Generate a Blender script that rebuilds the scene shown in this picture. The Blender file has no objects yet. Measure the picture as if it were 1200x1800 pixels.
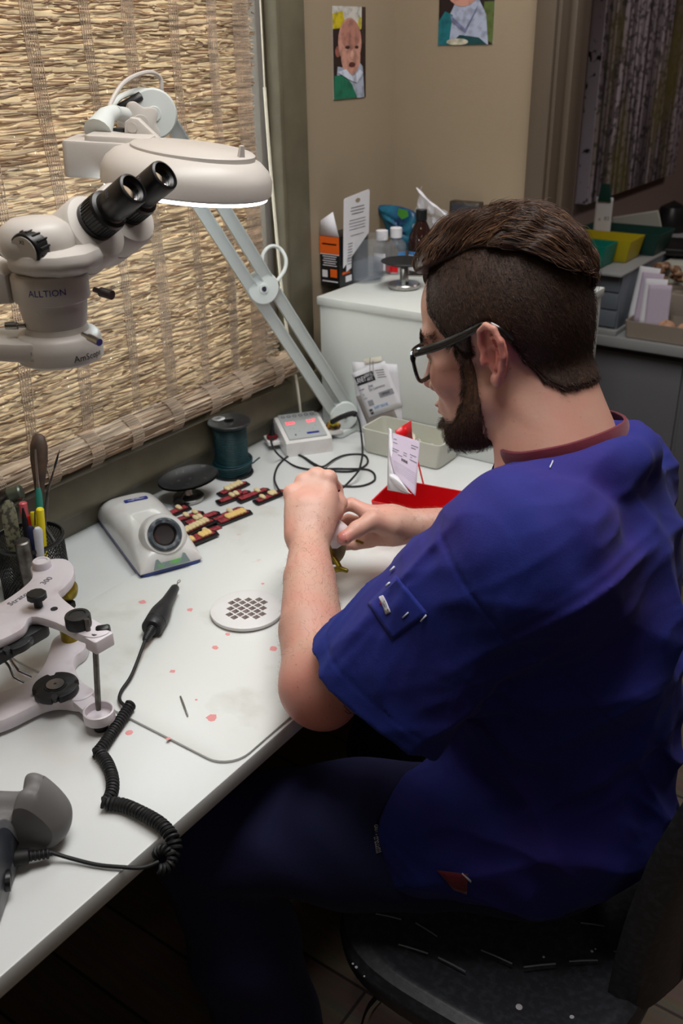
import bpy, bmesh, math, random
import numpy as np
from mathutils import Matrix, Vector

SC = bpy.context.scene
COL = SC.collection
PI = math.pi

# ---------------------------------------------------------------- camera
CAM = np.array([1.215, 0.0, 1.49])
CR = np.array([[0.8188242532165995, -0.24474115950201414, 0.5192577463937228],
               [0.5738139502107341, 0.3745841416235806, -0.7283023214213165],
               [-0.016260162601626018, 0.8943089430894309, 0.44715447154471544]])
cd = bpy.data.cameras.new('camera')
cam = bpy.data.objects.new('camera', cd)
COL.objects.link(cam)
cam.matrix_world = Matrix(((*CR[0], CAM[0]), (*CR[1], CAM[1]), (*CR[2], CAM[2]), (0, 0, 0, 1)))
cd.sensor_fit = 'VERTICAL'
cd.sensor_height = 36.0
cd.lens = 33.0
cd.clip_start = 0.02
cd.dof.use_dof = True
cd.dof.focus_distance = 1.17
cd.dof.aperture_fstop = 7.0
SC.camera = cam

# ---------------------------------------------------------------- light, sky, exposure
SC.view_settings.view_transform = 'Standard'
SC.view_settings.look = 'None'
SC.view_settings.exposure = 0.75
SC.view_settings.gamma = 1.0
SC.view_settings.use_curve_mapping = False
wd = bpy.data.worlds.new('sky')
SC.world = wd
wd.use_nodes = True
bg = wd.node_tree.nodes['Background']
bg.inputs['Color'].default_value = (1.0, 0.97, 0.92, 1)
bg.inputs['Strength'].default_value = 2.7


def area_lamp(name, loc, size, power, color, rot=(0, 0, 0), size_y=None):
    l = bpy.data.lights.new(name, 'AREA')
    l.energy = power
    l.color = color
    l.shape = 'RECTANGLE'
    l.size = size
    l.size_y = size_y or size
    o = bpy.data.objects.new(name, l)
    COL.objects.link(o)
    o.location = loc
    o.rotation_euler = rot
    return o


# ceiling fluorescent panel above the workbench, and one far off in the next room
area_lamp('ceiling_light_bench', (0.72, 1.02, 2.585), 0.6, 19.0, (1.0, 0.975, 0.94), size_y=1.5)
area_lamp('ceiling_light_behind', (2.3, -0.9, 2.585), 0.5, 2.5, (1.0, 0.9, 0.78), size_y=1.1)
area_lamp('ceiling_light_next_room', (1.6, 3.4, 2.585), 0.4, 6.5, (1.0, 0.85, 0.8), size_y=0.8)


# ---------------------------------------------------------------- helpers
def W(u, v, d):
    """a point seen at (u, v) lying d metres in front of the lens"""
    return CAM + CR @ np.array([(u - 600) / 1650 * d, -(v - 900) / 1650 * d, -d])


def Z(u, v, z):
    r = CR @ np.array([u - 600, -(v - 900), -1650.0])
    return CAM + r * ((z - CAM[2]) / r[2])


def YP(u, v, y):
    r = CR @ np.array([u - 600, -(v - 900), -1650.0])
    return CAM + r * ((y - CAM[1]) / r[1])


def lin(c):
    return tuple(((x / 255) / 12.92 if x / 255 <= 0.04045 else ((x / 255 + 0.055) / 1.055) ** 2.4) for x in c)


MATS = {}


def mat(name, rgb, rough=0.5, metal=0.0, vary=None, bump=None, trans=0.0, emit=None, coat=0.0, sss=None, alpha=1.0,
        ior=1.45, spec=0.5, sheen=0.0, obj_coords=True):
    """procedural principled material; vary = (scale, rgb2, lo, hi), bump = (scale, strength, distance)"""
    m = bpy.data.materials.new(name)
    m.use_nodes = True
    nt = m.node_tree
    p = nt.nodes['Principled BSDF']
    c = lin(rgb)
    p.inputs['Base Color'].default_value = (*c, 1)
    p.inputs['Roughness'].default_value = rough
    p.inputs['Metallic'].default_value = metal
    p.inputs['IOR'].default_value = ior
    p.inputs['Specular IOR Level'].default_value = spec
    p.inputs['Transmission Weight'].default_value = trans
    p.inputs['Coat Weight'].default_value = coat
    p.inputs['Alpha'].default_value = alpha
    if sheen:
        p.inputs['Sheen Weight'].default_value = sheen
        p.inputs['Sheen Roughness'].default_value = 0.4
    if emit:
        p.inputs['Emission Color'].default_value = (*lin(emit[0]), 1)
        p.inputs['Emission Strength'].default_value = emit[1]
    if sss:
        p.inputs['Subsurface Weight'].default_value = sss
        p.inputs['Subsurface Radius'].default_value = (0.012, 0.005, 0.003)
        p.inputs['Subsurface Scale'].default_value = 0.5
    tc = nt.nodes.new('ShaderNodeTexCoord')
    if vary:
        n = nt.nodes.new('ShaderNodeTexNoise')
        n.inputs['Scale'].default_value = vary[0]
        n.inputs['Detail'].default_value = 5
        nt.links.new(tc.outputs['Object'], n.inputs['Vector'])
        r = nt.nodes.new('ShaderNodeMapRange')
        r.inputs['From Min'].default_value = vary[2]
        r.inputs['From Max'].default_value = vary[3]
        nt.links.new(n.outputs['Fac'], r.inputs['Value'])
        mx = nt.nodes.new('ShaderNodeMix')
        mx.data_type = 'RGBA'
        mx.inputs['A'].default_value = (*c, 1)
        mx.inputs['B'].default_value = (*lin(vary[1]), 1)
        nt.links.new(r.outputs['Result'], mx.inputs['Factor'])
        nt.links.new(mx.outputs['Result'], p.inputs['Base Color'])
    if bump:
        n = nt.nodes.new('ShaderNodeTexNoise')
        n.inputs['Scale'].default_value = bump[0]
        n.inputs['Detail'].default_value = 4
        nt.links.new(tc.outputs['Object'], n.inputs['Vector'])
        b = nt.nodes.new('ShaderNodeBump')
        b.inputs['Strength'].default_value = bump[1]
        b.inputs['Distance'].default_value = bump[2] if len(bump) > 2 else 0.002
        nt.links.new(n.outputs['Fac'], b.inputs['Height'])
        nt.links.new(b.outputs['Normal'], p.inputs['Normal'])
    MATS[name] = m
    return m


class MB:
    """collects shapes in world coordinates and links them as ONE mesh object"""

    def __init__(s, m=None):
        s.v = []
        s.f = []
        s.mi = []
        s.sm = []
        s.mats = []
        s.cur = 0
        if m:
            s.use(m)

    def use(s, m):
        m = MATS[m] if isinstance(m, str) else m
        if m not in s.mats:
            s.mats.append(m)
        s.cur = s.mats.index(m)
        return s

    def add(s, vs, fs, smooth=True):
        o = len(s.v)
        s.v += [tuple(map(float, p)) for p in vs]
        s.f += [tuple(o + i for i in f) for f in fs]
        s.mi += [s.cur] * len(fs)
        s.sm += [smooth] * len(fs)
        return s

    def bm(s, b, M=None, smooth=True):
        b.verts.ensure_lookup_table()
        b.verts.index_update()
        vs = [(M @ v.co) if M else v.co for v in b.verts]
        s.add(vs, [[v.index for v in f.verts] for f in b.faces], smooth)
        b.free()
        return s

    def box(s, c, size, rot=None, bev=0.0, seg=2):
        b = bmesh.new()
        bmesh.ops.create_cube(b, size=1.0)
        for v in b.verts:
            v.co = Vector((v.co.x * size[0], v.co.y * size[1], v.co.z * size[2]))
        if bev:
            bmesh.ops.bevel(b, geom=b.edges[:], offset=min(bev, min(size) * 0.49), segments=seg, affect='EDGES', profile=0.5)
        M = Matrix.Translation(Vector(c)) @ (rot if rot else Matrix.Identity(4))
        return s.bm(b, M)

    def prism(s, poly, z0, z1, M=None, bev=0.0, seg=2):
        b = bmesh.new()
        vs = [b.verts.new((p[0], p[1], z0)) for p in poly]
        f = b.faces.new(vs)
        if f.normal.z > 0 if f.normal.length else False:
            pass
        r = bmesh.ops.extrude_face_region(b, geom=[f])
        for e in r['geom']:
            if isinstance(e, bmesh.types.BMVert):
                e.co.z = z1
        bmesh.ops.recalc_face_normals(b, faces=b.faces[:])
        if bev:
            ed = [e for e in b.edges if abs(e.verts[0].co.z - e.verts[1].co.z) < 1e-7]
            bmesh.ops.bevel(b, geom=ed, offset=bev, segments=seg, affect='EDGES', profile=0.5)
        return s.bm(b, M)

    def cyl(s, p0, p1, r0, r1=None, n=24, cap=True, bev=0):
        p0 = np.array(p0, float)
        p1 = np.array(p1, float)
        r1 = r0 if r1 is None else r1
        L = np.linalg.norm(p1 - p0)
        if bev:
            pr = [(0, 0), (r0 - bev, 0), (r0 - bev * .3, bev * .3), (r0, bev), (r1, L - bev), (r1 - bev * .3, L - bev * .3), (r1 - bev, L), (0, L)]
        elif cap:
            pr = [(0, 0), (r0, 0), (r1, L), (0, L)]
        else:
            pr = [(r0, 0), (r1, L)]
        return s.lathe(pr, p0, p1 - p0, n)

    def lathe(s, prof, origin, axis=(0, 0, 1), n=32, squash=None):
        a = np.array(axis, float)
        a /= np.linalg.norm(a)
        h = np.array([0, 0, 1.0]) if abs(a[2]) < 0.9 else np.array([1.0, 0, 0])
        if abs(a[2]) > 0.9:
            ux = np.array([1.0, 0, 0]) - a * a[0]
        else:
            ux = np.cross(h, a)
        ux /= np.linalg.norm(ux)
        uy = np.cross(a, ux)
        o = np.array(origin, float)
        vs = []
        fs = []
        idx = []
        sq = squash or (1, 1)
        for r, z in prof:
            if r < 1e-9:
                idx.append([len(vs)])
                vs.append(o + a * z)
            else:
                st = len(vs)
                for k in range(n):
                    t = 2 * PI * k / n
                    vs.append(o + a * z + ux * r * sq[0] * math.cos(t) + uy * r * sq[1] * math.sin(t))
                idx.append(list(range(st, st + n)))
        for A, B in zip(idx[:-1], idx[1:]):
            for k in range(n):
                k2 = (k + 1) % n
                if len(A) == 1 and len(B) == 1:
                    continue
                if len(A) == 1:
                    fs.append((A[0], B[k2], B[k]))
                elif len(B) == 1:
                    fs.append((A[k], A[k2], B[0]))
                else:
                    fs.append((A[k], A[k2], B[k2], B[k]))
        return s.add(vs, fs)

    def tube(s, pts, r, n=8, closed=False, cap=True, flat=None):
        P = [np.array(p, float) for p in pts]
        N = len(P)
        R = r if hasattr(r, '__len__') else [r] * N
        T = []
        for i in range(N):
            a = P[(i + 1) % N] if (closed or i < N - 1) else P[i]
            b = P[i - 1] if (closed or i > 0) else P[i]
            t = a - b
            T.append(t / (np.linalg.norm(t) + 1e-12))
        u = np.cross(T[0], [0, 0, 1.0])
        if np.linalg.norm(u) < 1e-3:
            u = np.cross(T[0], [1.0, 0, 0])
        u /= np.linalg.norm(u)
        vs = []
        for i in range(N):
            u = u - T[i] * np.dot(u, T[i])
            u /= np.linalg.norm(u)
            w = np.cross(T[i], u)
            for k in range(n):
                t = 2 * PI * k / n
                f = flat or (1, 1)
                vs.append(P[i] + u * R[i] * f[0] * math.cos(t) + w * R[i] * f[1] * math.sin(t))
        fs = []
        M_ = N if closed else N - 1
        for i in range(M_):
            j = (i + 1) % N
            for k in range(n):
                k2 = (k + 1) % n
                fs.append((i * n + k, i * n + k2, j * n + k2, j * n + k))
        if cap and not closed:
            fs.append(tuple(range(n - 1, -1, -1)))
            fs.append(tuple((N - 1) * n + k for k in range(n)))
        return s.add(vs, fs)

    def sphere(s, c, r, n=20, m=12):
        r = (r, r, r) if not hasattr(r, '__len__') else r
        vs = [(c[0], c[1], c[2] - r[2])]
        for i in range(1, m):
            a = -PI / 2 + PI * i / m
            for k in range(n):
                t = 2 * PI * k / n
                vs.append((c[0] + r[0] * math.cos(a) * math.cos(t), c[1] + r[1] * math.cos(a) * math.sin(t), c[2] + r[2] * math.sin(a)))
        vs.append((c[0], c[1], c[2] + r[2]))
        fs = []
        for k in range(n):
            fs.append((0, 1 + (k + 1) % n, 1 + k))
            b = 1 + (m - 2) * n
            fs.append((b + k, b + (k + 1) % n, len(vs) - 1))
        for i in range(m - 2):
            for k in range(n):
                k2 = (k + 1) % n
                a = 1 + i * n
                fs.append((a + k, a + k2, a + n + k2, a + n + k))
        return s.add(vs, fs)

    def surf(s, fn, nu, nv, closed_u=False, closed_v=False):
        vs = [fn(i / (nu if closed_u else nu - 1), j / (nv if closed_v else nv - 1)) for i in range(nu) for j in range(nv)]
        fs = []
        for i in range(nu if closed_u else nu - 1):
            for j in range(nv if closed_v else nv - 1):
                i2 = (i + 1) % nu
                j2 = (j + 1) % nv
                fs.append((i * nv + j, i2 * nv + j, i2 * nv + j2, i * nv + j2))
        return s.add(vs, fs)

    def text(s, txt, size, M, depth=0.0002, align='CENTER', shear=0.0, sx=1.0):
        cu = bpy.data.curves.new('t', 'FONT')
        cu.body = txt
        cu.size = size
        cu.extrude = depth
        cu.align_x = align
        cu.align_y = 'CENTER'
        cu.shear = shear
        cu.resolution_u = 2
        o = bpy.data.objects.new('t', cu)
        COL.objects.link(o)
        dg = bpy.context.evaluated_depsgraph_get()
        me = bpy.data.meshes.new_from_object(o.evaluated_get(dg))
        vs = [M @ Vector((v.co.x * sx, v.co.y, v.co.z)) for v in me.vertices]
        s.add(vs, [tuple(p.vertices) for p in me.polygons], False)
        bpy.data.meshes.remove(me)
        bpy.data.objects.remove(o)
        bpy.data.curves.remove(cu)
        return s

    def build(s, name, parent=None, sharp=38, world=True, solid=0.0):
        org = Vector((0, 0, 0))
        if parent is not None and world:
            r = parent
            while r.parent is not None:
                r = r.parent
            org = r.location.copy()
        me = bpy.data.meshes.new(name)
        me.from_pydata([tuple(Vector(p) - org) for p in s.v], [], s.f)
        for m in s.mats:
            me.materials.append(m)
        me.polygons.foreach_set('material_index', s.mi)
        me.polygons.foreach_set('use_smooth', s.sm)
        me.update()
        if sharp:
            me.set_sharp_from_angle(angle=math.radians(sharp))
        o = bpy.data.objects.new(name, me)
        COL.objects.link(o)
        if parent is not None:
            o.parent = parent
        if solid:
            md = o.modifiers.new('thickness', 'SOLIDIFY')
            md.thickness = solid
            md.offset = 0
        return o


def tag(o, label, cat, group=None):
    o['label'] = label
    o['category'] = cat
    if group:
        o['group'] = group
    return o


def thing(name, label, cat, loc=(0, 0, 0), group=None, rz=0.0):
    o = bpy.data.objects.new(name, None)
    o.empty_display_size = 0.02
    COL.objects.link(o)
    o.location = tuple(map(float, loc))
    o.rotation_euler = (0, 0, rz)
    return tag(o, label, cat, group)


def struct(o):
    o['kind'] = 'structure'
    return o


def frame(o, x, y):
    """matrix with origin o, x and y axes given, z = x cross y"""
    x = np.array(x, float)
    x /= np.linalg.norm(x)
    z = np.cross(x, np.array(y, float))
    z /= np.linalg.norm(z)
    y = np.cross(z, x)
    return Matrix(((x[0], y[0], z[0], o[0]), (x[1], y[1], z[1], o[1]), (x[2], y[2], z[2], o[2]), (0, 0, 0, 1)))


def spline(pts, n=8, closed=False):
    """Catmull-Rom through pts"""
    P = [np.array(p, float) for p in pts]
    N = len(P)
    out = []
    for i in range(N if closed else N - 1):
        if closed:
            a, b, c, d = P[i - 1], P[i], P[(i + 1) % N], P[(i + 2) % N]
        else:
            a, b, c, d = P[max(i - 1, 0)], P[i], P[i + 1], P[min(i + 2, N - 1)]
        for k in range(n):
            t = k / n
            out.append(0.5 * ((2 * b) + (-a + c) * t + (2 * a - 5 * b + 4 * c - d) * t * t + (-a + 3 * b - 3 * c + d) * t ** 3))
    if not closed:
        out.append(P[-1])
    return out


def rrect(w, h, r, n=5, cx=0, cy=0):
    o = []
    for sx, sy, a0 in ((1, 1, 0), (-1, 1, 90), (-1, -1, 180), (1, -1, 270)):
        for k in range(n + 1):
            a = math.radians(a0 + 90 * k / n)
            o.append((cx + sx * (w / 2 - r) + r * math.cos(a), cy + sy * (h / 2 - r) + r * math.sin(a)))
    return o


def RZ(a):
    return Matrix.Rotation(a, 4, 'Z')


def RY(a):
    return Matrix.Rotation(a, 4, 'Y')


def RX(a):
    return Matrix.Rotation(a, 4, 'X')


# ---------------------------------------------------------------- materials
mat('white_laminate', (214, 216, 216), 0.32, bump=(400, .03, .0003))
mat('cabinet_white', (206, 210, 207), 0.45)
mat('wall_beige', (150, 134, 112), 0.85, bump=(260, .25, .001), vary=(3, (142, 127, 106), .3, .7))
mat('wall_mauve', (132, 116, 110), 0.85, bump=(260, .2, .001))
mat('ceiling_white', (190, 186, 178), 0.9)
mat('trim_olive', (104, 98, 80), 0.5, vary=(18, (92, 86, 70), .35, .7))
mat('frame_grey', (128, 124, 120), 0.4)
mat('door_brown', (84, 72, 60), 0.5)
mat('panel_grey', (104, 104, 108), 0.6)
mat('outdoor', (150, 160, 90), 0.9)
mat('black_plastic', (22, 22, 24), 0.35)
mat('black_dusty', (26, 26, 28), 0.5, vary=(90, (90, 88, 88), .62, .8), bump=(300, .3, .001))
mat('black_rubber', (24, 24, 26), 0.6)
mat('cream_plastic', (196, 190, 184), 0.4, bump=(600, .05, .0003))
mat('cream_dirty', (200, 194, 188), 0.45, vary=(30, (176, 150, 130), .6, .8))
mat('lamp_white', (206, 200, 194), 0.38)
mat('lamp_arm_white', (206, 212, 210), 0.4)
mat('steel', (170, 168, 164), 0.28, 1.0)
mat('steel_dull', (120, 116, 112), 0.42, 1.0, vary=(60, (80, 74, 70), .4, .7))
mat('chrome', (200, 200, 200), 0.12, 1.0)
mat('brass', (150, 132, 40), 0.35, 0.8, vary=(80, (110, 96, 40), .4, .7))
mat('red_plastic', (206, 16, 26), 0.38)
mat('dark_red', (90, 18, 22), 0.4)
mat('ink_black', (24, 24, 30), 0.6)
mat('ink_grey', (110, 108, 116), 0.7)
mat('ink_blue', (60, 140, 190), 0.6)
mat('navy_blue', (24, 40, 130), 0.4)
mat('paper_white', (220, 218, 224), 0.8)
mat('paper_lilac', (186, 172, 190), 0.8)
mat('paper_grey', (142, 132, 128), 0.8)
mat('orange', (224, 96, 24), 0.5)
mat('yellow', (226, 206, 20), 0.4)
mat('bin_yellow', (190, 172, 20), 0.5)
mat('bin_teal', (10, 128, 110), 0.5)
mat('bin_green', (18, 62, 54), 0.5)
mat('tooth', (214, 196, 152), 0.3)
mat('tooth_yellow', (222, 188, 120), 0.3)
mat('wax_red', (156, 58, 64), 0.6, vary=(220, (110, 34, 42), .42, .6), bump=(260, .4, .001))
mat('clear_plastic', (214, 220, 228), 0.12, alpha=.08)
mat('lens_glass', (225, 240, 235), 0.03, alpha=.16)
mat('disc_white', (222, 220, 220), .35)
mat('clear_glass', (240, 246, 246), 0.03, trans=1.0, ior=1.3)
mat('water', (150, 162, 180), 0.05, alpha=.28)
mat('brown_glass', (46, 26, 22), 0.08, alpha=.9)
mat('label_blue', (70, 130, 190), 0.5)
mat('pouch_blue', (24, 60, 104), 0.3, vary=(20, (30, 96, 120), .4, .6))
mat('green_wax', (24, 62, 68), 0.45, vary=(120, (16, 44, 52), .4, .7))
mat('gauze', (226, 220, 204), 0.9, bump=(90, .5, .004))


def led(name, rgb, s):
    return mat(name, rgb, 0.5, emit=(rgb, s))


led('led_red', (255, 40, 60), 2.2)
led('lamp_glow', (235, 250, 255), 8.5)
# ================================================================ the room
def planks():
    m = mat('floor_planks', (92, 78, 68), 0.55)
    nt = m.node_tree
    p = nt.nodes['Principled BSDF']
    tc = nt.nodes.new('ShaderNodeTexCoord')
    br = nt.nodes.new('ShaderNodeTexBrick')
    br.inputs['Scale'].default_value = 1.0
    br.inputs['Brick Width'].default_value = 1.2
    br.inputs['Row Height'].default_value = 0.13
    br.inputs['Mortar Size'].default_value = 0.003
    br.inputs['Color1'].default_value = (*lin((104, 88, 76)), 1)
    br.inputs['Color2'].default_value = (*lin((78, 64, 56)), 1)
    br.inputs['Mortar'].default_value = (*lin((30, 24, 22)), 1)
    mp = nt.nodes.new('ShaderNodeMapping')
    mp.inputs['Scale'].default_value = (3, 40, 1)
    n = nt.nodes.new('ShaderNodeTexNoise')
    n.inputs['Scale'].default_value = 2.0
    n.inputs['Detail'].default_value = 6
    mx = nt.nodes.new('ShaderNodeMix')
    mx.data_type = 'RGBA'
    mx.blend_type = 'OVERLAY'
    mx.inputs['Factor'].default_value = 0.6
    nt.links.new(tc.outputs['Object'], br.inputs['Vector'])
    nt.links.new(tc.outputs['Object'], mp.inputs['Vector'])
    nt.links.new(mp.outputs['Vector'], n.inputs['Vector'])
    nt.links.new(br.outputs['Color'], mx.inputs['A'])
    nt.links.new(n.outputs['Color'], mx.inputs['B'])
    nt.links.new(mx.outputs['Result'], p.inputs['Base Color'])


planks()
H = 2.6
YB = 1.937          # face of the wall behind the bench
struct(MB('floor_planks').box((1.95, 1.3, -0.05), (4.3, 7.4, 0.1)).build('floor'))
struct(MB('ceiling_white').box((1.95, 1.3, H + 0.05), (4.3, 7.4, 0.1)).build('ceiling'))
# window wall, one mesh round the opening
WY0, WY1, WZ0, WZ1 = -0.45, 1.488, 0.848, 2.15
b = MB('wall_beige')
b.box((-0.07, 1.3, WZ0 / 2), (0.14, 7.4, WZ0))
b.box((-0.07, 1.3, (WZ1 + H) / 2), (0.14, 7.4, H - WZ1))
b.box((-0.07, (-2.4 + WY0) / 2, (WZ0 + WZ1) / 2), (0.14, WY0 + 2.4, WZ1 - WZ0))
b.box((-0.07, (1.583 + YB) / 2, (WZ0 + WZ1) / 2), (0.14, YB - 1.583, WZ1 - WZ0))
b.use('trim_olive').box((-0.07, (WY1 + 1.583) / 2, (WZ0 + WZ1) / 2), (0.14, 1.583 - WY1, WZ1 - WZ0))
b.use('wall_mauve').box((-0.07, (YB + 5) / 2, (WZ0 + WZ1) / 2), (0.14, 5 - YB, WZ1 - WZ0))
struct(b.build('wall_left'))
b = MB('wall_beige')
b.box((0.165, YB + .06, H / 2), (0.33, 0.12, H))
b.box((2.85, YB + .06, H / 2), (2.3, 0.12, H))
b.box((1.05, YB + .06, 2.35), (1.5, 0.12, 0.5))
struct(b.build('wall_back'))
struct(MB('wall_beige').box((1.95, -2.35, H / 2), (4.3, 0.1, H)).build('wall_front'))
struct(MB('wall_beige').box((4.05, 1.3, H / 2), (0.1, 7.4, H)).build('wall_right'))
struct(MB('wall_mauve').box((1.95, 4.95, H / 2), (4.3, 0.1, H)).build('wall_next_room'))

# window: glass, frame in the recess, casing, sill
b = MB('frame_grey')
b.box((-0.1, (WY0 + WY1) / 2, WZ0 + .02), (0.05, WY1 - WY0, 0.04))
b.box((-0.1, (WY0 + WY1) / 2, WZ1 - .02), (0.05, WY1 - WY0, 0.04))
b.box((-0.1, WY0 + .02, 1.5), (0.05, 0.04, WZ1 - WZ0))
b.box((-0.1, WY1 - .02, 1.5), (0.05, 0.04, WZ1 - WZ0))
b.box((-0.036, WY1 - .010, 1.5), (0.07, 0.020, WZ1 - WZ0), bev=.004)
wf = struct(b.build('window_1'))
b = MB('clear_glass')
b.box((-0.11, (WY0 + WY1) / 2, 1.5), (0.004, WY1 - WY0 - .06, WZ1 - WZ0 - .06))
b.build('pane', wf)
b = MB('trim_olive')
b.box((0.012, 1.5355, (WZ0 + WZ1) / 2 + .02), (0.024, 0.095, WZ1 - WZ0 + .1), bev=.005)
b.box((0.012, (WY0 + 1.583) / 2, WZ1 + .045), (0.024, 1.583 - WY0, 0.09), bev=.005)
b.box((0.018, 1.492, (WZ0 + WZ1) / 2), (0.03, 0.012, WZ1 - WZ0), bev=.004)
struct(b.build('trim_1'))
# sill: a thick board, its nose proud of the wall, a cavetto under it
b = MB('trim_olive')
b.surf(lambda u, v: (np.interp(u, [0, .18, .22, .3, .33, .62, .66, .7, 1], [-.06, .012, .014, .014, .028, .034, .032, .024, .006]),
                     -0.5 + v * (1.60 + .5),
                     np.interp(u, [0, .18, .22, .3, .33, .62, .66, .7, 1], [.856, .864, .862, .852, .849, .795, .787, .783, .735])), 40, 2)
b.box((-.02, 0.56, .80), (.05, 2.1, .09))
struct(b.build('trim_2'))

# doorway casing and jamb to the next room
b = MB('door_brown')
b.box((0.3575, YB - .011, 1.05), (0.043, 0.022, 2.1), bev=.004)
b.box((0.377, YB + .06, 1.05), (0.018, 0.14, 2.1), bev=.002)
b.box((0.392, YB + .055, 1.05), (0.014, 0.04, 2.1), bev=.003)
b.box((0.3575, YB + .12 + .011, 1.05), (0.05, 0.02, 2.1), bev=.004)
b.box((1.05, YB - .011, 2.12), (1.42, 0.022, 0.07), bev=.004)
b.box((1.75, YB - .011, 1.05), (0.07, 0.022, 2.1), bev=.004)
struct(b.build('door_1'))

# greenery seen through the slits of the blind
def hedge():
    rnd = random.Random(5)
    m1 = mat('leaf_green', (120, 150, 50), 0.6, vary=(3, (190, 190, 90), .4, .6))
    t = thing('hedge_bush', 'leafy yellow-green bush outside behind the woven blind', 'bush', (-1.6, .7, 0))
    b = MB('leaf_green')
    for i in range(2600):
        y = rnd.uniform(-.9, 2.6)
        z = rnd.uniform(0, 2.0) + .25 * math.sin(y * 3)
        x = -1.6 + rnd.uniform(-.35, .35)
        a = np.array([rnd.gauss(0, 1) for _ in range(3)])
        a /= np.linalg.norm(a)
        c = np.cross(a, [rnd.gauss(0, 1) for _ in range(3)])
        c /= np.linalg.norm(c)
        p = np.array([x, y, z])
        L, w = rnd.uniform(.05, .09), rnd.uniform(.02, .035)
        b.add([p, p + a * L * .5 + c * w, p + a * L, p + a * L * .5 - c * w], [(0, 1, 2, 3)], False)
    b.build('foliage', t)['kind'] = 'stuff'
    b = MB('door_brown')
    for i in range(9):
        y = -.7 + i * .4
        b.tube([(-1.6, y, 0), (-1.62, y + .05, .8), (-1.58, y + .1, 1.6)], [.02, .014, .006], 6)
    b.build('stems', t)


hedge()

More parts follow.
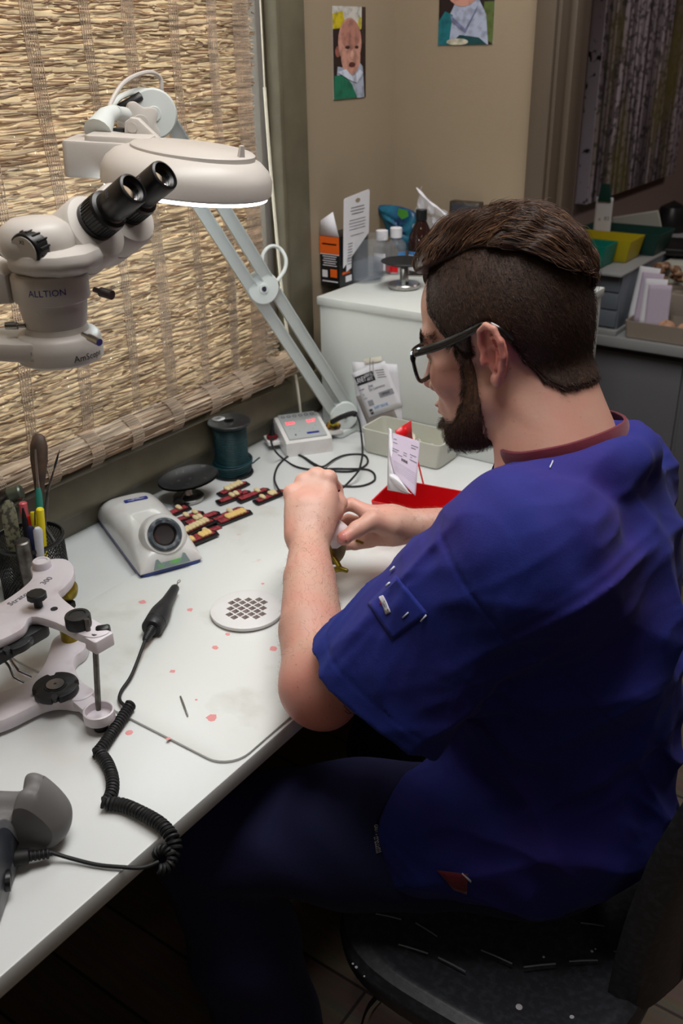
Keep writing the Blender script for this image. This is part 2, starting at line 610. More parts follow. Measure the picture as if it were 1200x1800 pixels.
# ---------------------------------------------------------------- woven reed blind
def blind():
    rnd = random.Random(11)

    def reed_mat(name, col, tr):
        m = bpy.data.materials.new(name)
        m.use_nodes = True
        nt = m.node_tree
        p = nt.nodes['Principled BSDF']
        p.inputs['Roughness'].default_value = .75
        tc = nt.nodes.new('ShaderNodeTexCoord')
        mp = nt.nodes.new('ShaderNodeMapping')
        mp.inputs['Scale'].default_value = (60, 14, 260)
        n = nt.nodes.new('ShaderNodeTexNoise')
        n.inputs['Scale'].default_value = 1.0
        n.inputs['Detail'].default_value = 4
        rp = nt.nodes.new('ShaderNodeValToRGB')
        rp.color_ramp.elements[0].position = .3
        rp.color_ramp.elements[0].color = (*lin([c * .72 for c in col]), 1)
        rp.color_ramp.elements[1].position = .7
        rp.color_ramp.elements[1].color = (*lin([min(255, c * 1.12) for c in col]), 1)
        nt.links.new(tc.outputs['Object'], mp.inputs['Vector'])
        nt.links.new(mp.outputs['Vector'], n.inputs['Vector'])
        nt.links.new(n.outputs['Fac'], rp.inputs['Fac'])
        nt.links.new(rp.outputs['Color'], p.inputs['Base Color'])
        tl = nt.nodes.new('ShaderNodeBsdfTranslucent')
        nt.links.new(rp.outputs['Color'], tl.inputs['Color'])
        mx = nt.nodes.new('ShaderNodeMixShader')
        mx.inputs['Fac'].default_value = tr
        nt.links.new(p.outputs[0], mx.inputs[1])
        nt.links.new(tl.outputs[0], mx.inputs[2])
        nt.links.new(mx.outputs[0], nt.nodes['Material Output'].inputs['Surface'])
        MATS[name] = m

    reed_mat('reed_light', (228, 210, 188), .45)
    reed_mat('reed_tan', (206, 183, 158), .42)
    reed_mat('reed_brown', (172, 144, 120), .36)
    reed_mat('reed_tape', (216, 194, 172), .35)
    reed_mat('reed_felt', (204, 180, 148), .6)
    t = thing('woven_reed_blind', 'natural brown woven reed blind covering the window with a rolled-up bottom hem', 'blind', (0.04, .7, .9))
    Y0, Y1, Z0, Z1 = -.42, 1.415, .915, 2.12

    def yr(z):      # the right edge hangs a little ragged
        return Y1 + .012 * math.sin(z * 9) + (.02 if z < .98 else 0)

    bulge = lambda y, z: .034 + .006 * math.sin(y * 4 + z * 3) + .004 * math.sin(z * 11 + y)
    tapes = [(-.3, .03), (-.12, .035), (.09, .03), (.27, .026), (.402, .018), (.545, .03), (.66, .02), (.74, .022), (.835, .018), (.94, .022), (1.045, .016), (1.13, .024), (1.225, .018), (1.312, .022), (1.385, .04)]
    slits = [(.515, .014), (1.318, .010), (.50, .006)]
    # reeds: short overlapping flakes, thick in the middle and frayed
    reeds = MB('reed_tan')
    z = Z0
    while z < Z1:
        pitch = rnd.uniform(.0026, .0044)
        y = Y0 + rnd.uniform(0, .03)
        while y < yr(z):
            L = rnd.choice((.018, .03, .045, .08)) * rnd.uniform(.7, 1.3)
            ye = min(y + L, yr(z) + rnd.uniform(-.008, .004))
            if ye - y > .006 and z > .3:
                reeds.use(rnd.choice(('reed_light', 'reed_tan', 'reed_tan', 'reed_brown', 'reed_brown')))
                zz = z + rnd.uniform(-.0015, .0015)
                h = pitch * rnd.uniform(.6, 1.35)
                dz = rnd.uniform(-.004, .004)
                n = max(3, int((ye - y) / .012))
                vs = []
                ph = rnd.uniform(0, 6)
                for k in range(n + 1):
                    s = k / n
                    yy = y + (ye - y) * s
                    w = h * (.25 + .75 * math.sin(PI * min(max(s, .06), .94))) * .5
                    zc = zz + dz * s + .0008 * math.sin(ph + s * 7)
                    x = bulge(yy, zc) + .0016 * math.sin(ph * 3 + s * 5)
                    vs += [(x - .0012, yy, zc + w), (x + .0014, yy, zc + w * .1), (x - .0006, yy, zc - w)]
                fs = []
                for k in range(n):
                    a = k * 3
                    fs += [(a, a + 1, a + 4, a + 3), (a + 1, a + 2, a + 5, a + 4)]
                reeds.add(vs, fs)
            y = ye + rnd.choice((0, 0, .002, -.008))
        z += pitch
    o = reeds.build('reeds', t, sharp=0)
    o['kind'] = 'stuff'
    # a thin fibrous backing behind them, open at the two slits
    bk = MB('reed_felt')
    cuts = sorted([Y0] + [e for s in slits[:2] for e in (s[0] - s[1] / 2, s[0] + s[1] / 2)] + [Y1 - .01])
    nz = 150
    for a, c in zip(cuts[0::2], cuts[1::2]):
        k = max(2, int((c - a) / .03))
        for i in range(k):
            ya, yb = a + (c - a) * i / k, a + (c - a) * (i + 1) / k
            zc = Z0
            while zc < Z1:
                hgt = rnd.uniform(.006, .02)
                bk.add([(bulge(ya, zc) - .004, ya, zc), (bulge(yb, zc) - .004, yb, zc), (bulge(yb, zc) - .004, yb, zc + hgt), (bulge(ya, zc) - .004, ya, zc + hgt)], [(0, 1, 2, 3)])
                zc += hgt + -.001
    bk.build('fibre_backing', t, sharp=0)
    # woven tapes: warp threads over the reeds
    tp = MB('reed_tape')
    for y, w in tapes:
        nth = max(4, int(w / .0030))
        for i in range(nth):
            yy = y - w / 2 + w * i / (nth - 1)
            top = Z1
            tp.tube([(bulge(yy, zz) + .0022 + .0006 * math.sin(zz * 900 + i), yy + .0008 * math.sin(zz * 40 + i) + .006 * math.sin(zz * 5 + y * 9), zz) for zz in np.arange(Z0, top, .012)],   .0009, 4, cap=False)
        # cross picks make the ladder weave
        zz = Z0
        while zz < Z1:
            off = .006 * math.sin(zz * 5 + y * 9)
            tp.add([(bulge(y, zz) + .0022, y - w / 2 + off, zz), (bulge(y, zz) + .0022, y + w / 2 + off, zz), (bulge(y, zz) + .0022, y + w / 2 + off, zz + .0012), (bulge(y, zz) + .0022, y - w / 2 + off, zz + .0012)], [(0, 1, 2, 3)], False)
            zz += .0042
    tp.build('woven_tapes', t, sharp=0)
    # the hem rolled up on the sill: spiral sheet plus reeds along it
    hem = MB('reed_tan')
    cx, cz = .036, .893
    for k in range(900):
        a = rnd.uniform(-.6, PI * 1.25)
        y = rnd.uniform(-.4, 1.47)
        L = rnd.uniform(.03, .12)
        ye = min(y + L, 1.486 + .012 * math.sin(a * 3))
        r = .026 + rnd.uniform(-.002, .003)
        hem.use(rnd.choice(('reed_light', 'reed_light', 'reed_tan', 'reed_brown')))
        h = rnd.uniform(.002, .005)
        da = h / r
        a2 = a + rnd.uniform(-.08, .08)
        P = lambda aa, yy, rr: (cx + rr * 1.0 * math.cos(aa), yy, cz + rr * 1.05 * math.sin(aa))
        vs = []
        n = 5
        for i in range(n + 1):
            s = i / n
            aa = a + (a2 - a) * s
            f = .3 + .7 * math.sin(PI * min(max(s, .06), .94))
            vs += [P(aa - da * f / 2, y + (ye - y) * s, r), P(aa, y + (ye - y) * s, r + .0016), P(aa + da * f / 2, y + (ye - y) * s, r)]
        fs = []
        for i in range(n):
            q = i * 3
            fs += [(q, q + 1, q + 4, q + 3), (q + 1, q + 2, q + 5, q + 4)]
        hem.add(vs, fs)
    hem.use('reed_tan')
    hem.surf(lambda u, v: (cx + (.010 + .0155 * min(1, u * 1.4)) * math.cos(u * 11 - .8), -.42 + v * 1.9, cz + (.010 + .0155 * min(1, u * 1.4)) * 1.05 * math.sin(u * 11 - .8)), 60, 3)
    for y in (.45, .60, .74, .84, .93, 1.02, 1.12, 1.22, 1.31, 1.41):
        hem.use('reed_tape')
        for i in range(9):
            hem.tube([(cx + .0295 * math.cos(a), y - .012 + .003 * i, cz + .031 * math.sin(a)) for a in np.linspace(-.8, 3.2, 14)], .0009, 4, cap=False)
        for a in np.linspace(-.8, 3.2, 26):
            hem.tube([(cx + .0293 * math.cos(a), y - .013, cz + .0308 * math.sin(a)), (cx + .0293 * math.cos(a), y + .013, cz + .0308 * math.sin(a))], .0006, 4, cap=False)
    hem.build('rolled_hem', t, sharp=0)
    b = MB('door_brown').box((0.03, .5, 2.13), (.05, 1.95, .045), bev=.006)
    b.build('head_rail', t)
    # lift cord at the right edge
    c = tag(MB('gauze').tube(spline([(.03, 1.446, 1.42), (.032, 1.452, 1.25), (.036, 1.468, 1.0), (.045, 1.486, .86), (.05, 1.49, .785)], 6), .0028, 6).tube([(.03, 1.446, 1.42), (.03, 1.444, 2.1)], .0016, 5).build('blind_cord'), 'thin white pull cord hanging down the right side of the woven blind', 'cord')


blind()

# window latch lying on the sill
t = thing('sash_latch', 'flat grey metal latch lying on the olive window sill', 'latch', (.028, 1.015, .858))
b = MB('steel_dull')
M = frame((.026, 1.017, .8665), (0.02, 1, .0), (-1, 0, .05))
b.prism(rrect(.085, .018, .005), -.003, .003, M, bev=.0015)
b.build('latch_plate', t)
# ================================================================ bench
D = .74
t = thing('workbench', 'long white laminate workbench under the window with a thin square front edge', 'desk', (.31, .7, 0))
b = MB('white_laminate')
b.box((.3125, .635, D - .0125), (.625, 2.60, .025), bev=.0022, seg=2)
b.build('desktop', t)
for y in (-.5, 1.8):
    MB('black_plastic').box((.30, y, (D - .025) / 2), (.5, .03, D - .025), bev=.004).build('leg', t)
MB('black_plastic').box((.04, .65, .5), (.02, 2.27, .4)).build('back_panel', t)

# translucent worktop mat, stained
m = mat('mat_white', (218, 220, 218), .38, vary=(11, (190, 188, 178), .54, .80), bump=(60, .06, .001))
nt = m.node_tree
p = nt.nodes['Principled BSDF']
src = [l.from_socket for l in nt.links if l.to_socket == p.inputs['Base Color']][0]
vo = nt.nodes.new('ShaderNodeTexNoise')
vo.inputs['Scale'].default_value = 26
vo.inputs['Detail'].default_value = 1.5
tc = nt.nodes.new('ShaderNodeTexCoord')
mp = nt.nodes.new('ShaderNodeMapping')
mp.inputs['Location'].default_value = (3.1, 7.7, 0)
nt.links.new(tc.outputs['Object'], mp.inputs['Vector'])
nt.links.new(mp.outputs['Vector'], vo.inputs['Vector'])
mr = nt.nodes.new('ShaderNodeMapRange')
mr.inputs['From Min'].default_value = .735
mr.inputs['From Max'].default_value = .79
mr.inputs['To Max'].default_value = .6
nt.links.new(vo.outputs['Fac'], mr.inputs['Value'])
mx = nt.nodes.new('ShaderNodeMix')
mx.data_type = 'RGBA'
mx.inputs['B'].default_value = (*lin((214, 132, 134)), 1)
nt.links.new(src, mx.inputs['A'])
nt.links.new(mr.outputs['Result'], mx.inputs['Factor'])
nt.links.new(mx.outputs['Result'], p.inputs['Base Color'])
mat('stain_pink', (226, 150, 150), .4)
b = MB('mat_white')
b.prism([(x, y) for x, y in rrect(.419, .565, .035, 7, .4115, .8855)], D + .0002, D + .0042, bev=.0012)
b.use('stain_pink')
rnd = random.Random(4)
for u, v, r in ((372, 1261, .0075), (400, 1115, .004), (378, 1138, .005), (333, 1072, .005), (462, 1026, .003), (481, 1140, .006), (303, 1180, .004), (250, 1058, .006), (345, 1230, .002), (296, 1298, .003)):
    c = Z(u, v, D + .0044)
    b.add([(c[0] + r * rnd.uniform(.7, 1.2) * math.cos(a), c[1] + r * rnd.uniform(.6, 1.1) * math.sin(a), D + .0044) for a in np.linspace(0, 2 * PI, 14)[:-1]], [tuple(range(13))], False)
o = b.build('worktop_mat')
tag(o, 'stained off-white plastic mat with rounded corners lying on the bench', 'work mat')
ZM = D + .0044
o = MB('stain_pink').lathe([(0, 0), (.0035, .0003), (.0048, 0)], (*Z(227, 1288, D)[:2], D + .0002), n=12).build('wax_drip')
tag(o, 'tiny pink wax drip on the bare white bench beside the coiled cord', 'wax drip')

# ---------------------------------------------------------------- slotted drain disc
def drain():
    c = (.423, .868)
    R = .0535
    t = thing('slotted_disc', 'round white drain cover with a lattice of square holes lying on the mat', 'drain cover', (*c, ZM))
    bm_ = bmesh.new()
    n = 72
    # grid cut: cells of a rotated lattice inside radius
    s, g = .0112, .0022
    ang = math.radians(80)
    N = 7
    hole = {}
    for i in range(-N, N):
        for j in range(-N, N):
            cx, cy = (i + .5) * s, (j + .5) * s
            if math.hypot(cx, cy) < .0305 and not (abs(i + .5) > 2.6 and abs(j + .5) > 1.6):
                hole[(i, j)] = 1
    b = MB('disc_white')
    rot = Matrix.Translation((c[0], c[1], 0)) @ RZ(ang)
    zt, zb = ZM + .0078, ZM + .001
    # lattice bars as a mesh of quads on the sub-grid lines
    xs = sorted({round(v, 6) for i in range(-3, 4) for v in (i * s - g / 2, i * s + g / 2)})
    cell = lambda x: x
    q = []
    for a in range(len(xs) - 1):
        for d in range(len(xs) - 1):
            mx_, my_ = (xs[a] + xs[a + 1]) / 2, (xs[d] + xs[d + 1]) / 2
            i, j = math.floor(mx_ / s), math.floor(my_ / s)
            inh = a % 2 == 1 and d % 2 == 1 and (i, j) in hole
            q.append((a, d, inh))
    L = xs[-1]
    for a, d, inh in q:
        x0, x1, y0, y1 = xs[a], xs[a + 1], xs[d], xs[d + 1]
        if not inh:
            b.add([rot @ Vector(p) for p in ((x0, y0, zt), (x1, y0, zt), (x1, y1, zt), (x0, y1, zt))], [(0, 1, 2, 3)])
        else:
            for (xa, ya), (xb, yb) in (((x0, y0), (x0, y1)), ((x0, y1), (x1, y1)), ((x1, y1), (x1, y0)), ((x1, y0), (x0, y0))):
                b.add([rot @ Vector(p) for p in ((xa, ya, zt), (xb, yb, zt), (xb, yb, zb), (xa, ya, zb))], [(0, 1, 2, 3)])
    # ring from the square lattice edge out to the rim
    def sq(t_):
        ca, sa = math.cos(t_), math.sin(t_)
        k = L / max(abs(ca), abs(sa))
        return ca * k, sa * k
    n = 96
    rows = []
    for f, z in ((0, zt), (None, 0)):
        pass
    ring = [[rot @ Vector((*sq(PI / 4 + 2 * PI * k / n), zt)) for k in range(n)]]
    for r, z in ((R - .0015, zt), (R - .0004, zt - .0005), (R, zt - .0018), (R - .0005, ZM + .0026), (R - .003, ZM + .0012), (R - .004, ZM + .0002), (0.001, ZM + .0002)):
        ring.append([rot @ Vector((r * math.cos(PI / 4 + 2 * PI * k / n), r * math.sin(PI / 4 + 2 * PI * k / n), z)) for k in range(n)])
    vs = [p for r in ring for p in r]
    fs = [(i * n + k, i * n + (k + 1) % n, (i + 1) * n + (k + 1) % n, (i + 1) * n + k) for i in range(len(ring) - 1) for k in range(n)]
    b.add(vs, fs)
    b.build('disc', t)
    mat('wax_stain_dark', (104, 60, 62), .6, vary=(60, (150, 120, 116), .45, .6))
    MB('wax_stain_dark').lathe([(0, 0), (.036, 0), (.036, .0006), (0, .0006)], (*c, ZM + .0008), n=30).build('wax_residue', t)


drain()

# bur on the mat
p0, p1 = Z(317, 1224, ZM + .0012), Z(330, 1259, ZM + .0012)
b = MB('steel')
d = p1 - p0
b.tube([p0, p0 + d * .28, p0 + d * .3, p0 + d * .96, p1], [.0011, .0015, .0015, .0012, .0008], 10)
o = b.build('steel_bur')
tag(o, 'tiny steel bur lying alone on the mat near its front edge', 'bur')

# ---------------------------------------------------------------- handpiece with coiled cord
def handpiece():
    a, e = Z(313, 1024, ZM + .012), Z(257, 1122, ZM + .014)
    t = thing('dental_handpiece', 'slim black dental handpiece with a coiled black cord lying on the mat', 'handpiece', (*e[:2], ZM))
    ax = (e - a) / np.linalg.norm(e - a)
    L = np.linalg.norm(e - a)
    mat('grip_black', (34, 35, 38), .45, vary=(50, (70, 70, 72), .6, .8))
    b = MB('grip_black')
    b.lathe([(0, .014), (.0052, .014), (.0066, .017), (.0074, .03), (.0090, .055), (.0124, .075), (.0146, .088), (.0152, .10), (.0152, .112), (.0144, .113), (.0144, .1145), (.0152, .1155), (.0152, .128), (.0135, .131), (0, .131)], a, ax, 28)
    b.build('body', t)
    b = MB('grip_black')
    for k in range(9):
        b.lathe([(.0072 - k * .00038, .131 + k * .0031), (.0078 - k * .0004, .1325 + k * .0031), (.0072 - k * .0004, .1338 + k * .0031)], a, ax, 16)
    b.lathe([(.006, .130), (.0056, .145), (.0032, .160), (0, .162)], a, ax, 16)
    b.build('strain_relief', t)
    b = MB('steel')
    b.lathe([(0, 0), (.0010, .0), (.0012, .012), (.0022, .0125), (.0024, .0155), (0, .016)], a, ax, 12)
    b.tube([a + ax * .002, a - ax * .002 + CR[:, 0] * .0022, a - ax * .0065 + CR[:, 0] * .0016, a - ax * .0085, a - ax * .006 - CR[:, 0] * .0018, a - ax * .001 - CR[:, 0] * .0016, a + ax * .002], .0007, 6)
    b.build('bur_tip', t)
    # straight lead, then the coil, then the plug lead
    end = a + ax * .160
    lead = spline([end, Z(232, 1185, ZM + .006), Z(213, 1215, ZM + .004), Z(211, 1232, ZM + .005), Z(226, 1245, ZM + .010)], 8)
    c = MB('black_rubber')
    c.tube(lead, .0023, 8)
    zc = D + .0078
    path = spline([Z(230, 1238, ZM + .0085), Z(206, 1275, zc), Z(182, 1310, zc), Z(168, 1326, zc)], 14)
    def coil(path, pitch, r, w, phase=0):
        P = np.array(path)
        s = np.concatenate([[0], np.cumsum(np.linalg.norm(np.diff(P, axis=0), axis=1))])
        n = int(s[-1] / pitch * 14)
        out = []
        for i in range(n):
            q = s[-1] * i / n
            o_ = np.array([np.interp(q, s, P[:, k]) for k in range(3)])
            o2 = np.array([np.interp(min(q + .002, s[-1]), s, P[:, k]) for k in range(3)])
            o1 = np.array([np.interp(max(q - .002, 0), s, P[:, k]) for k in range(3)])
            T = (o2 - o1) / np.linalg.norm(o2 - o1)
            u = np.cross(T, [0, 0, 1.0])
            u /= np.linalg.norm(u)
            v = np.cross(u, T)
            an = 2 * PI * q / pitch + phase
            out.append(o_ + u * r * math.cos(an) + v * r * math.sin(an))
        return out
    c.tube(coil(path, .0043, .0058, 0), .0020, 6)
    path = spline([Z(174, 1322, zc + .001), Z(190, 1345, zc), Z(198, 1375, zc), Z(194, 1400, zc), Z(184, 1412, zc)], 14)
    c.tube(coil(path, .0046, .0058, 0), .0021, 6)
    e1 = np.array([.655, .480, .748])
    path = spline([Z(182, 1413, zc), Z(215, 1415, zc), Z(250, 1430, zc + .002), Z(281, 1448, zc + .003), Z(301, 1470, zc + .002), Z(308, 1490, D + .002), Z(303, 1502, D - .003)], 16)
    c.tube(coil(path, .0046, .0060, 0), .0021, 6)
    kn = Z(289, 1508, D - .004)
    c.tube(coil([kn + (CR @ np.array([-.009 * math.cos(x), .008 * math.sin(x), .004 * x - .008])) for x in np.linspace(0, 5.2, 20)], .0046, .0042, 0), .0020, 6)
    c.tube(spline([Z(278, 1515, D - .002), Z(250, 1525, D + .001), Z(212, 1524, D + .004), Z(170, 1520, D + .004), Z(125, 1509, D + .006), Z(92, 1499, D + .012)], 8), .0021, 8)
    c.build('coiled_cord', t)
    b = MB('black_rubber')
    p0, p1 = Z(92, 1499, D + .012), Z(4, 1512, D + .018)
    ax = (p1 - p0) / np.linalg.norm(p1 - p0)
    b.lathe([(0, 0), (.003, 0), (.0042, .010), (.0046, .02)], p0, ax, 16)
    for k in range(5):
        b.lathe([(.0042, .003 + k * .004), (.0056, .004 + k * .004), (.0056, .0055 + k * .004), (.0042, .0065 + k * .004)], p0, ax, 16)
    b.lathe([(.0046, .022), (.0078, .0235), (.0082, .027), (.0088, .046), (.0078, .0475), (.0078, .056), (0, .056)], p0, ax, 20)
    b.build('plug', t)


handpiece()

# ---------------------------------------------------------------- grey handpiece rest and control box, lower left
def rest():
    mat('rest_grey', (112, 110, 110), .55, bump=(500, .1, .0004))
    t = thing('handpiece_rest', 'grey rubber handpiece rest with a tall rounded horn on the bench', 'rest', (.5, .42, D))
    o = Z(70, 1476, D)
    # local: u = image-right direction flattened, outline of the horn extruded across
    ux = np.array([CR[0, 0], CR[1, 0], 0.0])
    ux /= np.linalg.norm(ux)
    vy = np.array([-ux[1], ux[0], 0])
    M = frame(o, ux, (0, 0, 1)) @ Matrix.Scale(1.10, 4)
    out = [(-.075, 0), (.012, -.0), (.022, .003), (.031, .014), (.0345, .028), (.033, .040), (.026, .056), (.016, .071), (.008, .078), (.001, .0795), (-.005, .076), (-.0085, .066), (-.010, .057), (-.014, .051), (-.022, .048), (-.075, .047)]
    pts = [p for p in spline([(a, b_, 0) for a, b_ in out], 4, closed=True)]
    n = len(pts)
    b = MB('rest_grey')
    W_ = .044
    def fn(u, v):
        i = int(round(u * n)) % n
        p = pts[i]
        s = (v - .5) * 2
        # the body waists in towards its ends and leans back
        k = 1 - .22 * abs(s) ** 2.5
        cx, cy = -.02, .028
        x = cx + (p[0] - cx) * k
        y = max(0.0, cy + (p[1] - cy) * (1 - .35 * abs(s) ** 2))
        groove = .012 * math.exp(-(s / .42) ** 2) if (p[1] > .045 and p[0] < .012) else 0
        return M @ Vector((x, y - groove, -W_ / 2 * s))
    b.surf(fn, n, 17, closed_u=True)
    b.add([fn(i / n, 0) for i in range(n)], [tuple(range(n))])
    b.add([fn(i / n, 1) for i in range(n)], [tuple(range(n))[::-1]])
    b.build('rest_body', t)
    mat('box_grey', (104, 104, 108), .45, vary=(30, (130, 128, 130), .5, .8))
    mat('panel_dark', (48, 52, 62), .4, vary=(40, (100, 100, 106), .6, .85))
    t = thing('control_box', 'grey control box with a dark slanted front panel at the left edge of the bench', 'control box', (.52, .34, D))
    A_, B_ = Z(8, 1604, D), Z(42, 1500, D)
    ux = B_ - A_
    L = np.linalg.norm(ux)
    Mb_ = frame(A_ + np.array([0, 0, .0006]), ux, (0, 0, 1))
    prof = [(-.07, 0), (L - .002, 0), (L + .001, .012), (L - .003, .034), (L - .012, .056), (L - .026, .074), (L - .045, .086), (L - .075, .090), (-.07, .060)]
    pr = [(p[0], p[1]) for p in spline([(x, y, 0) for x, y in prof[1:8]], 5)]
    prof = [prof[0]] + pr + [prof[8]]
    MB('box_grey').prism(prof, -.14, 0, Mb_, bev=.003).build('housing', t)
    inset = [(-.06, .020)] + [(x - .0085, max(y - .004, .022)) for x, y in pr[4:-2]] + [(-.06, .052)]
    MB('panel_dark').prism(inset, -.002, .0008, Mb_, bev=.0004).build('side_panel', t)
    MB('black_plastic').lathe([(.0105, -.002), (.0105, .003), (.007, .004), (.007, -.001)], Mb_ @ Vector((.022, .018, 0)), -(Z(92, 1499, D + .012) - Z(4, 1512, D + .018)) * -1, 20).build('cord_socket', t)


rest()

# ---------------------------------------------------------------- wax heater
def heater():
    o = np.array([.125, .945, D])
    mat('heater_blue', (30, 54, 128), .35, coat=.3)
    mat('heater_white', (216, 214, 212), .28, coat=.4, vary=(25, (206, 198, 196), .5, .8))
    t = thing('wax_heater', 'white wax heater with blue base and dark round opening standing on the bench', 'wax heater', o)
    # axes: long side from the back-left to the front-right
    fl, fr, bl = Z(248, 1022, D)[:2], Z(329, 985, D)[:2], Z(172, 918, D)[:2]
    ax = np.array([*(fl - bl), 0.0])
    Lx = np.linalg.norm(ax)
    ax /= Lx
    ay = np.array([*(fr - fl), 0.0])
    ay -= ax * np.dot(ax, ay)
    Ly = np.linalg.norm(ay) 
    ay /= Ly
    M = frame((*bl, D), ax, ay)
    Ly = .104
    base = rrect(Lx, Ly, .012, 5, Lx / 2, Ly / 2)
    b = MB('heater_blue').prism(base, .001, .013, M, bev=.003)
    b.build('base', t)
    # hood: tapering to a higher rounded nose over the opening
    b = MB('heater_white')
    def prof(u):      # height along x
        return np.interp(u, [0, .06, .25, .5, .72, .86, .94, 1], [.036, .046, .056, .062, .064, .054, .038, .015])
    def fn(u, v):
        x = Lx * (u if u < 1 else 1)
        h = prof(u)
        wid = Ly * (1 - .0 * u)
        s = (v - .5) * 2
        hump = 1 if u > .1 else u / .1
        a = PI * (v)
        n_ = 2.0 + 1.4 * (1 - u)
        cx = -math.cos(a)
        sy = math.sin(a)
        y = wid / 2 * (1 + math.copysign(abs(cx) ** (2 / n_), cx))
        z = .011 + (h - .011) * abs(sy) ** (2 / n_)
        if u > .85:
            x = Lx * (.85 + .15 * math.sin((u - .85) / .15 * PI / 2)) - .010 * max(0, (z - .014) / .05)
        if u < .06:
            x = Lx * u + .006 * (1 - u / .06) * (z / .05)
        return M @ Vector((x, y, z))
    b.surf(fn, 44, 33)
    b.add([fn(0, j / 32) for j in range(33)], [tuple(range(33))[::-1]])
    # cap the nose
    ring = [fn(1, j / 32) for j in range(33)]
    b.add(ring, [tuple(range(33))])
    b.build('hood', t)
    # raised collar and the opening: axis tilts up towards the front
    c = np.array(M @ Vector((Lx * .872, Ly * .52, .0530)))
    axn = np.array((M.to_3x3() @ Vector((.80, -.10, .60))))
    axn /= np.linalg.norm(axn)
    b = MB('heater_white').lathe([(.042, -.034), (.038, -.010), (.034, .004), (.031, .0085), (.027, .0085), (.026, -.01)], c, axn, 40)
    b.build('collar', t)
    mat('soot', (60, 66, 72), .5, vary=(90, (130, 134, 138), .5, .7), bump=(200, .5, .002))
    mat('hot_dark', (28, 14, 12), .6, vary=(30, (90, 30, 20), .5, .7))
    b = MB('soot').lathe([(.0275, .004), (.027, .011), (.0235, .013), (.019, .011), (.017, .0045), (.0165, -.004)], c, axn, 40)
    b.build('metal_ring', t)
    b = MB('hot_dark').lathe([(.0170, .0085), (.0150, .0060), (.008, .0052), (0, .005)], c, axn, 32)
    b.build('chamber', t)
    # status window on the front
    mat('window_grey', (130, 146, 146), .2, vary=(40, (110, 190, 90), .55, .7))
    Mw = frame(M @ Vector((Lx * 1.0 + .0015, Ly * .5, .0215)), M.to_3x3() @ Vector((0, 1, 0)), M.to_3x3() @ Vector((-.35, 0, 1)))
    MB('window_grey').prism([(-.03, -.007), (.03, -.007), (.027, 0), (.024, .008), (.021, .009), (.017, .002), (-.017, .002), (-.021, .009), (-.024, .008), (-.027, 0)], -.002, .0008, Mw).build('status_window', t)
    # name sticker
    ms = frame(M @ Vector((Lx * .27, Ly * .53, .0570)), M.to_3x3() @ Vector((.05, 1, .0)), M.to_3x3() @ Vector((-1, .05, -.14)))
    lb = MB('navy_blue').prism(rrect(.040, .0125, .001), 0, .0012, ms)
    lb.use('paper_white').text('Quick', .0055, ms @ Matrix.Translation((.0, .0032, .0013)))
    lb.text('Heat Waxer', .0055, ms @ Matrix.Translation((.0, -.0028, .0013)), sx=1.05)
    lb.build('name_sticker', t)


heater()

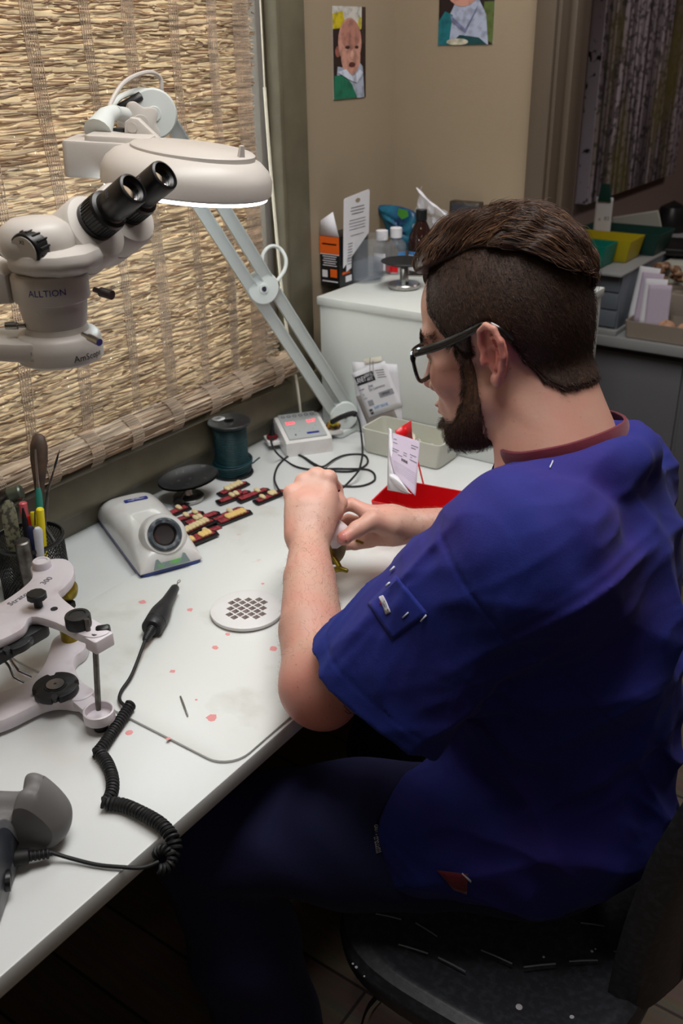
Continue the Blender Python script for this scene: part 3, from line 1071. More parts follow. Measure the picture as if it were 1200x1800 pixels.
# ---------------------------------------------------------------- tooth cards
def cards():
    def card(L, w, layout, name='tooth_card'):
        t = thing('tooth_card', '', 'tooth card', (0, 0, 0))
        b = MB('black_plastic').prism([(-L / 2, -w / 2), (L / 2 - .004, -w / 2), (L / 2, w * .1), (L / 2 - .006, w / 2), (-L / 2 + .004, w / 2), (-L / 2, -w * .1)], 0, .0035, bev=.0008)
        b.build('backing_plate', t, world=False)
        b = MB('wax_red').prism([(-L / 2 + .006, -w / 2 + .0048), (L / 2 - .008, -w / 2 + .0048), (L / 2 - .008, w / 2 - .0050), (-L / 2 + .007, w / 2 - .0050)], .003, .0066, bev=.0016)
        b.build('wax_strip', t, world=False)
        for x, big, col in layout:
            b = MB(col)
            h = .0062 if big else .0052
            b.lathe([(0, -.001), (.0030, .0), (.0044, .004), (.0050, .0085), (.0047, .0115), (.0032, .0136), (0, .0142)], (x, -.0065, .0080), (0, 1, .12), 12, squash=(1.0, .66))
            b.build('artificial_tooth', t, world=False)
        return t

    full = [(-.024 + i * .0078, i in (2, 3), 'tooth') for i in range(7)]
    rnd = random.Random(3)
    # (px, py of the middle, angle jitter, teeth, label, lift)
    G1, G2 = 'tooth cards grouped by the green wax spool', 'tooth cards grouped beside the wax heater'
    lst = [
        ((410, 859), 4, [(-.016 + i * .0085, 0, 'tooth') for i in range(5)], 'black tooth card full of cream teeth touching the green wax spool', G1, .0),
        ((411, 874), 0, [(-.004, 0, 'tooth'), (.006, 0, 'tooth'), (.014, 0, 'wax_red')], 'red tooth card with few teeth, next to the full card touching the spool', G1, 0.0),
        ((445, 870), 1, [(.010, 0, 'tooth')], 'red wax tooth card with one single tooth, between its two neighbours near the spool', G1, 0),
        ((475, 873), 1, [(-.018, 0, 'tooth'), (.002, 0, 'tooth'), (.009, 0, 'tooth')], 'rightmost tooth card of the spool group, partly under the black cable', G1, 0),
        ((304, 902), 2, [(-.012, 0, 'tooth'), (.014, 0, 'tooth')], 'tooth card nearest the dark dish stand, behind the wax heater', G2, 0),
        ((326, 911), 0, [(-.022, 0, 'tooth'), (.002, 0, 'tooth'), (.02, 0, 'tooth')], 'red tooth card with three scattered teeth behind the wax heater', G2, 0),
        ((355, 912), 1, [(-.012, 0, 'tooth'), (-.004, 0, 'tooth')], 'red tooth card with a pair of joined teeth, middle of the heater group', G2, 0.004),
        ((400, 905), 2, [(.006, 0, 'tooth')], 'red tooth card with one tooth at its far end, behind the yellow-toothed card', G2, 0),
        ((411, 913), 1, [(-.012 + i * .0066, 0, 'tooth_yellow') for i in range(6)], 'rightmost tooth card of the heater group with a tight row of yellow teeth', G2, 0.0),
        ((345, 928), 2, full, 'longest row of cream teeth on a red card lying across the heater group', G2, .007),
        ((362, 938), 0, [(.0, 0, 'tooth')], 'dark tooth card half hidden beneath the long row of teeth', G2, 0),
        ((350, 951), 1, [(-.014, 0, 'tooth_yellow'), (.006, 0, 'tooth_yellow'), (.013, 0, 'tooth_yellow'), (.020, 0, 'tooth_yellow')], 'front tooth card beside the heater collar with long orange-yellow teeth', G2, 0.003),
    ]
    for (u, v), ja, lay, lab, g, lift in lst:
        c = Z(u, v, D + .003 + lift)
        t = card(.076 if 'longest' not in lab else .084, .0225, lay)
        t['label'] = lab
        t['group'] = g
        a = math.radians(76 + ja * 3 + rnd.uniform(-3, 3))
        on_mat = c[0] > .205 and c[1] < 1.165
        t.location = (c[0], c[1], D + (.0046 if on_mat else .0006) + lift)
        t.rotation_euler = (math.radians(rnd.uniform(-2, 2)) if lift else 0, 0, a)


cards()

# ---------------------------------------------------------------- green wax wire spool
def spool():
    c = np.array([.068, 1.245, D])
    t = thing('wax_wire_spool', 'spool of dark green wax wire with black flanges standing on the bench', 'spool', c)
    b = MB('black_dusty').lathe([(.0, .0003), (.040, .0003), (.041, .002), (.040, .004), (.012, .004)], c, n=48)
    b.lathe([(.030, .104), (.0405, .104), (.0415, .1055), (.0415, .108), (.040, .1095), (.011, .1100), (.010, .1090), (.010, .08), (0, .08)], c, n=48)
    b.lathe([(.012, .003), (.012, .105)], c, n=24)
    b.build('reel', t)
    b = MB('green_wax')
    h = []
    for k in range(28):
        z = .0055 + k * .0035
        r = .0345 if k < 7 else .0315
        h += [(r - .0018, z - .00175), (r + .0003, z - .0011), (r + .0010, z), (r + .0003, z + .0011)]
    b.lathe([(.01, .004)] + h + [(.01, .103)], c, n=48)
    rnd = random.Random(2)
    for k in range(5):
        b.tube([c + np.array([(.0365 + .0006 * k) * math.cos(a + k), (.0365 + .0006 * k) * math.sin(a + k), .010 + k * .0042 + .004 * math.sin(a * 1.0 + k)]) for a in np.linspace(0, 5.6, 40)], .0017, 6)
    b.tube(spline([c + np.array([.036, .018, .022]), c + np.array([.043, .026, .03]), c + np.array([.046, .03, .033])], 4), .0015, 6)
    b.build('green_wax_wire', t)
    p = MB('paper_white')
    p.add([c + np.array([.012 * math.cos(a) - .021, .013 * math.sin(a) - .006, .1112]) for a in np.linspace(0, 2 * PI, 25)[:-1]], [tuple(range(24))], False)
    p.use('ink_grey')
    for k in range(3):
        p.box(c + np.array([-.021 + k * .003 - .003, -.006, .1116]), (.0008, .012 - k * .002, .0002))
    p.build('round_label', t)


spool()

# ---------------------------------------------------------------- tilted black dish on a metal foot
def dish():
    c = Z(332, 878, D)
    t = thing('dish_stand', 'shallow black oval dish tilted on a round metal foot next to the wax spool', 'dish', c)
    b = MB('steel').lathe([(0, .0004), (.027, .0004), (.0285, .002), (.0285, .008), (.026, .010), (.008, .0115), (.0065, .014), (.006, .034), (0, .034)], c, n=40)
    b.build('foot', t)
    n = np.array([.12, -.10, 1.0])
    n /= np.linalg.norm(n)
    cc = c + np.array([0, .004, .039])
    b = MB('black_dusty')
    ux = np.array([.45, 1.0, .06])
    M = frame(cc, ux, np.cross(n, ux))
    def fn(u, v):
        r = .046 * u
        z = -.004 + .010 * u ** 3
        a = 2 * PI * v
        return M @ Vector((1.22 * r * math.cos(a), .80 * r * math.sin(a), z))
    b.surf(fn, 14, 48, closed_v=True)
    def fn2(u, v):
        r = .0475 * (1 - u)
        z = -.0065 + .0095 * (1 - u) ** 3
        a = 2 * PI * v
        return M @ Vector((1.22 * r * math.cos(a), .80 * r * math.sin(a), z))
    b.surf(fn2, 14, 48, closed_v=True)
    b.build('oval_dish', t)
    p = c + np.array([.008, -.034, .011])
    b = MB('steel_dull').tube([c + np.array([.006, -.004, .029]), p + np.array([0, .01, .008]), p + np.array([0, .004, 0])], .0022, 8)
    b.build('bracket', t)
    b = MB('black_plastic').cyl(p + np.array([-.004, 0, 0]), p + np.array([.006, -.004, 0]), .0095, n=20, bev=.002)
    b.build('thumb_screw', t)


dish()

# ---------------------------------------------------------------- LED wax carver unit
def carver():
    M = frame((.092, 1.445, D), (.80, .60, 0), (-.60, .80, 0))
    M = frame((.098, 1.432, D), Vector(Z(560, 786, D) - Z(481, 797, D)), (-.6, .8, 0))
    w, d = .098, .105
    t = thing('wax_carver_unit', 'white electric wax carver unit with two red digit displays on the bench', 'wax carver', M @ Vector((0, 0, 0)))
    # side profile (y,z): low front, sloping lid
    prof = [(-d / 2, 0), (-d / 2, .030), (-d / 2 + .006, .034), (d / 2 - .012, .052), (d / 2, .050), (d / 2, 0)]
    Mx = M @ Matrix(((0, 0, 1, 0), (1, 0, 0, 0), (0, 1, 0, 0), (0, 0, 0, 1)))
    b = MB('heater_white').prism(prof, -w / 2, w / 2, Mx, bev=.003)
    b.build('case', t)
    sl = Vector((0, d - .022, .018))
    Mp = frame(M @ Vector((0, 0.0, .0448)), M.to_3x3() @ Vector((1, 0, 0)), M.to_3x3() @ Vector((0, 1, .196)))
    mat('panel_silver', (168, 172, 172), .35)
    b = MB('panel_silver').prism(rrect(.080, .096, .002), -.002, .0012, Mp, bev=.0006)
    for k in range(6):
        x = -.031 + k * .0125
        b.use('ink_grey').lathe([(.0028, .0013), (.0046, .0013), (.0046, .0017), (.0028, .0017)], Mp @ Vector((x, .037, 0)), Mp.to_3x3() @ Vector((0, 0, 1)), 16)
    for x, y in ((-.02, -.012), (-.012, -.022), (.018, -.018), (.026, -.008), (-.028, -.010)):
        b.use('ink_grey').box(Mp @ Vector((x, y, .0013)), (.0016, .0016, .0004))
    b.use('navy_blue').prism(rrect(.026, .0065, .0005, 2, .014, -.033), .001, .0016, Mp)
    b.use('ink_black').prism(rrect(.003, .004, .0005, 2, -.023, -.034), .001, .0016, Mp)
    b.build('control_panel', t)
    for x0 in (-.0225, .0225):
        for k, dg in enumerate('200' if x0 < 0 else '207'):
            pass
        b = MB('led_red')
        b.text('200' if x0 < 0 else '207', .0125, Mp @ Matrix.Translation((x0, .011, .0014)), sx=1.05)
        b.build('digit_display', t)
    # side tabs with the two wax pens resting in them
    b = MB('heater_white').prism(rrect(.026, .044, .003, 3, -.062, .012), .012, .020, M, bev=.001)
    b.build('side_tab', t)
    b = MB('heater_white').prism(rrect(.05, .040, .003, 3, .066, .024), .012, .020, M, bev=.001)
    b.build('side_tab', t)
    q = np.array(M @ Vector((-.062, .010, .020)))
    t1 = thing('wax_pen', 'dark red wax pen standing in the left tab of the carver unit', 'wax pen', q)
    MB('dark_red').lathe([(.004, -.002), (.011, .0), (.012, .004), (.011, .008), (.007, .009)], q, (0, 0, 1), 24).build('collar', t1)
    MB('black_plastic').lathe([(0, .004), (.006, .006), (.0055, .014), (.0035, .022), (.0030, .034), (0, .035)], q, (.05, .03, 1), 16).build('grip', t1)
    q = np.array(M @ Vector((.075, .024, .0215)))
    t2 = thing('wax_pen', 'black and yellow wax pen propped on the right tab of the carver unit', 'wax pen', q)
    mat('amber', (150, 110, 30), .4, vary=(120, (40, 30, 20), .45, .6))
    MB('amber').lathe([(0, 0), (.014, .0), (.016, .003), (.015, .0075), (.008, .0095)], q, (.0, .0, 1), 24).build('cap', t2)
    pa, pb = W(582, 744, 1.965), W(626, 729, 1.93)
    MB('bin_yellow').tube([q + np.array([.004, 0, .008]), W(583, 742, 1.965)], [.008, .006], 14).build('ferrule', t2)
    MB('black_rubber').tube(spline([W(583, 742, 1.965), W(600, 733, 1.945), W(618, 727, 1.935), pb], 4), [.0055] * 9 + [.0062] * 3 + [.004], 12).build('grip', t2)
    # cables
    c = MB('black_rubber')
    zc = D + .0025
    c.tube(spline([pb, W(632, 745, 1.91), W(637, 790, 1.84), W(634, 815, 1.80), Z(628, 830, zc + .02), Z(606, 854, zc), Z(587, 866, zc), Z(560, 872, zc)], 8), .0021, 7)
    c.build('cable', t2)
    c = MB('black_rubber')
    tip = W(475, 778, 1.885)
    c.tube(spline([np.array(M @ Vector((-.060, .006, .022))), W(476, 775, 1.89), W(483, 792, 1.86), Z(497, 806, zc), Z(520, 820, zc), Z(550, 826, zc + .001), Z(580, 828, zc), Z(620, 828, zc), Z(645, 815, zc), Z(640, 800, zc), Z(612, 799, zc), Z(590, 806, zc + .002), Z(568, 820, zc + .003), Z(552, 815, zc), Z(535, 804, zc), Z(519, 797, zc)], 8), .0020, 7)
    c.build('cable', t1)
    c = MB('black_rubber')
    c.tube(spline([Z(513, 797, zc), Z(530, 802, zc), Z(562, 822, zc), Z(600, 824, zc), Z(648, 826, zc), Z(659, 842, zc), Z(640, 853, zc), Z(610, 855, zc), Z(580, 850, zc)], 8), .0020, 7)
    c.tube(spline([Z(527, 797, zc + .002), Z(508, 801, zc), Z(489, 818, zc), Z(482, 840, zc + .002), Z(488, 858, D + .012), Z(497, 868, D + .010), Z(512, 876, zc)], 8), .0020, 7)
    o = c.build('supply_cable', t)


carver()
# ================================================================ magnifier lamp
def magnifier():
    base = np.array([.128, 1.556, D])
    t = thing('magnifier_lamp', 'white magnifier lamp with a glowing ring under its round head on a jointed twin-bar arm', 'lamp', base)
    MB('lamp_arm_white').prism(rrect(.060, .085, .012, 5, .118, 1.545), D + .0005, D + .014, bev=.003).build('base_plate', t)
    pv = W(597, 722, 2.0)
    b = MB('lamp_arm_white')
    b.cyl((pv[0], pv[1], D + .012), (pv[0], pv[1], D + .03), .014, .012)
    b.build('pivot', t)
    disc_ax = -CR[:, 2] * 0 + np.array([.80, -.58, .05])
    disc_ax /= np.linalg.norm(disc_ax)
    def joint(p, r, th, name='joint_disc', mat_='lamp_arm_white'):
        q = MB(mat_)
        q.lathe([(0, -th / 2), (r * .94, -th / 2), (r, -th / 2 + .003), (r, th / 2 - .004), (r * .92, th / 2), (r * .3, th / 2 + .0015), (r * .28, th / 2 + .0035), (0, th / 2 + .0035)], p, disc_ax, 36)
        q.use('steel').lathe([(.0045, th / 2 + .0034), (.0045, th / 2 + .005), (0, th / 2 + .005)], p, disc_ax, 16)
        q.build(name, t)
    joint(W(603, 729, 1.995), .031, .022)
    el = W(460, 505, 1.72)
    joint(el, .030, .026)
    uj = W(268, 200, 1.42)
    def bar(p, q, w, h, m='lamp_arm_white'):
        p, q = np.array(p), np.array(q)
        ax = (q - p) / np.linalg.norm(q - p)
        M = frame(p, ax, np.cross(disc_ax, ax))
        L = np.linalg.norm(q - p)
        return M, L
    def arms(p0, p1, sep):
        ax = (p1 - p0) / np.linalg.norm(p1 - p0)
        up = np.cross(disc_ax, ax)
        up /= np.linalg.norm(up)
        for s in (-1, 1):
            a, c = p0 + up * s * sep, p1 + up * s * sep
            M, L = bar(a, c, 0, 0)
            q = MB('lamp_arm_white')
            # U-channel section
            sec = [(-.0108, -.009), (.0108, -.009), (.0108, .009), (.0088, .009), (.0088, -.0065), (-.0088, -.0065), (-.0088, .009), (-.0108, .009)]
            Mx = M @ Matrix(((0, 0, 1, 0), (1, 0, 0, 0), (0, 1, 0, 0), (0, 0, 0, 1)))
            q.prism([(y, z) for y, z in sec], .004, L - .004, Mx)
            q.prism([(-.0100, -.0085), (.0100, -.0085), (.0100, .006), (-.0100, .006)], .005, L - .005, Mx)
            q.build('arm_bar', t)
    arms(W(600, 722, 2.0), el, .0165)
    arms(el, uj, .0165)
    joint(uj, .036, .024)
    # star knob on the upper joint
    kp = W(245, 218, 1.36)
    q = MB('cream_plastic')
    n = 60
    prof = []
    M = frame(kp, np.cross(disc_ax, [0, 0, 1.0]), np.cross(disc_ax, np.cross(disc_ax, [0, 0, 1.0])))
    pts = [((.0275 + .0042 * math.cos(5 * a)) * math.cos(a), (.0275 + .0042 * math.cos(5 * a)) * math.sin(a)) for a in np.linspace(0, 2 * PI, n + 1)[:-1]]
    q.prism(pts, -.010, .010, M, bev=.003)
    q.use('cream_plastic').lathe([(.012, -.0145), (.0125, -.013), (.0125, .013), (.012, .0145), (0, .0145)], kp, disc_ax, 24)
    q.build('star_knob', t)
    # black cavity plate between knob and joint
    q = MB('black_plastic')
    q.box(W(225, 185, 1.40), (.05, .012, .02), Matrix(frame((0, 0, 0), CR[:, 0] * .85 + CR[:, 1] * .5, CR[:, 1]).to_3x3()).to_4x4(), bev=.003)
    q.build('joint_insert', t)
    q = MB('lamp_arm_white').tube(spline([W(192, 195, 1.36), W(205, 175, 1.39), W(232, 162, 1.40), W(255, 158, 1.42), W(272, 168, 1.43)], 6), .006, 10, flat=(1.0, .6))
    q.build('joint_strap', t)
    # neck from the head up to the joint
    q = MB('lamp_arm_white')
    a0, a1, a2, a3 = W(172, 232, 1.24), W(186, 205, 1.26), W(200, 198, 1.28), W(218, 203, 1.33)
    q.tube([a0, a0 + (a1 - a0) * .5, a1, a2], [.019, .016, .0125, .0105], 16)
    q.tube([a2, (a2 + a3) / 2, a3], [.0105, .0098, .0115], 16)
    q.build('neck', t)
    # head: a flat round shade, long block behind it
    hc = W(330, 297, 1.20)
    up = np.array([-.02, -.03, 1.0]) + CR[:, 0] * .17
    up /= np.linalg.norm(up)
    q = MB('cream_plastic')
    R = .1085
    q.lathe([(0, .024), (.060, .0235), (.078, .0215), (.093, .016), (.103, .007), (R, -.004), (R + .0005, -.020), (R - .0015, -.0225), (R - .004, -.020), (R - .006, 0), (.06, .004), (0, .004)], hc, up, 72)
    q.build('shade', t)
    g = MB('lamp_glow')
    g.lathe([(R - .0045, -.0225), (R - .0045, -.027), (R - .012, -.0285), (.074, -.0285), (.070, -.026), (.070, -.012), (R - .006, -.012)], hc, up, 72)
    g.build('light_ring', t)
    MB('lens_glass').lathe([(0, -.012), (.064, -.012), (.069, -.010), (.064, -.006), (0, -.003)], hc, up, 48).build('lens', t)
    # lens cover disc set eccentric on top with its tab
    cv = hc + up * .0235 + CR[:, 0] * .006
    q = MB('cream_plastic')
    q.lathe([(0, .004), (.0755, .0025), (.0785, .0005), (.079, -.006)], cv, up, 64)
    tb = W(423, 284, 1.165)
    q.tube([tb - up * .008, tb + up * .006, tb + up * .0185], [.0105, .0085, .0062], 4, flat=(1, .55))
    q.build('lens_cover', t)
    # ballast housing
    q = MB('cream_plastic')
    rx = CR[:, 0] * .985 + np.array([0, 0, -.05])
    hb = W(182, 274, 1.245)
    M = frame(hb, rx, np.cross(up, rx))
    q.prism(rrect(.088, .085, .008, 4), -.024, .022, M, bev=.004)
    M = frame(W(215, 255, 1.235), rx, np.cross(up, rx))
    q.prism(rrect(.085, .07, .01, 4), -.02, .014, M, bev=.004)
    q.build('ballast_housing', t)
    q = MB('cream_plastic')
    hg = W(243, 232, 1.245)
    M = frame(hg, rx, up)
    q.prism([(-.018, -.012), (.040, -.016), (.010, .010), (.002, .017), (-.008, .018), (-.016, .012)], -.009, .009, M, bev=.003)
    q.lathe([(0, .0088), (.0065, .009), (.0065, .0105), (0, .0105)], hg + np.array(M.to_3x3() @ Vector((-.006, .006, 0))), -np.array(M.to_3x3().col[2]) * -1, 16)
    q.build('hinge_bracket', t)
    q = MB('black_plastic').box(W(213, 229, 1.25), (.022, .014, .006), bev=.002)
    q.build('rocker_switch', t)
    # supply cord: loop over the top joint and loop at the elbow
    c = MB('cream_plastic')
    c.tube(spline([W(190, 200, 1.30), W(196, 178, 1.32), W(215, 148, 1.34), W(240, 132, 1.38), W(265, 127, 1.41), W(281, 137, 1.43), W(284, 160, 1.44), W(284, 190, 1.46)], 8), .0032, 8)
    c.build('power_cord', t)
    c = MB('lamp_arm_white')
    c.tube(spline([W(452, 486, 1.73), W(459, 468, 1.73), W(463, 445, 1.73), W(476, 433, 1.74), W(492, 437, 1.75), W(502, 455, 1.75), W(500, 474, 1.75), W(488, 492, 1.74), W(478, 500, 1.73)], 8), .0036, 8)
    c.build('power_cord', t)


magnifier()

# ================================================================ stereo microscope
def microscope():
    rc = W(104, 600, 0.985)
    t = thing('stereo_microscope', 'cream stereo microscope with black eyepieces, zoom knob and ring light on a side arm', 'microscope', rc)
    up = np.array([0, 0, 1.0])
    b = MB('cream_plastic')
    b.lathe([(.027, -.017), (.041, -.0185), (.0438, -.016), (.0446, -.004), (.043, .007), (.0385, .0115), (.0325, .0125), (.031, .018), (.0285, .018), (.0275, .0), (.027, -.017)], rc, up, 64)
    lf = -CR[:, 0]
    lf = np.array([lf[0], lf[1], 0]) / np.linalg.norm(lf[:2])
    fr = np.array([lf[1], -lf[0], 0])
    if np.dot(fr, CAM - rc) < 0:
        fr = -fr
    M = frame(rc + lf * .078, lf, fr)
    b.prism([(-.068, -.038), (-.045, -.036), (-.0, -.024), (.06, -.018), (.06, .026), (.0, .030), (-.045, .040), (-.068, .041)], -.011, .009, M, bev=.004)
    b.build('ring_light', t)
    MB('panel_silver' if 'panel_silver' in MATS else 'steel').lathe([(.028, -.0158), (.041, -.0168)], rc, up, 48).build('ring_lens', t)
    # three thumb screws holding the ring
    for q0, q1 in ((W(145, 587, .945), W(175, 602, .93)), (W(45, 572, .96), W(10, 573, .96)), ):
        s = MB('steel').tube([q0, q0 + (q1 - q0) * .4], .0022, 10)
        s.tube([q0 + (q1 - q0) * .4, q1], .0038, 12)
        s.build('thumb_screw', t)
    # objective barrel, clamp, flange, pod
    b = MB('cream_plastic')
    b.lathe([(0, .006), (.0255, .007), (.0285, .012), (.0315, .022), (.0335, .034), (.0345, .043), (.0355, .0445), (.0375, .0455), (.0385, .048), (.0385, .070), (.0375, .0725), (.034, .074), (0, .074)], rc, up, 56)
    b.build('objective_barrel', t)
    b = MB('steel_dull').tube([W(166, 509, .965), W(177, 513, .96)], .0028, 10)
    b.tube([W(177, 513, .96), W(197, 519, .955)], .0050, 14)
    b.build('clamp_screw', t)
    b = MB('cream_plastic')
    b.lathe([(.034, .072), (.038, .074), (.046, .0785), (.0485, .083), (.0485, .088), (.046, .094), (.038, .098), (0, .098)], rc + np.array([.006, .006, 0]), up, 10)
    b.build('dovetail_flange', t)
    b = MB('cream_plastic')
    b.lathe([(.034, .090), (.038, .096), (.038, .106), (.033, .118), (.022, .125), (0, .127)], rc + np.array([-.006, -.004, 0]), up, 40)
    b.build('zoom_pod', t)
    # inclined head: two prism housings side by side, tilted up towards the operator
    hx = W(242, 325, .921) - W(183, 375, .955)
    hx /= np.linalg.norm(hx)
    side = W(287, 310, .971) - W(242, 325, .921)
    side -= hx * (side @ hx)
    side /= np.linalg.norm(side)
    upn = np.cross(hx, side)
    if upn[2] < 0:
        upn = -upn
    nh = W(181, 377, .955) - hx * .037 - upn * .005
    fh = nh + side * .056
    for p, k in ((nh, 0), (fh, 1)):
        b = MB('cream_plastic')
        b.lathe([(0, -.052), (.024, -.051), (.033, -.044), (.036, -.034), (.0365, -.014), (.0355, -.0135), (.0355, -.0125), (.0365, -.012), (.0365, .016), (.034, .0205), (.026, .0225), (0, .0225)], p, hx, 48)
        b.build('prism_housing', t)
    b = MB('cream_plastic')
    b.tube([nh - hx * .036, fh - hx * .036], .030, 24)
    b.build('bridge', t)
    eye = hx
    n0 = nh + upn * .005
    f0 = fh + upn * .005
    for p in (n0, f0):
        b = MB('black_plastic')
        b.lathe([(.020, .016), (.0215, .0205), (.0215, .028), (.0205, .0285), (.0205, .044), (.0215, .0445), (.0205, .048), (.0168, .0495), (.0160, .052), (.0166, .053), (.0166, .086), (.0158, .0885), (.0135, .0895), (.0130, .0865), (.0104, .0845), (.0104, .081), (0, .080)], p, eye, 40)
        for k in range(36):      # knurl of the dioptre ring
            a = 2 * PI * k / 36
            ra = side * math.cos(a) + upn * math.sin(a)
            b.tube([p + eye * .0287 + ra * .0207, p + eye * .0438 + ra * .0207], .0009, 4)
        b.use('ink_grey').text('10X', .006, frame(p + eye * .067 + (-side * .80 + upn * .60) * .0169, upn * .80 + side * .60, eye) @ RZ(0), depth=.0003)
        b.build('eyepiece', t)
        b = MB('clear_glass').lathe([(0, .0825), (.0100, .0815), (.0104, .081)], p, eye, 28)
        b.build('eye_lens', t)
    # zoom knobs (near, far) across the pod
    kc = W(56, 437, .915)
    kx = -side
    M0 = kc - kx * 0
    b = MB('black_plastic')
    b.lathe([(.010, -.035), (.010, -.022), (.0165, -.020), (.0180, -.016), (.0180, .008), (.0172, .0105), (.0155, .0115), (0, .0115)], kc, kx, 32)
    for k in range(16):
        a = 2 * PI * k / 16
        ra = hx * math.cos(a) + upn * math.sin(a)
        b.tube([kc - kx * .015 + ra * .0178, kc + kx * .007 + ra * .0178], .0013, 5)
    ko = b.build('zoom_knob', t)
    b = MB('cream_plastic').lathe([(.0150, .0112), (.0150, .0122), (0, .0122)], kc, kx, 32)
    xx = CR[:, 0] - kx * np.dot(CR[:, 0], kx)
    xx /= np.linalg.norm(xx)
    Mk = frame(kc + kx * .0123, xx, np.cross(kx, xx))
    b.use('ink_black').text('X2', .005, Mk @ Matrix.Translation((-.0, .0095, 0)))
    b.text('X1', .005, Mk @ Matrix.Translation((-.001, -.0105, 0)))
    b.build('knob_face', ko)
    far = kc - kx * .118 + upn * .0
    b = MB('black_plastic').lathe([(0, -.008), (.016, -.007), (.018, 0), (.018, .022), (.012, .024)], far, kx, 28)
    b.build('zoom_knob', t)
    # holder arm to the left and the focusing block
    b = MB('cream_plastic')
    ar = rc + np.array([0, 0, .058])
    dl = lf * .85 - np.array([0.35, .1, 0])
    dl /= np.linalg.norm(dl)
    M = frame(ar, dl, fr)
    prof = [(.036, -.014), (.06, -.016), (.085, -.005), (.30, .010), (.30, .048), (.10, .042), (.06, .030), (.036, .015)]
    Mx = frame(ar, dl, up)
    b.prism(prof, -.022, .020, Mx, bev=.005)
    b.build('holder_arm', t)
    b = MB('cream_plastic').prism([(.088, -.13), (.30, -.13), (.30, -.012), (.12, -.012), (.10, -.03), (.092, -.06)], -.020, .004, Mx, bev=.004)
    b.build('focus_block', t)
    # column and foot on the bench, off to the left
    pc_ = ar + dl * .285
    MB('steel').cyl((pc_[0], pc_[1], D + .014), (pc_[0], pc_[1], ar[2] + .12), .0125, n=24).build('column', t)
    MB('cream_plastic').prism(rrect(.12, .16, .02, 5, pc_[0], pc_[1]), D + .0006, D + .016, bev=.004).build('foot_plate', t)
    kb = W(6, 425, 1.06)
    MB('black_plastic').lathe([(0, 0), (.017, 0), (.019, .004), (.019, .02), (0, .022)], kb, -fr * -1, 24).build('focus_knob', t)
    # lettering wrapped round the barrels
    def wrap(txt, size, c, r, z, ang, name, m='navy_blue', slant=0):
        """text laid on a vertical cylinder of radius r round c, centred on direction ang"""
        b = MB(m)
        b.text(txt, size, Matrix.Identity(4), depth=.0)
        vs = []
        for x, y, zz in b.v:
            a = ang + x / r
            rr = r + .0003
            vs.append((c[0] + rr * math.cos(a), c[1] + rr * math.sin(a), c[2] + z + y + slant * x))
        b.v = vs
        b.build(name, t)
    va = math.atan2(CAM[1] - rc[1], CAM[0] - rc[0])
    wrap('ALLTION', .0092, rc, .0385, .0585, va - .12, 'maker_lettering')
    wrap('AmScope', .0095, rc, .0442, -.009, va + .68, 'ring_lettering', 'ink_black')
    wrap('CE', .0062, rc, .0442, -.002, va - .75, 'ring_lettering', 'ink_grey')
    wrap('RoHS', .0035, rc, .0442, -.008, va - .75, 'ring_lettering', 'ink_grey')


microscope()

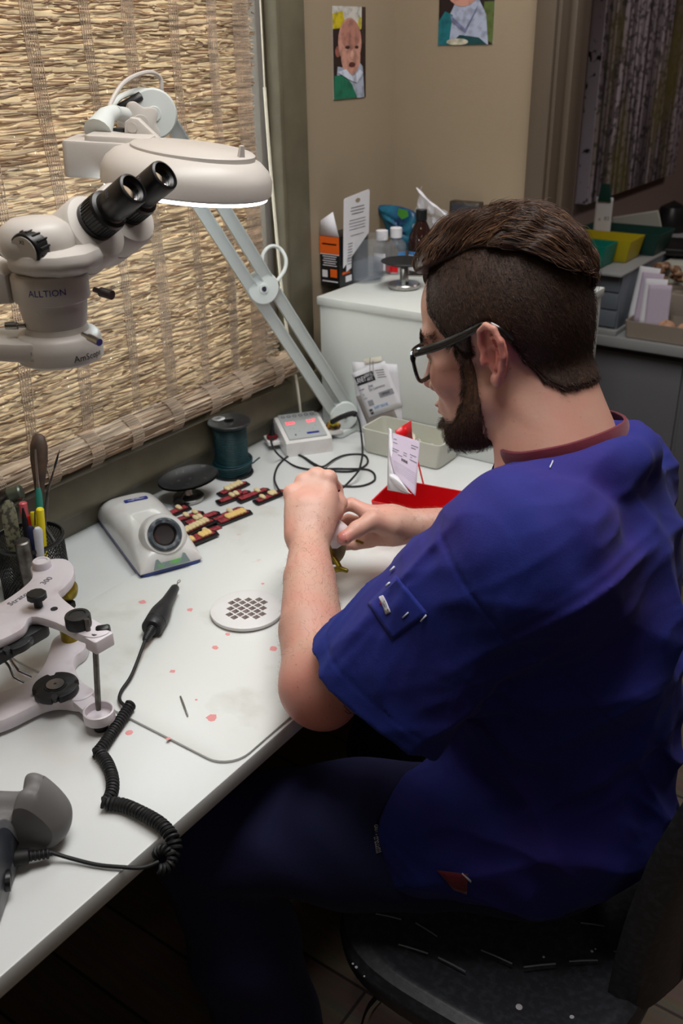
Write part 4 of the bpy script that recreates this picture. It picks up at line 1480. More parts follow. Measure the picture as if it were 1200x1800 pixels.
# ================================================================ articulator
def articulator():
    t = thing('dental_articulator', 'white dental articulator with black knobs and gold posts at the left of the bench', 'articulator', (.33, .59, D))
    mat('art_white', (214, 206, 212), .35, vary=(26, (196, 176, 180), .58, .82))
    zt = .866
    c = [(.232, .655), (.238, .682), (.258, .694), (.285, .684), (.305, .664), (.315, .642), (.322, .628), (.37, .616), (.420, .611), (.441, .604), (.436, .586), (.415, .580), (.37, .581), (.336, .573), (.348, .550), (.345, .515), (.325, .485), (.300, .472), (.278, .485), (.262, .50), (.272, .53), (.276, .565), (.272, .60), (.262, .63), (.250, .642)]
    pts = [(p[0], p[1]) for p in spline([(x, y, 0) for x, y in c], 4, closed=True)]
    b = MB('art_white').prism(pts, zt - .013, zt, bev=.003)
    M = frame((.433, .594, zt - .010), (1, -.06, 0), (0, 1, 0))
    b.prism(rrect(.022, .028, .003), -.010, .008, M, bev=.002)
    o = b.build('upper_bow', t)
    l = MB('ink_grey')
    l.text('Stratos', .0125, frame((.289, .592, zt + .0003), (-.12, 1, 0), (-1, -.12, 0)), align='CENTER')
    l.text('300', .0125, frame((.283, .640, zt + .0003), (-.25, 1, 0), (-1, -.25, 0)), align='CENTER')
    for k, (x, y) in enumerate(((.385, .600), (.391, .600), (.397, .598))):
        l.box((x, y, zt + .0003), (.0007, .016 - .003 * k, .0003))
    l.use('ink_black').lathe([(0, 0), (.0045, 0), (.0045, .0006), (0, .0006)], (.346, .600, zt), n=18)
    l.build('printed_marks', o)
    # white lobe cap
    b = MB('art_white').lathe([(.0125, -.004), (.0125, .008), (.011, .010), (.0085, .010), (.0075, .0085), (0, .0085)], (.248, .661, zt), n=28)
    b.build('lobe_cap', t)
    # thumb screw on the bow
    q = Z(68, 1066, zt)
    b = MB('black_dusty').lathe([(.0055, 0), (.0055, .010), (.0125, .0125), (.0125, .0185), (.011, .020), (0, .020)], (q[0], q[1], zt), n=10)
    b.build('thumb_screw', t)
    # clamp knob over the pin and its small steel stub
    q = Z(139, 1100, zt)
    b = MB('black_dusty').lathe([(.0150, 0), (.0155, .002), (.0155, .014), (.0145, .016), (.0100, .0165), (.0095, .0155), (.0, .0155)], (q[0], q[1], zt), n=28)
    b.build('clamp_knob', t)
    q2 = Z(155, 1108, zt)
    MB('steel_dull').cyl((q2[0], q2[1], zt - .002), (q2[0], q2[1], zt + .016), .0032, n=12).build('stub', t)
    # side knob
    e0 = Z(170, 1112, zt - .006)
    e1 = W(188, 1096, 1.015)
    e1 = e0 + np.array([.016, .016, .001])
    b = MB('black_plastic').lathe([(.0075, 0), (.0085, .002), (.0085, .014), (.007, .016), (0, .016)], e0, e1 - e0, 14)
    b.build('side_knob', t)
    # incisal pin
    top = np.array([.431, .590, zt + .0])
    bot = np.array([*Z(173, 1248, .768)[:2], .768])
    b = MB('steel_dull').tube([top, top + (bot - top) * .9, bot], [.0036, .0036, .0030], 12)
    b.build('incisal_pin', t)
    # lower frame
    zl = D + .024
    cl = [(.262, .668), (.280, .682), (.302, .676), (.318, .655), (.322, .635), (.342, .618), (.372, .605), (.40, .600), (.40, .576), (.375, .563), (.362, .545), (.352, .500), (.33, .462), (.29, .45), (.262, .47), (.282, .50), (.300, .530), (.312, .565), (.306, .590), (.292, .612), (.276, .630), (.262, .648)]
    pts = [(p[0], p[1]) for p in spline([(x, y, 0) for x, y in cl], 4, closed=True)]
    b = MB('art_white').prism(pts, D + .0045, zl, bev=.004)
    b.prism([(.385, .598), (.418, .590), (.418, .566), (.385, .572)], zl - .012, zl - .002, bev=.002)
    b.build('lower_frame', t)
    bz = zl - .012
    pc = (bot[0], bot[1])
    b = MB('art_white').lathe([(0, 0), (.0150, 0), (.0190, .002), (.0190, .0150), (.0175, .0158), (.0163, .0150), (.0160, .0050), (0, .0042)], (pc[0], pc[1], bz + .001), n=36)
    b.build('incisal_dish', t)
    b = MB('black_dusty').lathe([(0, 0), (.0085, 0), (.0092, .002), (.0092, .0075), (.009, .0095)], (pc[0] + .001, pc[1] - .001, D + .0005), n=14)
    b.build('foot_knob', t)
    # gold posts: near one seen between the bows, its round cap outside
    for y in (.661, .487):
        x = .283 if y > .6 else .298
        b = MB('brass').lathe([(0, 0), (.0125, 0), (.0125, .075), (.0105, .077), (.0105, .09), (0, .09)], (x, y, zl - .001), n=28)
        b.build('gold_post', t)
    q = W(122, 1037, 1.245)
    b = MB('brass').lathe([(0, -.012), (.0075, -.011), (.0085, -.006), (.0135, -.005), (.0145, .0), (.0125, .005), (.006, .008), (0, .0085)], q, CR[:, 0] * .9 - CR[:, 2] * -.3, 24)
    b.build('gold_cap', t)
    b = MB('black_dusty').box(q + np.array([-.016, -.012, -.006]), (.020, .026, .026), bev=.004)
    b.box(q + np.array([-.004, -.004, -.022]), (.016, .016, .010), bev=.002)
    b.build('condyle_block', t)
    # black mounting plates: upper beneath the bow, lower on the frame
    lz = zl + .001
    def plate(cx, cy, z, fl):
        b = MB('black_dusty')
        n = 72
        prof = []
        outer = []
        for k in range(n):
            a = 2 * PI * k / n
            r = .0285
            for ca in (.9, 2.6, 4.3, 5.6):
                if abs((a - ca + PI) % (2 * PI) - PI) < .13:
                    r = .0235
            outer.append((cx + r * math.cos(a), cy + r * math.sin(a)))
        b.prism(outer, z, z + .0095, bev=.0015)
        b.lathe([(.0145, .0095), (.0140, .0105), (.0120, .0105), (.0118, .0098)], (cx, cy, z), n=32)
        b.cyl((cx + .018, cy - .016, z + .004), (cx + .020, cy - .018, z + .0115), .0042, n=12)
        o = b.build('mounting_plate', t)
        if fl:
            s = MB('steel').lathe([(.0112, .009), (.0112, .0115), (.0018, .0115), (.0016, .0098), (0, .0098)], (cx, cy, z), n=28)
            s.build('magnet_disc', o)
    plate(*Z(98, 1208, lz + .006)[:2], lz, True)
    plate(.332, .540, zt - .0235, False)
    b = MB('black_dusty')
    b.prism(rrect(.05, .11, .01, 4, .325, .535), zt - .031, zt - .0135, bev=.003)
    b.build('under_plate', t)
    # bent chrome rods at the left
    for du in (0, 1):
        pts = [W(-20 , 1085 + 28 * du, 1.14), W(0, 1122 + 30 * du, 1.14), W(14 , 1150 + 20 * du, 1.142), W(28 - 6 * du, 1174 + 14 * du, 1.145), W(36 - 6 * du, 1181 + 13 * du, 1.147), W(56 - 14 * du, 1190 + 10 * du, 1.15)]
        MB('chrome').tube(spline(pts, 5), .0021, 8).build('bent_rod', t)


articulator()

# ================================================================ mesh pen cup and its tools
def pencup():
    c = np.array([.115, .738, D])
    r, h = .050, .100
    t = thing('mesh_pen_cup', 'black wire mesh cup full of pens and tools at the left of the bench', 'pen cup', c)
    b = MB('black_plastic')
    b.lathe([(r + .0015, h - .006), (r + .0022, h - .002), (r + .001, h), (r - .0012, h), (r - .0015, h - .006), (r + .0015, h - .006)], c, n=48)
    b.build('rim', t)
    b = MB('black_plastic')
    b.lathe([(0, .0005), (r, .0005), (r + .001, .006), (r - .001, .006), (0, .003)], c, n=48)
    b.build('base', t)
    b = MB('black_plastic')
    n = 60
    for k in range(n):
        for s in (-1, 1):
            pts = []
            for j in range(9):
                z = .005 + (h - .008) * j / 8
                a = 2 * PI * k / n + s * z * 16
                pts.append(c + np.array([r * math.cos(a), r * math.sin(a), z]))
            b.tube(pts, .0007, 4, cap=False)
    b.build('wire_mesh', t)['kind'] = 'stuff'

    def item(kind, label, cat, build):
        build(kind, label, cat)

    g = 'tools standing in the mesh cup'
    def base(dx, dy):
        return c + np.array([dx, dy, .006])
    def stick(kind, label, cat, foot, top, parts, group=g):
        """parts: (name, material, [(fraction along, radius)...], flat)"""
        f, q = np.array(foot), np.array(top)
        t_ = thing(kind, label, cat, f, group)
        for nm, m, prof, fl in parts:
            P = [f + (q - f) * a for a, _ in prof]
            MB(m).tube(P, [x for _, x in prof], 14, flat=fl).build(nm, t_)
        return t_
    mat('pen_pink', (200, 90, 96), .4)
    mat('pen_red', (190, 30, 34), .4)
    mat('pen_navy', (26, 30, 60), .4)
    mat('pen_white', (188, 188, 196), .4)
    mat('handle_teal', (40, 122, 108), .5)
    mat('handle_brown', (78, 58, 46), .6, vary=(40, (44, 36, 32), .4, .65), bump=(60, .4, .002))
    mat('speckled', (120, 118, 96), .5, vary=(120, (60, 58, 46), .48, .56))
    mat('metal_green', (96, 104, 92), .35, .7)
    # (label, foot, top)
    stick('plaster_knife', 'long brown-handled plaster knife, the tallest tool leaning in the mesh cup', 'knife', base(.02, -.012), W(68, 762, 1.374),
          [('handle', 'handle_brown', [(.60, .0055), (.70, .0085), (.84, .0135), (.93, .0135), (.985, .009), (1, .003)], (1, .7)), ('blade', 'steel_dull', [(0, .006), (.4, .006), (.6, .0045)], (1, .35))])
    stick('wax_instrument', 'teal-handled instrument with a thin metal tip in the mesh cup', 'instrument', base(.018, .0), W(62, 790, 1.357),
          [('handle', 'handle_teal', [(.2, .004), (.4, .0052), (.70, .0052), (.745, .003)], None), ('tip', 'steel', [(.74, .003), (.80, .0018), (.95, .0015), (1, .0012)], None)])
    sp = stick('wax_spatula', 'slim steel spatula with a dark leaf-shaped tip leaning over the right rim of the cup', 'spatula', Z(114, 985, D + .003), W(78, 925, 1.391),
          [('handle', 'steel', [(0, .0035), (.6, .0038), (1, .0030)], None)])
    a0, a1, a2, a3 = W(78, 925, 1.391), W(84, 865, 1.391), W(94, 828, 1.385), W(105, 790, 1.374)
    MB('steel_dull').tube([a0, (a0 + a1) / 2, a1, a2], [.0030, .0028, .0020, .0013], 10).build('neck', sp)
    ax = a3 - a2
    MB('black_dusty').tube([a2, a2 + ax * .25, a2 + ax * .6, a3], [.0014, .0055, .0050, .0008], 12, flat=(1, .3)).build('blade', sp)
    stick('highlighter', 'bright yellow highlighter pen in the mesh cup', 'pen', base(.030, -.008), W(70, 893, 1.368),
          [('barrel', 'yellow', [(.0, .0045), (.3, .0058), (.985, .0058), (1, .004)], None)])
    k = stick('ballpoint_pen', 'yellow ballpoint pen with a silver clip next to the highlighter', 'pen', base(.018, -.003), W(57, 900, 1.379),
          [('barrel', 'bin_yellow', [(.0, .0035), (.98, .0042), (1, .003)], None)])
    MB('chrome').tube([W(61, 900, 1.372), W(62, 925, 1.372)], .0012, 6).build('clip', k)
    stick('marker_pen', 'pale grey marker cap standing lowest at the front of the cup', 'pen', base(.036, -.018), W(66, 928, 1.346),
          [('barrel', 'pen_white', [(.0, .005), (.97, .0066), (1, .004)], None)])
    stick('marker_pen', 'dark navy pen behind the pale grey marker cap', 'pen', base(.026, -.020), W(53, 925, 1.357),
          [('barrel', 'pen_navy', [(.0, .004), (.97, .0058), (1, .003)], None)])
    stick('pink_pencil', 'pink-ended pencil standing left of the teal instrument', 'pencil', base(.010, -.010), W(40, 883, 1.379),
          [('barrel', 'pen_pink', [(.0, .004), (.99, .0062), (1, .005)], None)])
    stick('ballpoint_pen', 'black pen with a tapered tip in front of the pink pencil', 'pen', base(.020, -.018), W(40, 893, 1.365),
          [('barrel', 'black_plastic', [(.0, .004), (.6, .0052), (.86, .0046), (1, .0012)], None)])
    stick('ballpoint_pen', 'red pen low between the pink pencil and the yellow pens', 'pen', base(.012, .004), W(50, 906, 1.385),
          [('barrel', 'pen_red', [(.0, .004), (.96, .0048), (1, .003)], None)])
    stick('ballpoint_pen', 'black pointed pen just behind the yellow highlighter', 'pen', base(.008, .012), W(67, 875, 1.407),
          [('barrel', 'black_plastic', [(.0, .004), (.9, .0046), (1, .0015)], None)])
    stick('glue_stick', 'short grey round-topped stick at the front rim of the cup', 'stick', base(.030, -.030), W(38, 950, 1.345),
          [('barrel', 'steel_dull', [(.0, .011), (.985, .0112), (1, .009)], None)])
    q = stick('mixing_spatula', 'broad speckled grey spatula at the left of the mesh cup', 'spatula', base(.008, -.034), W(12, 880, 1.330),
          [('blade', 'speckled', [(.0, .007), (.6, .011), (.85, .012), (.96, .009), (1, .004)], (1, .3))])
    # pipe clamp of the pliers behind
    q = thing('crown_pliers', 'dull green-grey pliers with a rounded joint behind the speckled spatula', 'pliers', base(-.004, -.01), g)
    MB('metal_green').tube([base(-.004, -.01), W(20, 940, 1.396), W(26, 890, 1.391)], [.006, .007, .0075], 12).build('handle', q)
    MB('metal_green').lathe([(0, -.011), (.010, -.0105), (.012, -.008), (.012, .008), (.010, .0105), (0, .011)], W(27, 868, 1.385), CR[:, 0] * .95 + CR[:, 1] * .3, 24).build('joint', q)
    MB('steel_dull').tube([W(18, 862, 1.396), W(4, 872, 1.402), W(-18, 895, 1.407)], [.007, .009, .009], 12).build('jaw', q)


pencup()
# ================================================================ cabinet at the end of the bench
CZ = 1.021
CY = 1.558
t = thing('white_cabinet', 'low white cabinet standing on the far end of the workbench', 'cabinet', (.284, 1.75, D))
MB('cabinet_white').box((.290, (CY + 1.934) / 2, (D + CZ - .018) / 2 + .0005), (.464, 1.934 - CY, CZ - .018 - D - .001), bev=.0015).build('carcass', t)
MB('cabinet_white').box((.290, (CY - .004 + 1.935) / 2, CZ - .009), (.474, 1.935 - CY + .004, .0175), bev=.002).build('top_panel', t)


def note(name, label, cat, M, w, h, base='paper_white', draw=None, curl=0.0, group=None):
    t = thing(name, label, cat, M @ Vector((0, 0, 0)), group)
    b = MB(base)
    b.surf(lambda u, v: M @ Vector(((u - .5) * w, (v - .5) * h, curl * ((u - .5) ** 2 * 4) + .0002)), 9, 9)
    o = b.build('sheet', t, solid=.0003)
    if draw:
        q = MB('ink_grey')
        draw(q, lambda x, y, c=curl, w=w: M @ Matrix.Translation((x, y, curl * (x / w) ** 2 * 4 + .0006)))
        q.build('print', t)
    return t


# order slips taped to the cabinet front, tilted
Mf = frame((.197, CY - .0014, .862), (math.cos(.34), 0, math.sin(.34)), (-math.sin(.34), 0, math.cos(.34)))
Mf = frame(YP(662, 685, CY - .0014), YP(697, 668, CY - .0014) - YP(627, 693, CY - .0014), (0.04, 0, 1))


def slip(q, P):
    q.use('ink_black').prism(rrect(.050, .020, .0005), 0, .0002, P(-.0175, .030))
    q.use('paper_white').text('LANEY', .0155, P(-.0295, .030) @ Matrix.Translation((0, 0, .0003)), sx=.62)
    q.text('DENTAL', .0090, P(-.0055, .0345) @ Matrix.Translation((0, 0, .0003)), sx=.62)
    q.text('ARTS', .0090, P(-.0055, .0260) @ Matrix.Translation((0, 0, .0003)), sx=.72)
    q.use('ink_grey')
    for k in range(4):
        q.box(tuple((P(.025, .036 - .005 * k)) @ Vector((0, 0, 0))), (.022 - .002 * (k % 3), .0002, .0014), P(0, 0).to_3x3().to_4x4() @ RX(0) if 0 else RY(-.27))
    q.text('PATIENT', .0035, P(-.036, .010)).text('DR', .0035, P(-.037, -.001)).text('DATE', .0035, P(-.036, -.010))
    q.text('Joe', .010, P(-.012, .012), shear=.3).text('Dr Lawrence', .008, P(.002, .004), shear=.3)
    mat('form_grey', (150, 150, 158), .8)
    q.use('form_grey').prism(rrect(.038, .012, .0003), 0, .0002, P(.020, -.013)).prism(rrect(.014, .012, .0003), 0, .0002, P(-.027, -.022))
    q.use('ink_black').text('CEMENT', .008, P(.018, -.013) @ Matrix.Translation((0, 0, .0003)), sx=.8)
    q.prism(rrect(.0085, .0115, .0003), 0, .0002, P(-.034, -.040))
    q.use('paper_white').text('LA', .006, P(-.034, -.040) @ Matrix.Translation((0, 0, .0003)))
    q.use('ink_blue').text('SHIFT BOOK', .0085, P(-.005, -.035), sx=.8)


Mb = frame(YP(664, 722, CY - .0008), YP(697, 668, CY) - YP(627, 693, CY), (0.10, 0, 1))
note('order_slip', 'white order slip with a black heading block taped to the cabinet front', 'paper', Mf, .092, .100, 'paper_white', slip)


def scrib(q, P):
    q.text('Full contact', .009, P(.0, .010), shear=.3).text('Cuspid rise', .009, P(.0, -.005), shear=.3).text('Thanks', .009, P(.008, -.020), shear=.3)


note('handwritten_note', 'grey-brown handwritten note hanging below the white order slip', 'paper', Mb, .080, .086, 'paper_grey', scrib)
note('backing_sheet', 'larger plain white sheet behind the order slip and the grey note', 'paper', frame(YP(664, 700, CY - .0003), (1, 0, .12), (0, 0, 1)), .112, .150, 'paper_white')
b = MB('gauze').box(tuple(YP(655, 633, CY - .0022)), (.045, .0008, .010), RY(-.30), bev=.0003)
tag(b.build('masking_tape'), 'strip of cream masking tape holding the slips on the cabinet front', 'tape')
b = MB('steel').tube(spline([YP(650, 628, CY - .0034), YP(650, 655, CY - .0034), YP(654, 662, CY - .0034), YP(656, 655, CY - .0034), YP(655, 634, CY - .0034)], 5), .0006, 6)
tag(b.build('paper_clip'), 'thin wire paper clip on the black heading of the order slip', 'paper clip')

# ---------------------------------------------------------------- things on the cabinet
def box_pack():
    t = thing('retail_box', 'black and orange retail box with a white hang-tab card standing on the cabinet', 'box', (.05, 1.74, CZ))
    # narrow orange side faces down the bench, the wide side faces the room
    Mx = frame((.052, 1.640, CZ + .0004), (0, 1, 0), (-1, 0, 0))
    w, d, h = .110, .050, .105
    b = MB('black_plastic').box(Mx @ Vector((w / 2, d / 2, h / 2)), (w, d, h), Mx.to_3x3().to_4x4(), bev=.0008)
    R3 = Mx.to_3x3().to_4x4()
    side = lambda y, z, sy, sz: b.box(Mx @ Vector((-.0003, y, z)), (.0014, sy, sz), R3)
    b.use('orange')
    side(d / 2, h * .82, d * .99, h * .34)
    side(d * .30, h * .27, d * .34, h * .16)
    b.use('paper_white')
    side(d / 2, h * .845, d * .74, h * .03)
    side(d / 2, h * .645, d * .98, h * .02)
    for k in range(5):
        side(d * .5, h * (.60 - .045 * k), d * (.72 - .1 * (k % 2)), h * .012)
    side(d * .76, h * .25, d * .26, h * .14)
    side(d * .5, h * .10, d * .8, h * .02)
    b.use('orange').box(Mx @ Vector((w * .22, -.0003, h * .26)), (w * .25, .0014, h * .05), R3)
    b.use('paper_white').box(Mx @ Vector((w * .30, -.0003, h * .13)), (w * .2, .0014, h * .12), R3)
    b.build('carton', t)
    # hang card in front
    b = MB('paper_white')
    bmx = Mx @ Matrix.Translation((w * .52, -.0035, 0)) @ RX(.03)
    M2 = bmx @ Matrix(((1, 0, 0, 0), (0, 0, -1, 0), (0, 1, 0, 0), (0, 0, 0, 1)))
    b.prism([(-.050, .040), (.045, .100), (.045, .186), (.041, .190), (-.046, .182), (-.050, .178)], -.0006, .0006, M2)
    b.prism([(-.038, .03), (-.02, .036), (-.02, .06), (-.038, .06)], -.0006, .0006, M2)
    o = b.build('hang_card', t)
    q = MB('ink_grey')
    for k in range(10):
        L = (.048, .052, .044, .0, .060, .062, .058, .060, .0, .05)[k]
        if L:
            q.box(M2 @ Vector((0, .160 - .0063 * k, .0009)), (L, .0004, .0016 if k < 3 else .0010), M2.to_3x3().to_4x4() @ RX(PI / 2))
    for k in range(8):
        q.box(M2 @ Vector((-.026, .088 - .006 * k, .0009)), (.016, .0004, .0014), M2.to_3x3().to_4x4() @ RX(PI / 2))
    q.use('wall_beige').lathe([(0, 0), (.009, 0)], M2 @ Vector((0, .173, .0009)), M2.to_3x3() @ Vector((0, 0, 1)), 20, squash=(1, .5))
    q.build('card_print', o)
    # white flap leaning out of the box top
    b = MB('paper_white')
    b.add([Mx @ Vector(p) for p in ((.001, .001, h), (.001, d, h), (.001, d * .95, h + .030), (.001, d * .3, h + .050))], [(0, 1, 2, 3)])
    b.build('white_flap', t, solid=.0006)
    # clear blister shell arched behind
    b = MB('clear_plastic')
    def fn(u, v):
        a_ = PI * v
        return Mx @ Vector((w * .42 - (w * .52) * math.cos(a_), d + .006 + .010 * u, .10 + .088 * math.sin(a_) ** .6))
    b.surf(fn, 3, 20)
    b.build('blister_shell', t, solid=.0008)


box_pack()


def tub():
    c = np.array([*Z(642, 492, CZ)[:2], CZ + .0005])
    t = thing('clear_tub', 'clear plastic tub half filled with water standing on the cabinet', 'tub', c)
    r, h = .0425, .092
    MB('clear_plastic').lathe([(0, 0), (r - .002, 0), (r + .001, .003), (r - .001, .008), (r, h), (r + .0015, h), (r + .0015, h + .002), (r - .0018, h + .002), (r - .0024, h), (r - .003, .008), (r - .005, .005), (0, .005)], c, n=48).build('tub_wall', t)
    MB('water').lathe([(0, .0055), (r - .0055, .0055), (r - .0036, .009), (r - .0030, .044), (0, .044)], c, n=48).build('water', t)


tub()


def bottle(name, label, c, r, h, capr, caph, body, cap, lab=None, group=None, neck=.25):
    t = thing(name, label, 'bottle', c, group)
    hs = h * (1 - neck)
    MB(body).lathe([(0, 0), (r * .93, 0), (r, r * .1), (r, hs), (r * .93, hs + (h - hs) * .35), (r * .62, hs + (h - hs) * .7), (capr * .85, h - .002), (capr * .85, h + .004), (capr * .70, h + .004), (capr * .70, h - .004), (r * .55, hs + (h - hs) * .66), (r * .86, hs + (h - hs) * .3), (r - .0015, hs), (r - .0015, .003), (0, .003)], c, n=36).build('bottle_body', t)
    if cap:
        MB(cap).lathe([(0, caph), (capr - .001, caph), (capr, caph - .001), (capr, 0), (capr - .0015, 0), (capr - .0015, caph - .002), (0, caph - .002)], (c[0], c[1], c[2] + h - .001), n=32).build('cap', t)
    if lab:
        for z0, z1, m, a0, a1 in lab:
            MB(m).surf(lambda u, v: (c[0] + (r + .0004) * math.cos(a0 + (a1 - a0) * u), c[1] + (r + .0004) * math.sin(a0 + (a1 - a0) * u), c[2] + z0 + (z1 - z0) * v), 20, 2).build('bottle_label', t)
    return t


va = math.atan2(-1.78, 1.1)
c = np.array([.112, 1.795, CZ])
zt = YP(671, 422, 1.795)[2] - CZ
bottle('squeeze_bottle', 'clear bottle with a white screw cap right beside the clear tub', np.array([YP(671, 420, 1.795)[0], 1.795, CZ]), .0205, .078, .0135, .020, 'clear_plastic', 'paper_white', [(.012, .05, 'paper_white', va - 1.0, va + .4)], 'clear bottles with white caps on the cabinet')
bottle('squeeze_bottle', 'taller-standing clear bottle with a ribbed white cap and red label, between tub and brown bottle', np.array([YP(696, 412, 1.825)[0], 1.825, CZ]), .0245, .080, .0135, .021, 'clear_plastic', 'paper_white', [(.006, .022, 'red_plastic', va - 1.3, va + .2), (.03, .05, 'label_blue', va + .2, va + 1.0)], 'clear bottles with white caps on the cabinet')
bottle('brown_bottle', 'dark brown glass bottle with a blue and white label on the cabinet', np.array([YP(740, 400, 1.85)[0], 1.85, CZ]), .0285, .118, .0125, .022, 'brown_glass', 'black_plastic', [(.010, .044, 'paper_white', va - 1.2, va + 1.2), (.044, .052, 'label_blue', va - 1.2, va + 1.2)], neck=.46)


def pot():
    c = np.array([*Z(710, 506, CZ)[:2], CZ + .0005])
    t = thing('metal_burner_stand', 'small metal stand with a dark flat dish in front of the bottles on the cabinet', 'stand', c)
    MB('steel').lathe([(0, 0), (.032, 0), (.034, .002), (.034, .008), (.032, .0105), (0, .0105)], c, n=40).build('round_base', t)
    MB('steel').lathe([(.0095, .010), (.0095, .041), (.006, .046), (.004, .048), (0, .048)], c, n=8).build('post', t)
    MB('black_dusty').lathe([(0, .048), (.02, .047), (.040, .051), (.050, .056), (.049, .0575), (.03, .0535), (0, .051)], c, n=40, squash=(1, 1)).build('flat_dish', t)
    MB('steel').tube([c + np.array([.006, 0, .026]), c + np.array([.05, .03, .025])], .0022, 8).build('handle', t)


pot()


def bags():
    rnd = random.Random(8)
    t = thing('blue_pouch', 'crumpled dark blue and green foil pouch behind the white-capped bottles', 'pouch', (.12, 1.88, CZ))
    c = [YP(664, 362, 1.875), YP(728, 372, 1.88), YP(735, 425, 1.87), YP(700, 440, 1.86), YP(676, 395, 1.87)]
    ctr = sum(c) / 5
    b = MB('pouch_blue')
    P = [ctr] + c
    ring = spline(c, 6, closed=True)
    def fn(u, v):
        p = ring[int(round(v * len(ring))) % len(ring)]
        q = ctr + (p - ctr) * u
        return q + np.array([.3, -1, 0]) * (.012 * (1 - u * u) + .003 * math.sin(u * 9 + v * 31))
    b.surf(fn, 9, len(ring), closed_v=True)
    b.use('bin_teal')
    cc = YP(706, 372, 1.86)
    b.build('pouch_body', t, solid=.001)
    mat('leafy_green', (70, 140, 50), .4)
    MB('leafy_green').add([YP(700, 366, 1.855), YP(716, 370, 1.855), YP(718, 380, 1.855), YP(706, 386, 1.855), YP(698, 377, 1.855)], [(0, 1, 2, 3, 4)]).build('green_print', t)
    t = thing('clear_bag', 'crumpled clear plastic bag standing between the brown bottle and the back wall', 'bag', (.22, 1.88, CZ))
    b = MB()
    mat('bag_film', (225, 228, 240), .25, alpha=.30)
    b.use('bag_film')
    def fn(u, v):
        p = YP(733 + 75 * u * (1 - .1 * v), 432 - 104 * v * (1 - .62 * max(0, u) ** 1.2) * (1 if v < 1 else 1), 1.885)
        w = .014 * math.sin(u * 17 + v * 5) + .010 * math.sin(v * 23 + u * 9) + .02 * math.sin(PI * u)
        return p + np.array([0, -1, 0]) * w
    b.surf(fn, 26, 22)
    b.build('film', t)
    b = MB('bag_film')
    b.use(mat('bag_fold', (236, 236, 246), .2, alpha=.75))
    b.tube(spline([YP(732, 330, 1.86), YP(752, 352, 1.85), YP(775, 370, 1.85), YP(797, 392, 1.86)], 8), [.002 + .0025 * math.sin(k * .4) ** 2 for k in range(25)], 5, flat=(1, .3))
    b.build('zip_fold', t)


bags()
# outlet box on the back wall
t = thing('wall_outlet_box', 'grey metal outlet box on the beige back wall behind the hair', 'outlet', (.195, YB, 1.13))
p0, p1 = YP(800, 356, YB), YP(849, 372, YB)
MB('steel_dull').box((.197, YB - .012, 1.13), (.074, .024, .085), bev=.003).build('box_body', t)
MB('panel_dark').box((.197, YB - .0245, 1.13), (.060, .002, .070), bev=.001).build('cover_plate', t)


# ---------------------------------------------------------------- photographs on the walls
def picture(name, label, M, w, h, shapes):
    t = thing(name, label, 'photograph', M @ Vector((0, 0, 0)))
    b = MB('paper_white').prism([(0, 0), (w, 0), (w, h), (0, h)], 0, .0006, M)
    b.build('photo_paper', t)
    b = MB()
    for k, (col, poly) in enumerate(shapes):
        nm = 'photo_%d_%d_%d' % col
        if nm not in MATS:
            mat(nm, col, .35, vary=(60, tuple(int(c * .75) for c in col), .45, .7))
        b.use(nm)
        z = .0007 + .00012 * k
        pts = [M @ Vector((min(max(x, 0), 1) * w, min(max(y, 0), 1) * h, z)) for x, y in poly]
        b.add(pts, [tuple(range(len(pts)))], False)
    b.build('printed_image', t)


def el(cx, cy, rx, ry, n=22, rot=0):
    return [(cx + rx * math.cos(a) * math.cos(rot) - ry * math.sin(a) * math.sin(rot), cy + rx * math.cos(a) * math.sin(rot) + ry * math.sin(a) * math.cos(rot)) for a in np.linspace(0, 2 * PI, n + 1)[:-1]]


skin, skin2 = (196, 144, 128), (150, 92, 80)
baby = [((44, 30, 28), [(0, 0), (1, 0), (1, 1), (0, 1)]), ((200, 196, 190), [(0, .80), (.2, .8), (1, .78), (1, 1), (0, 1)]), ((196, 176, 30), [(0, .76), (.25, .77), (.35, .86), (.3, .95), (0, .92)]),
        ((210, 196, 80), [(.7, .76), (.86, .76), (.88, .88), (.8, .9)]), ((60, 44, 40), [(.86, .6), (1, .6), (1, 1), (.88, 1)]),
        ((168, 176, 196), [(.05, .0), (.95, .0), (.9, .35), (.75, .42), (.4, .34), (.12, .36)]), ((24, 112, 84), [(.0, .0), (.72, .0), (.55, .16), (.3, .27), (.02, .26)]),
        (skin2, el(.13, .52, .08, .06)), (skin, el(.5, .62, .36, .26)), (skin, el(.52, .46, .30, .20)), ((176, 122, 108), el(.52, .70, .30, .16)),
        ((60, 40, 38), el(.42, .565, .07, .018)), ((60, 40, 38), el(.70, .565, .06, .018)), ((214, 164, 148), el(.56, .48, .05, .045)), ((90, 44, 44), el(.55, .375, .10, .028)),
        ((206, 214, 232), [(.1, .30), (.36, .33), (.56, .24), (.8, .32), (.9, .28), (.7, .17), (.5, .2), (.3, .25)])]
picture('wall_photograph', 'colour photo of a bald baby taped to the beige wall next to the window', frame((.0006, 1.702, 1.386), (0, 1, -.002), (0, 0, 1)), .117, .169, baby)
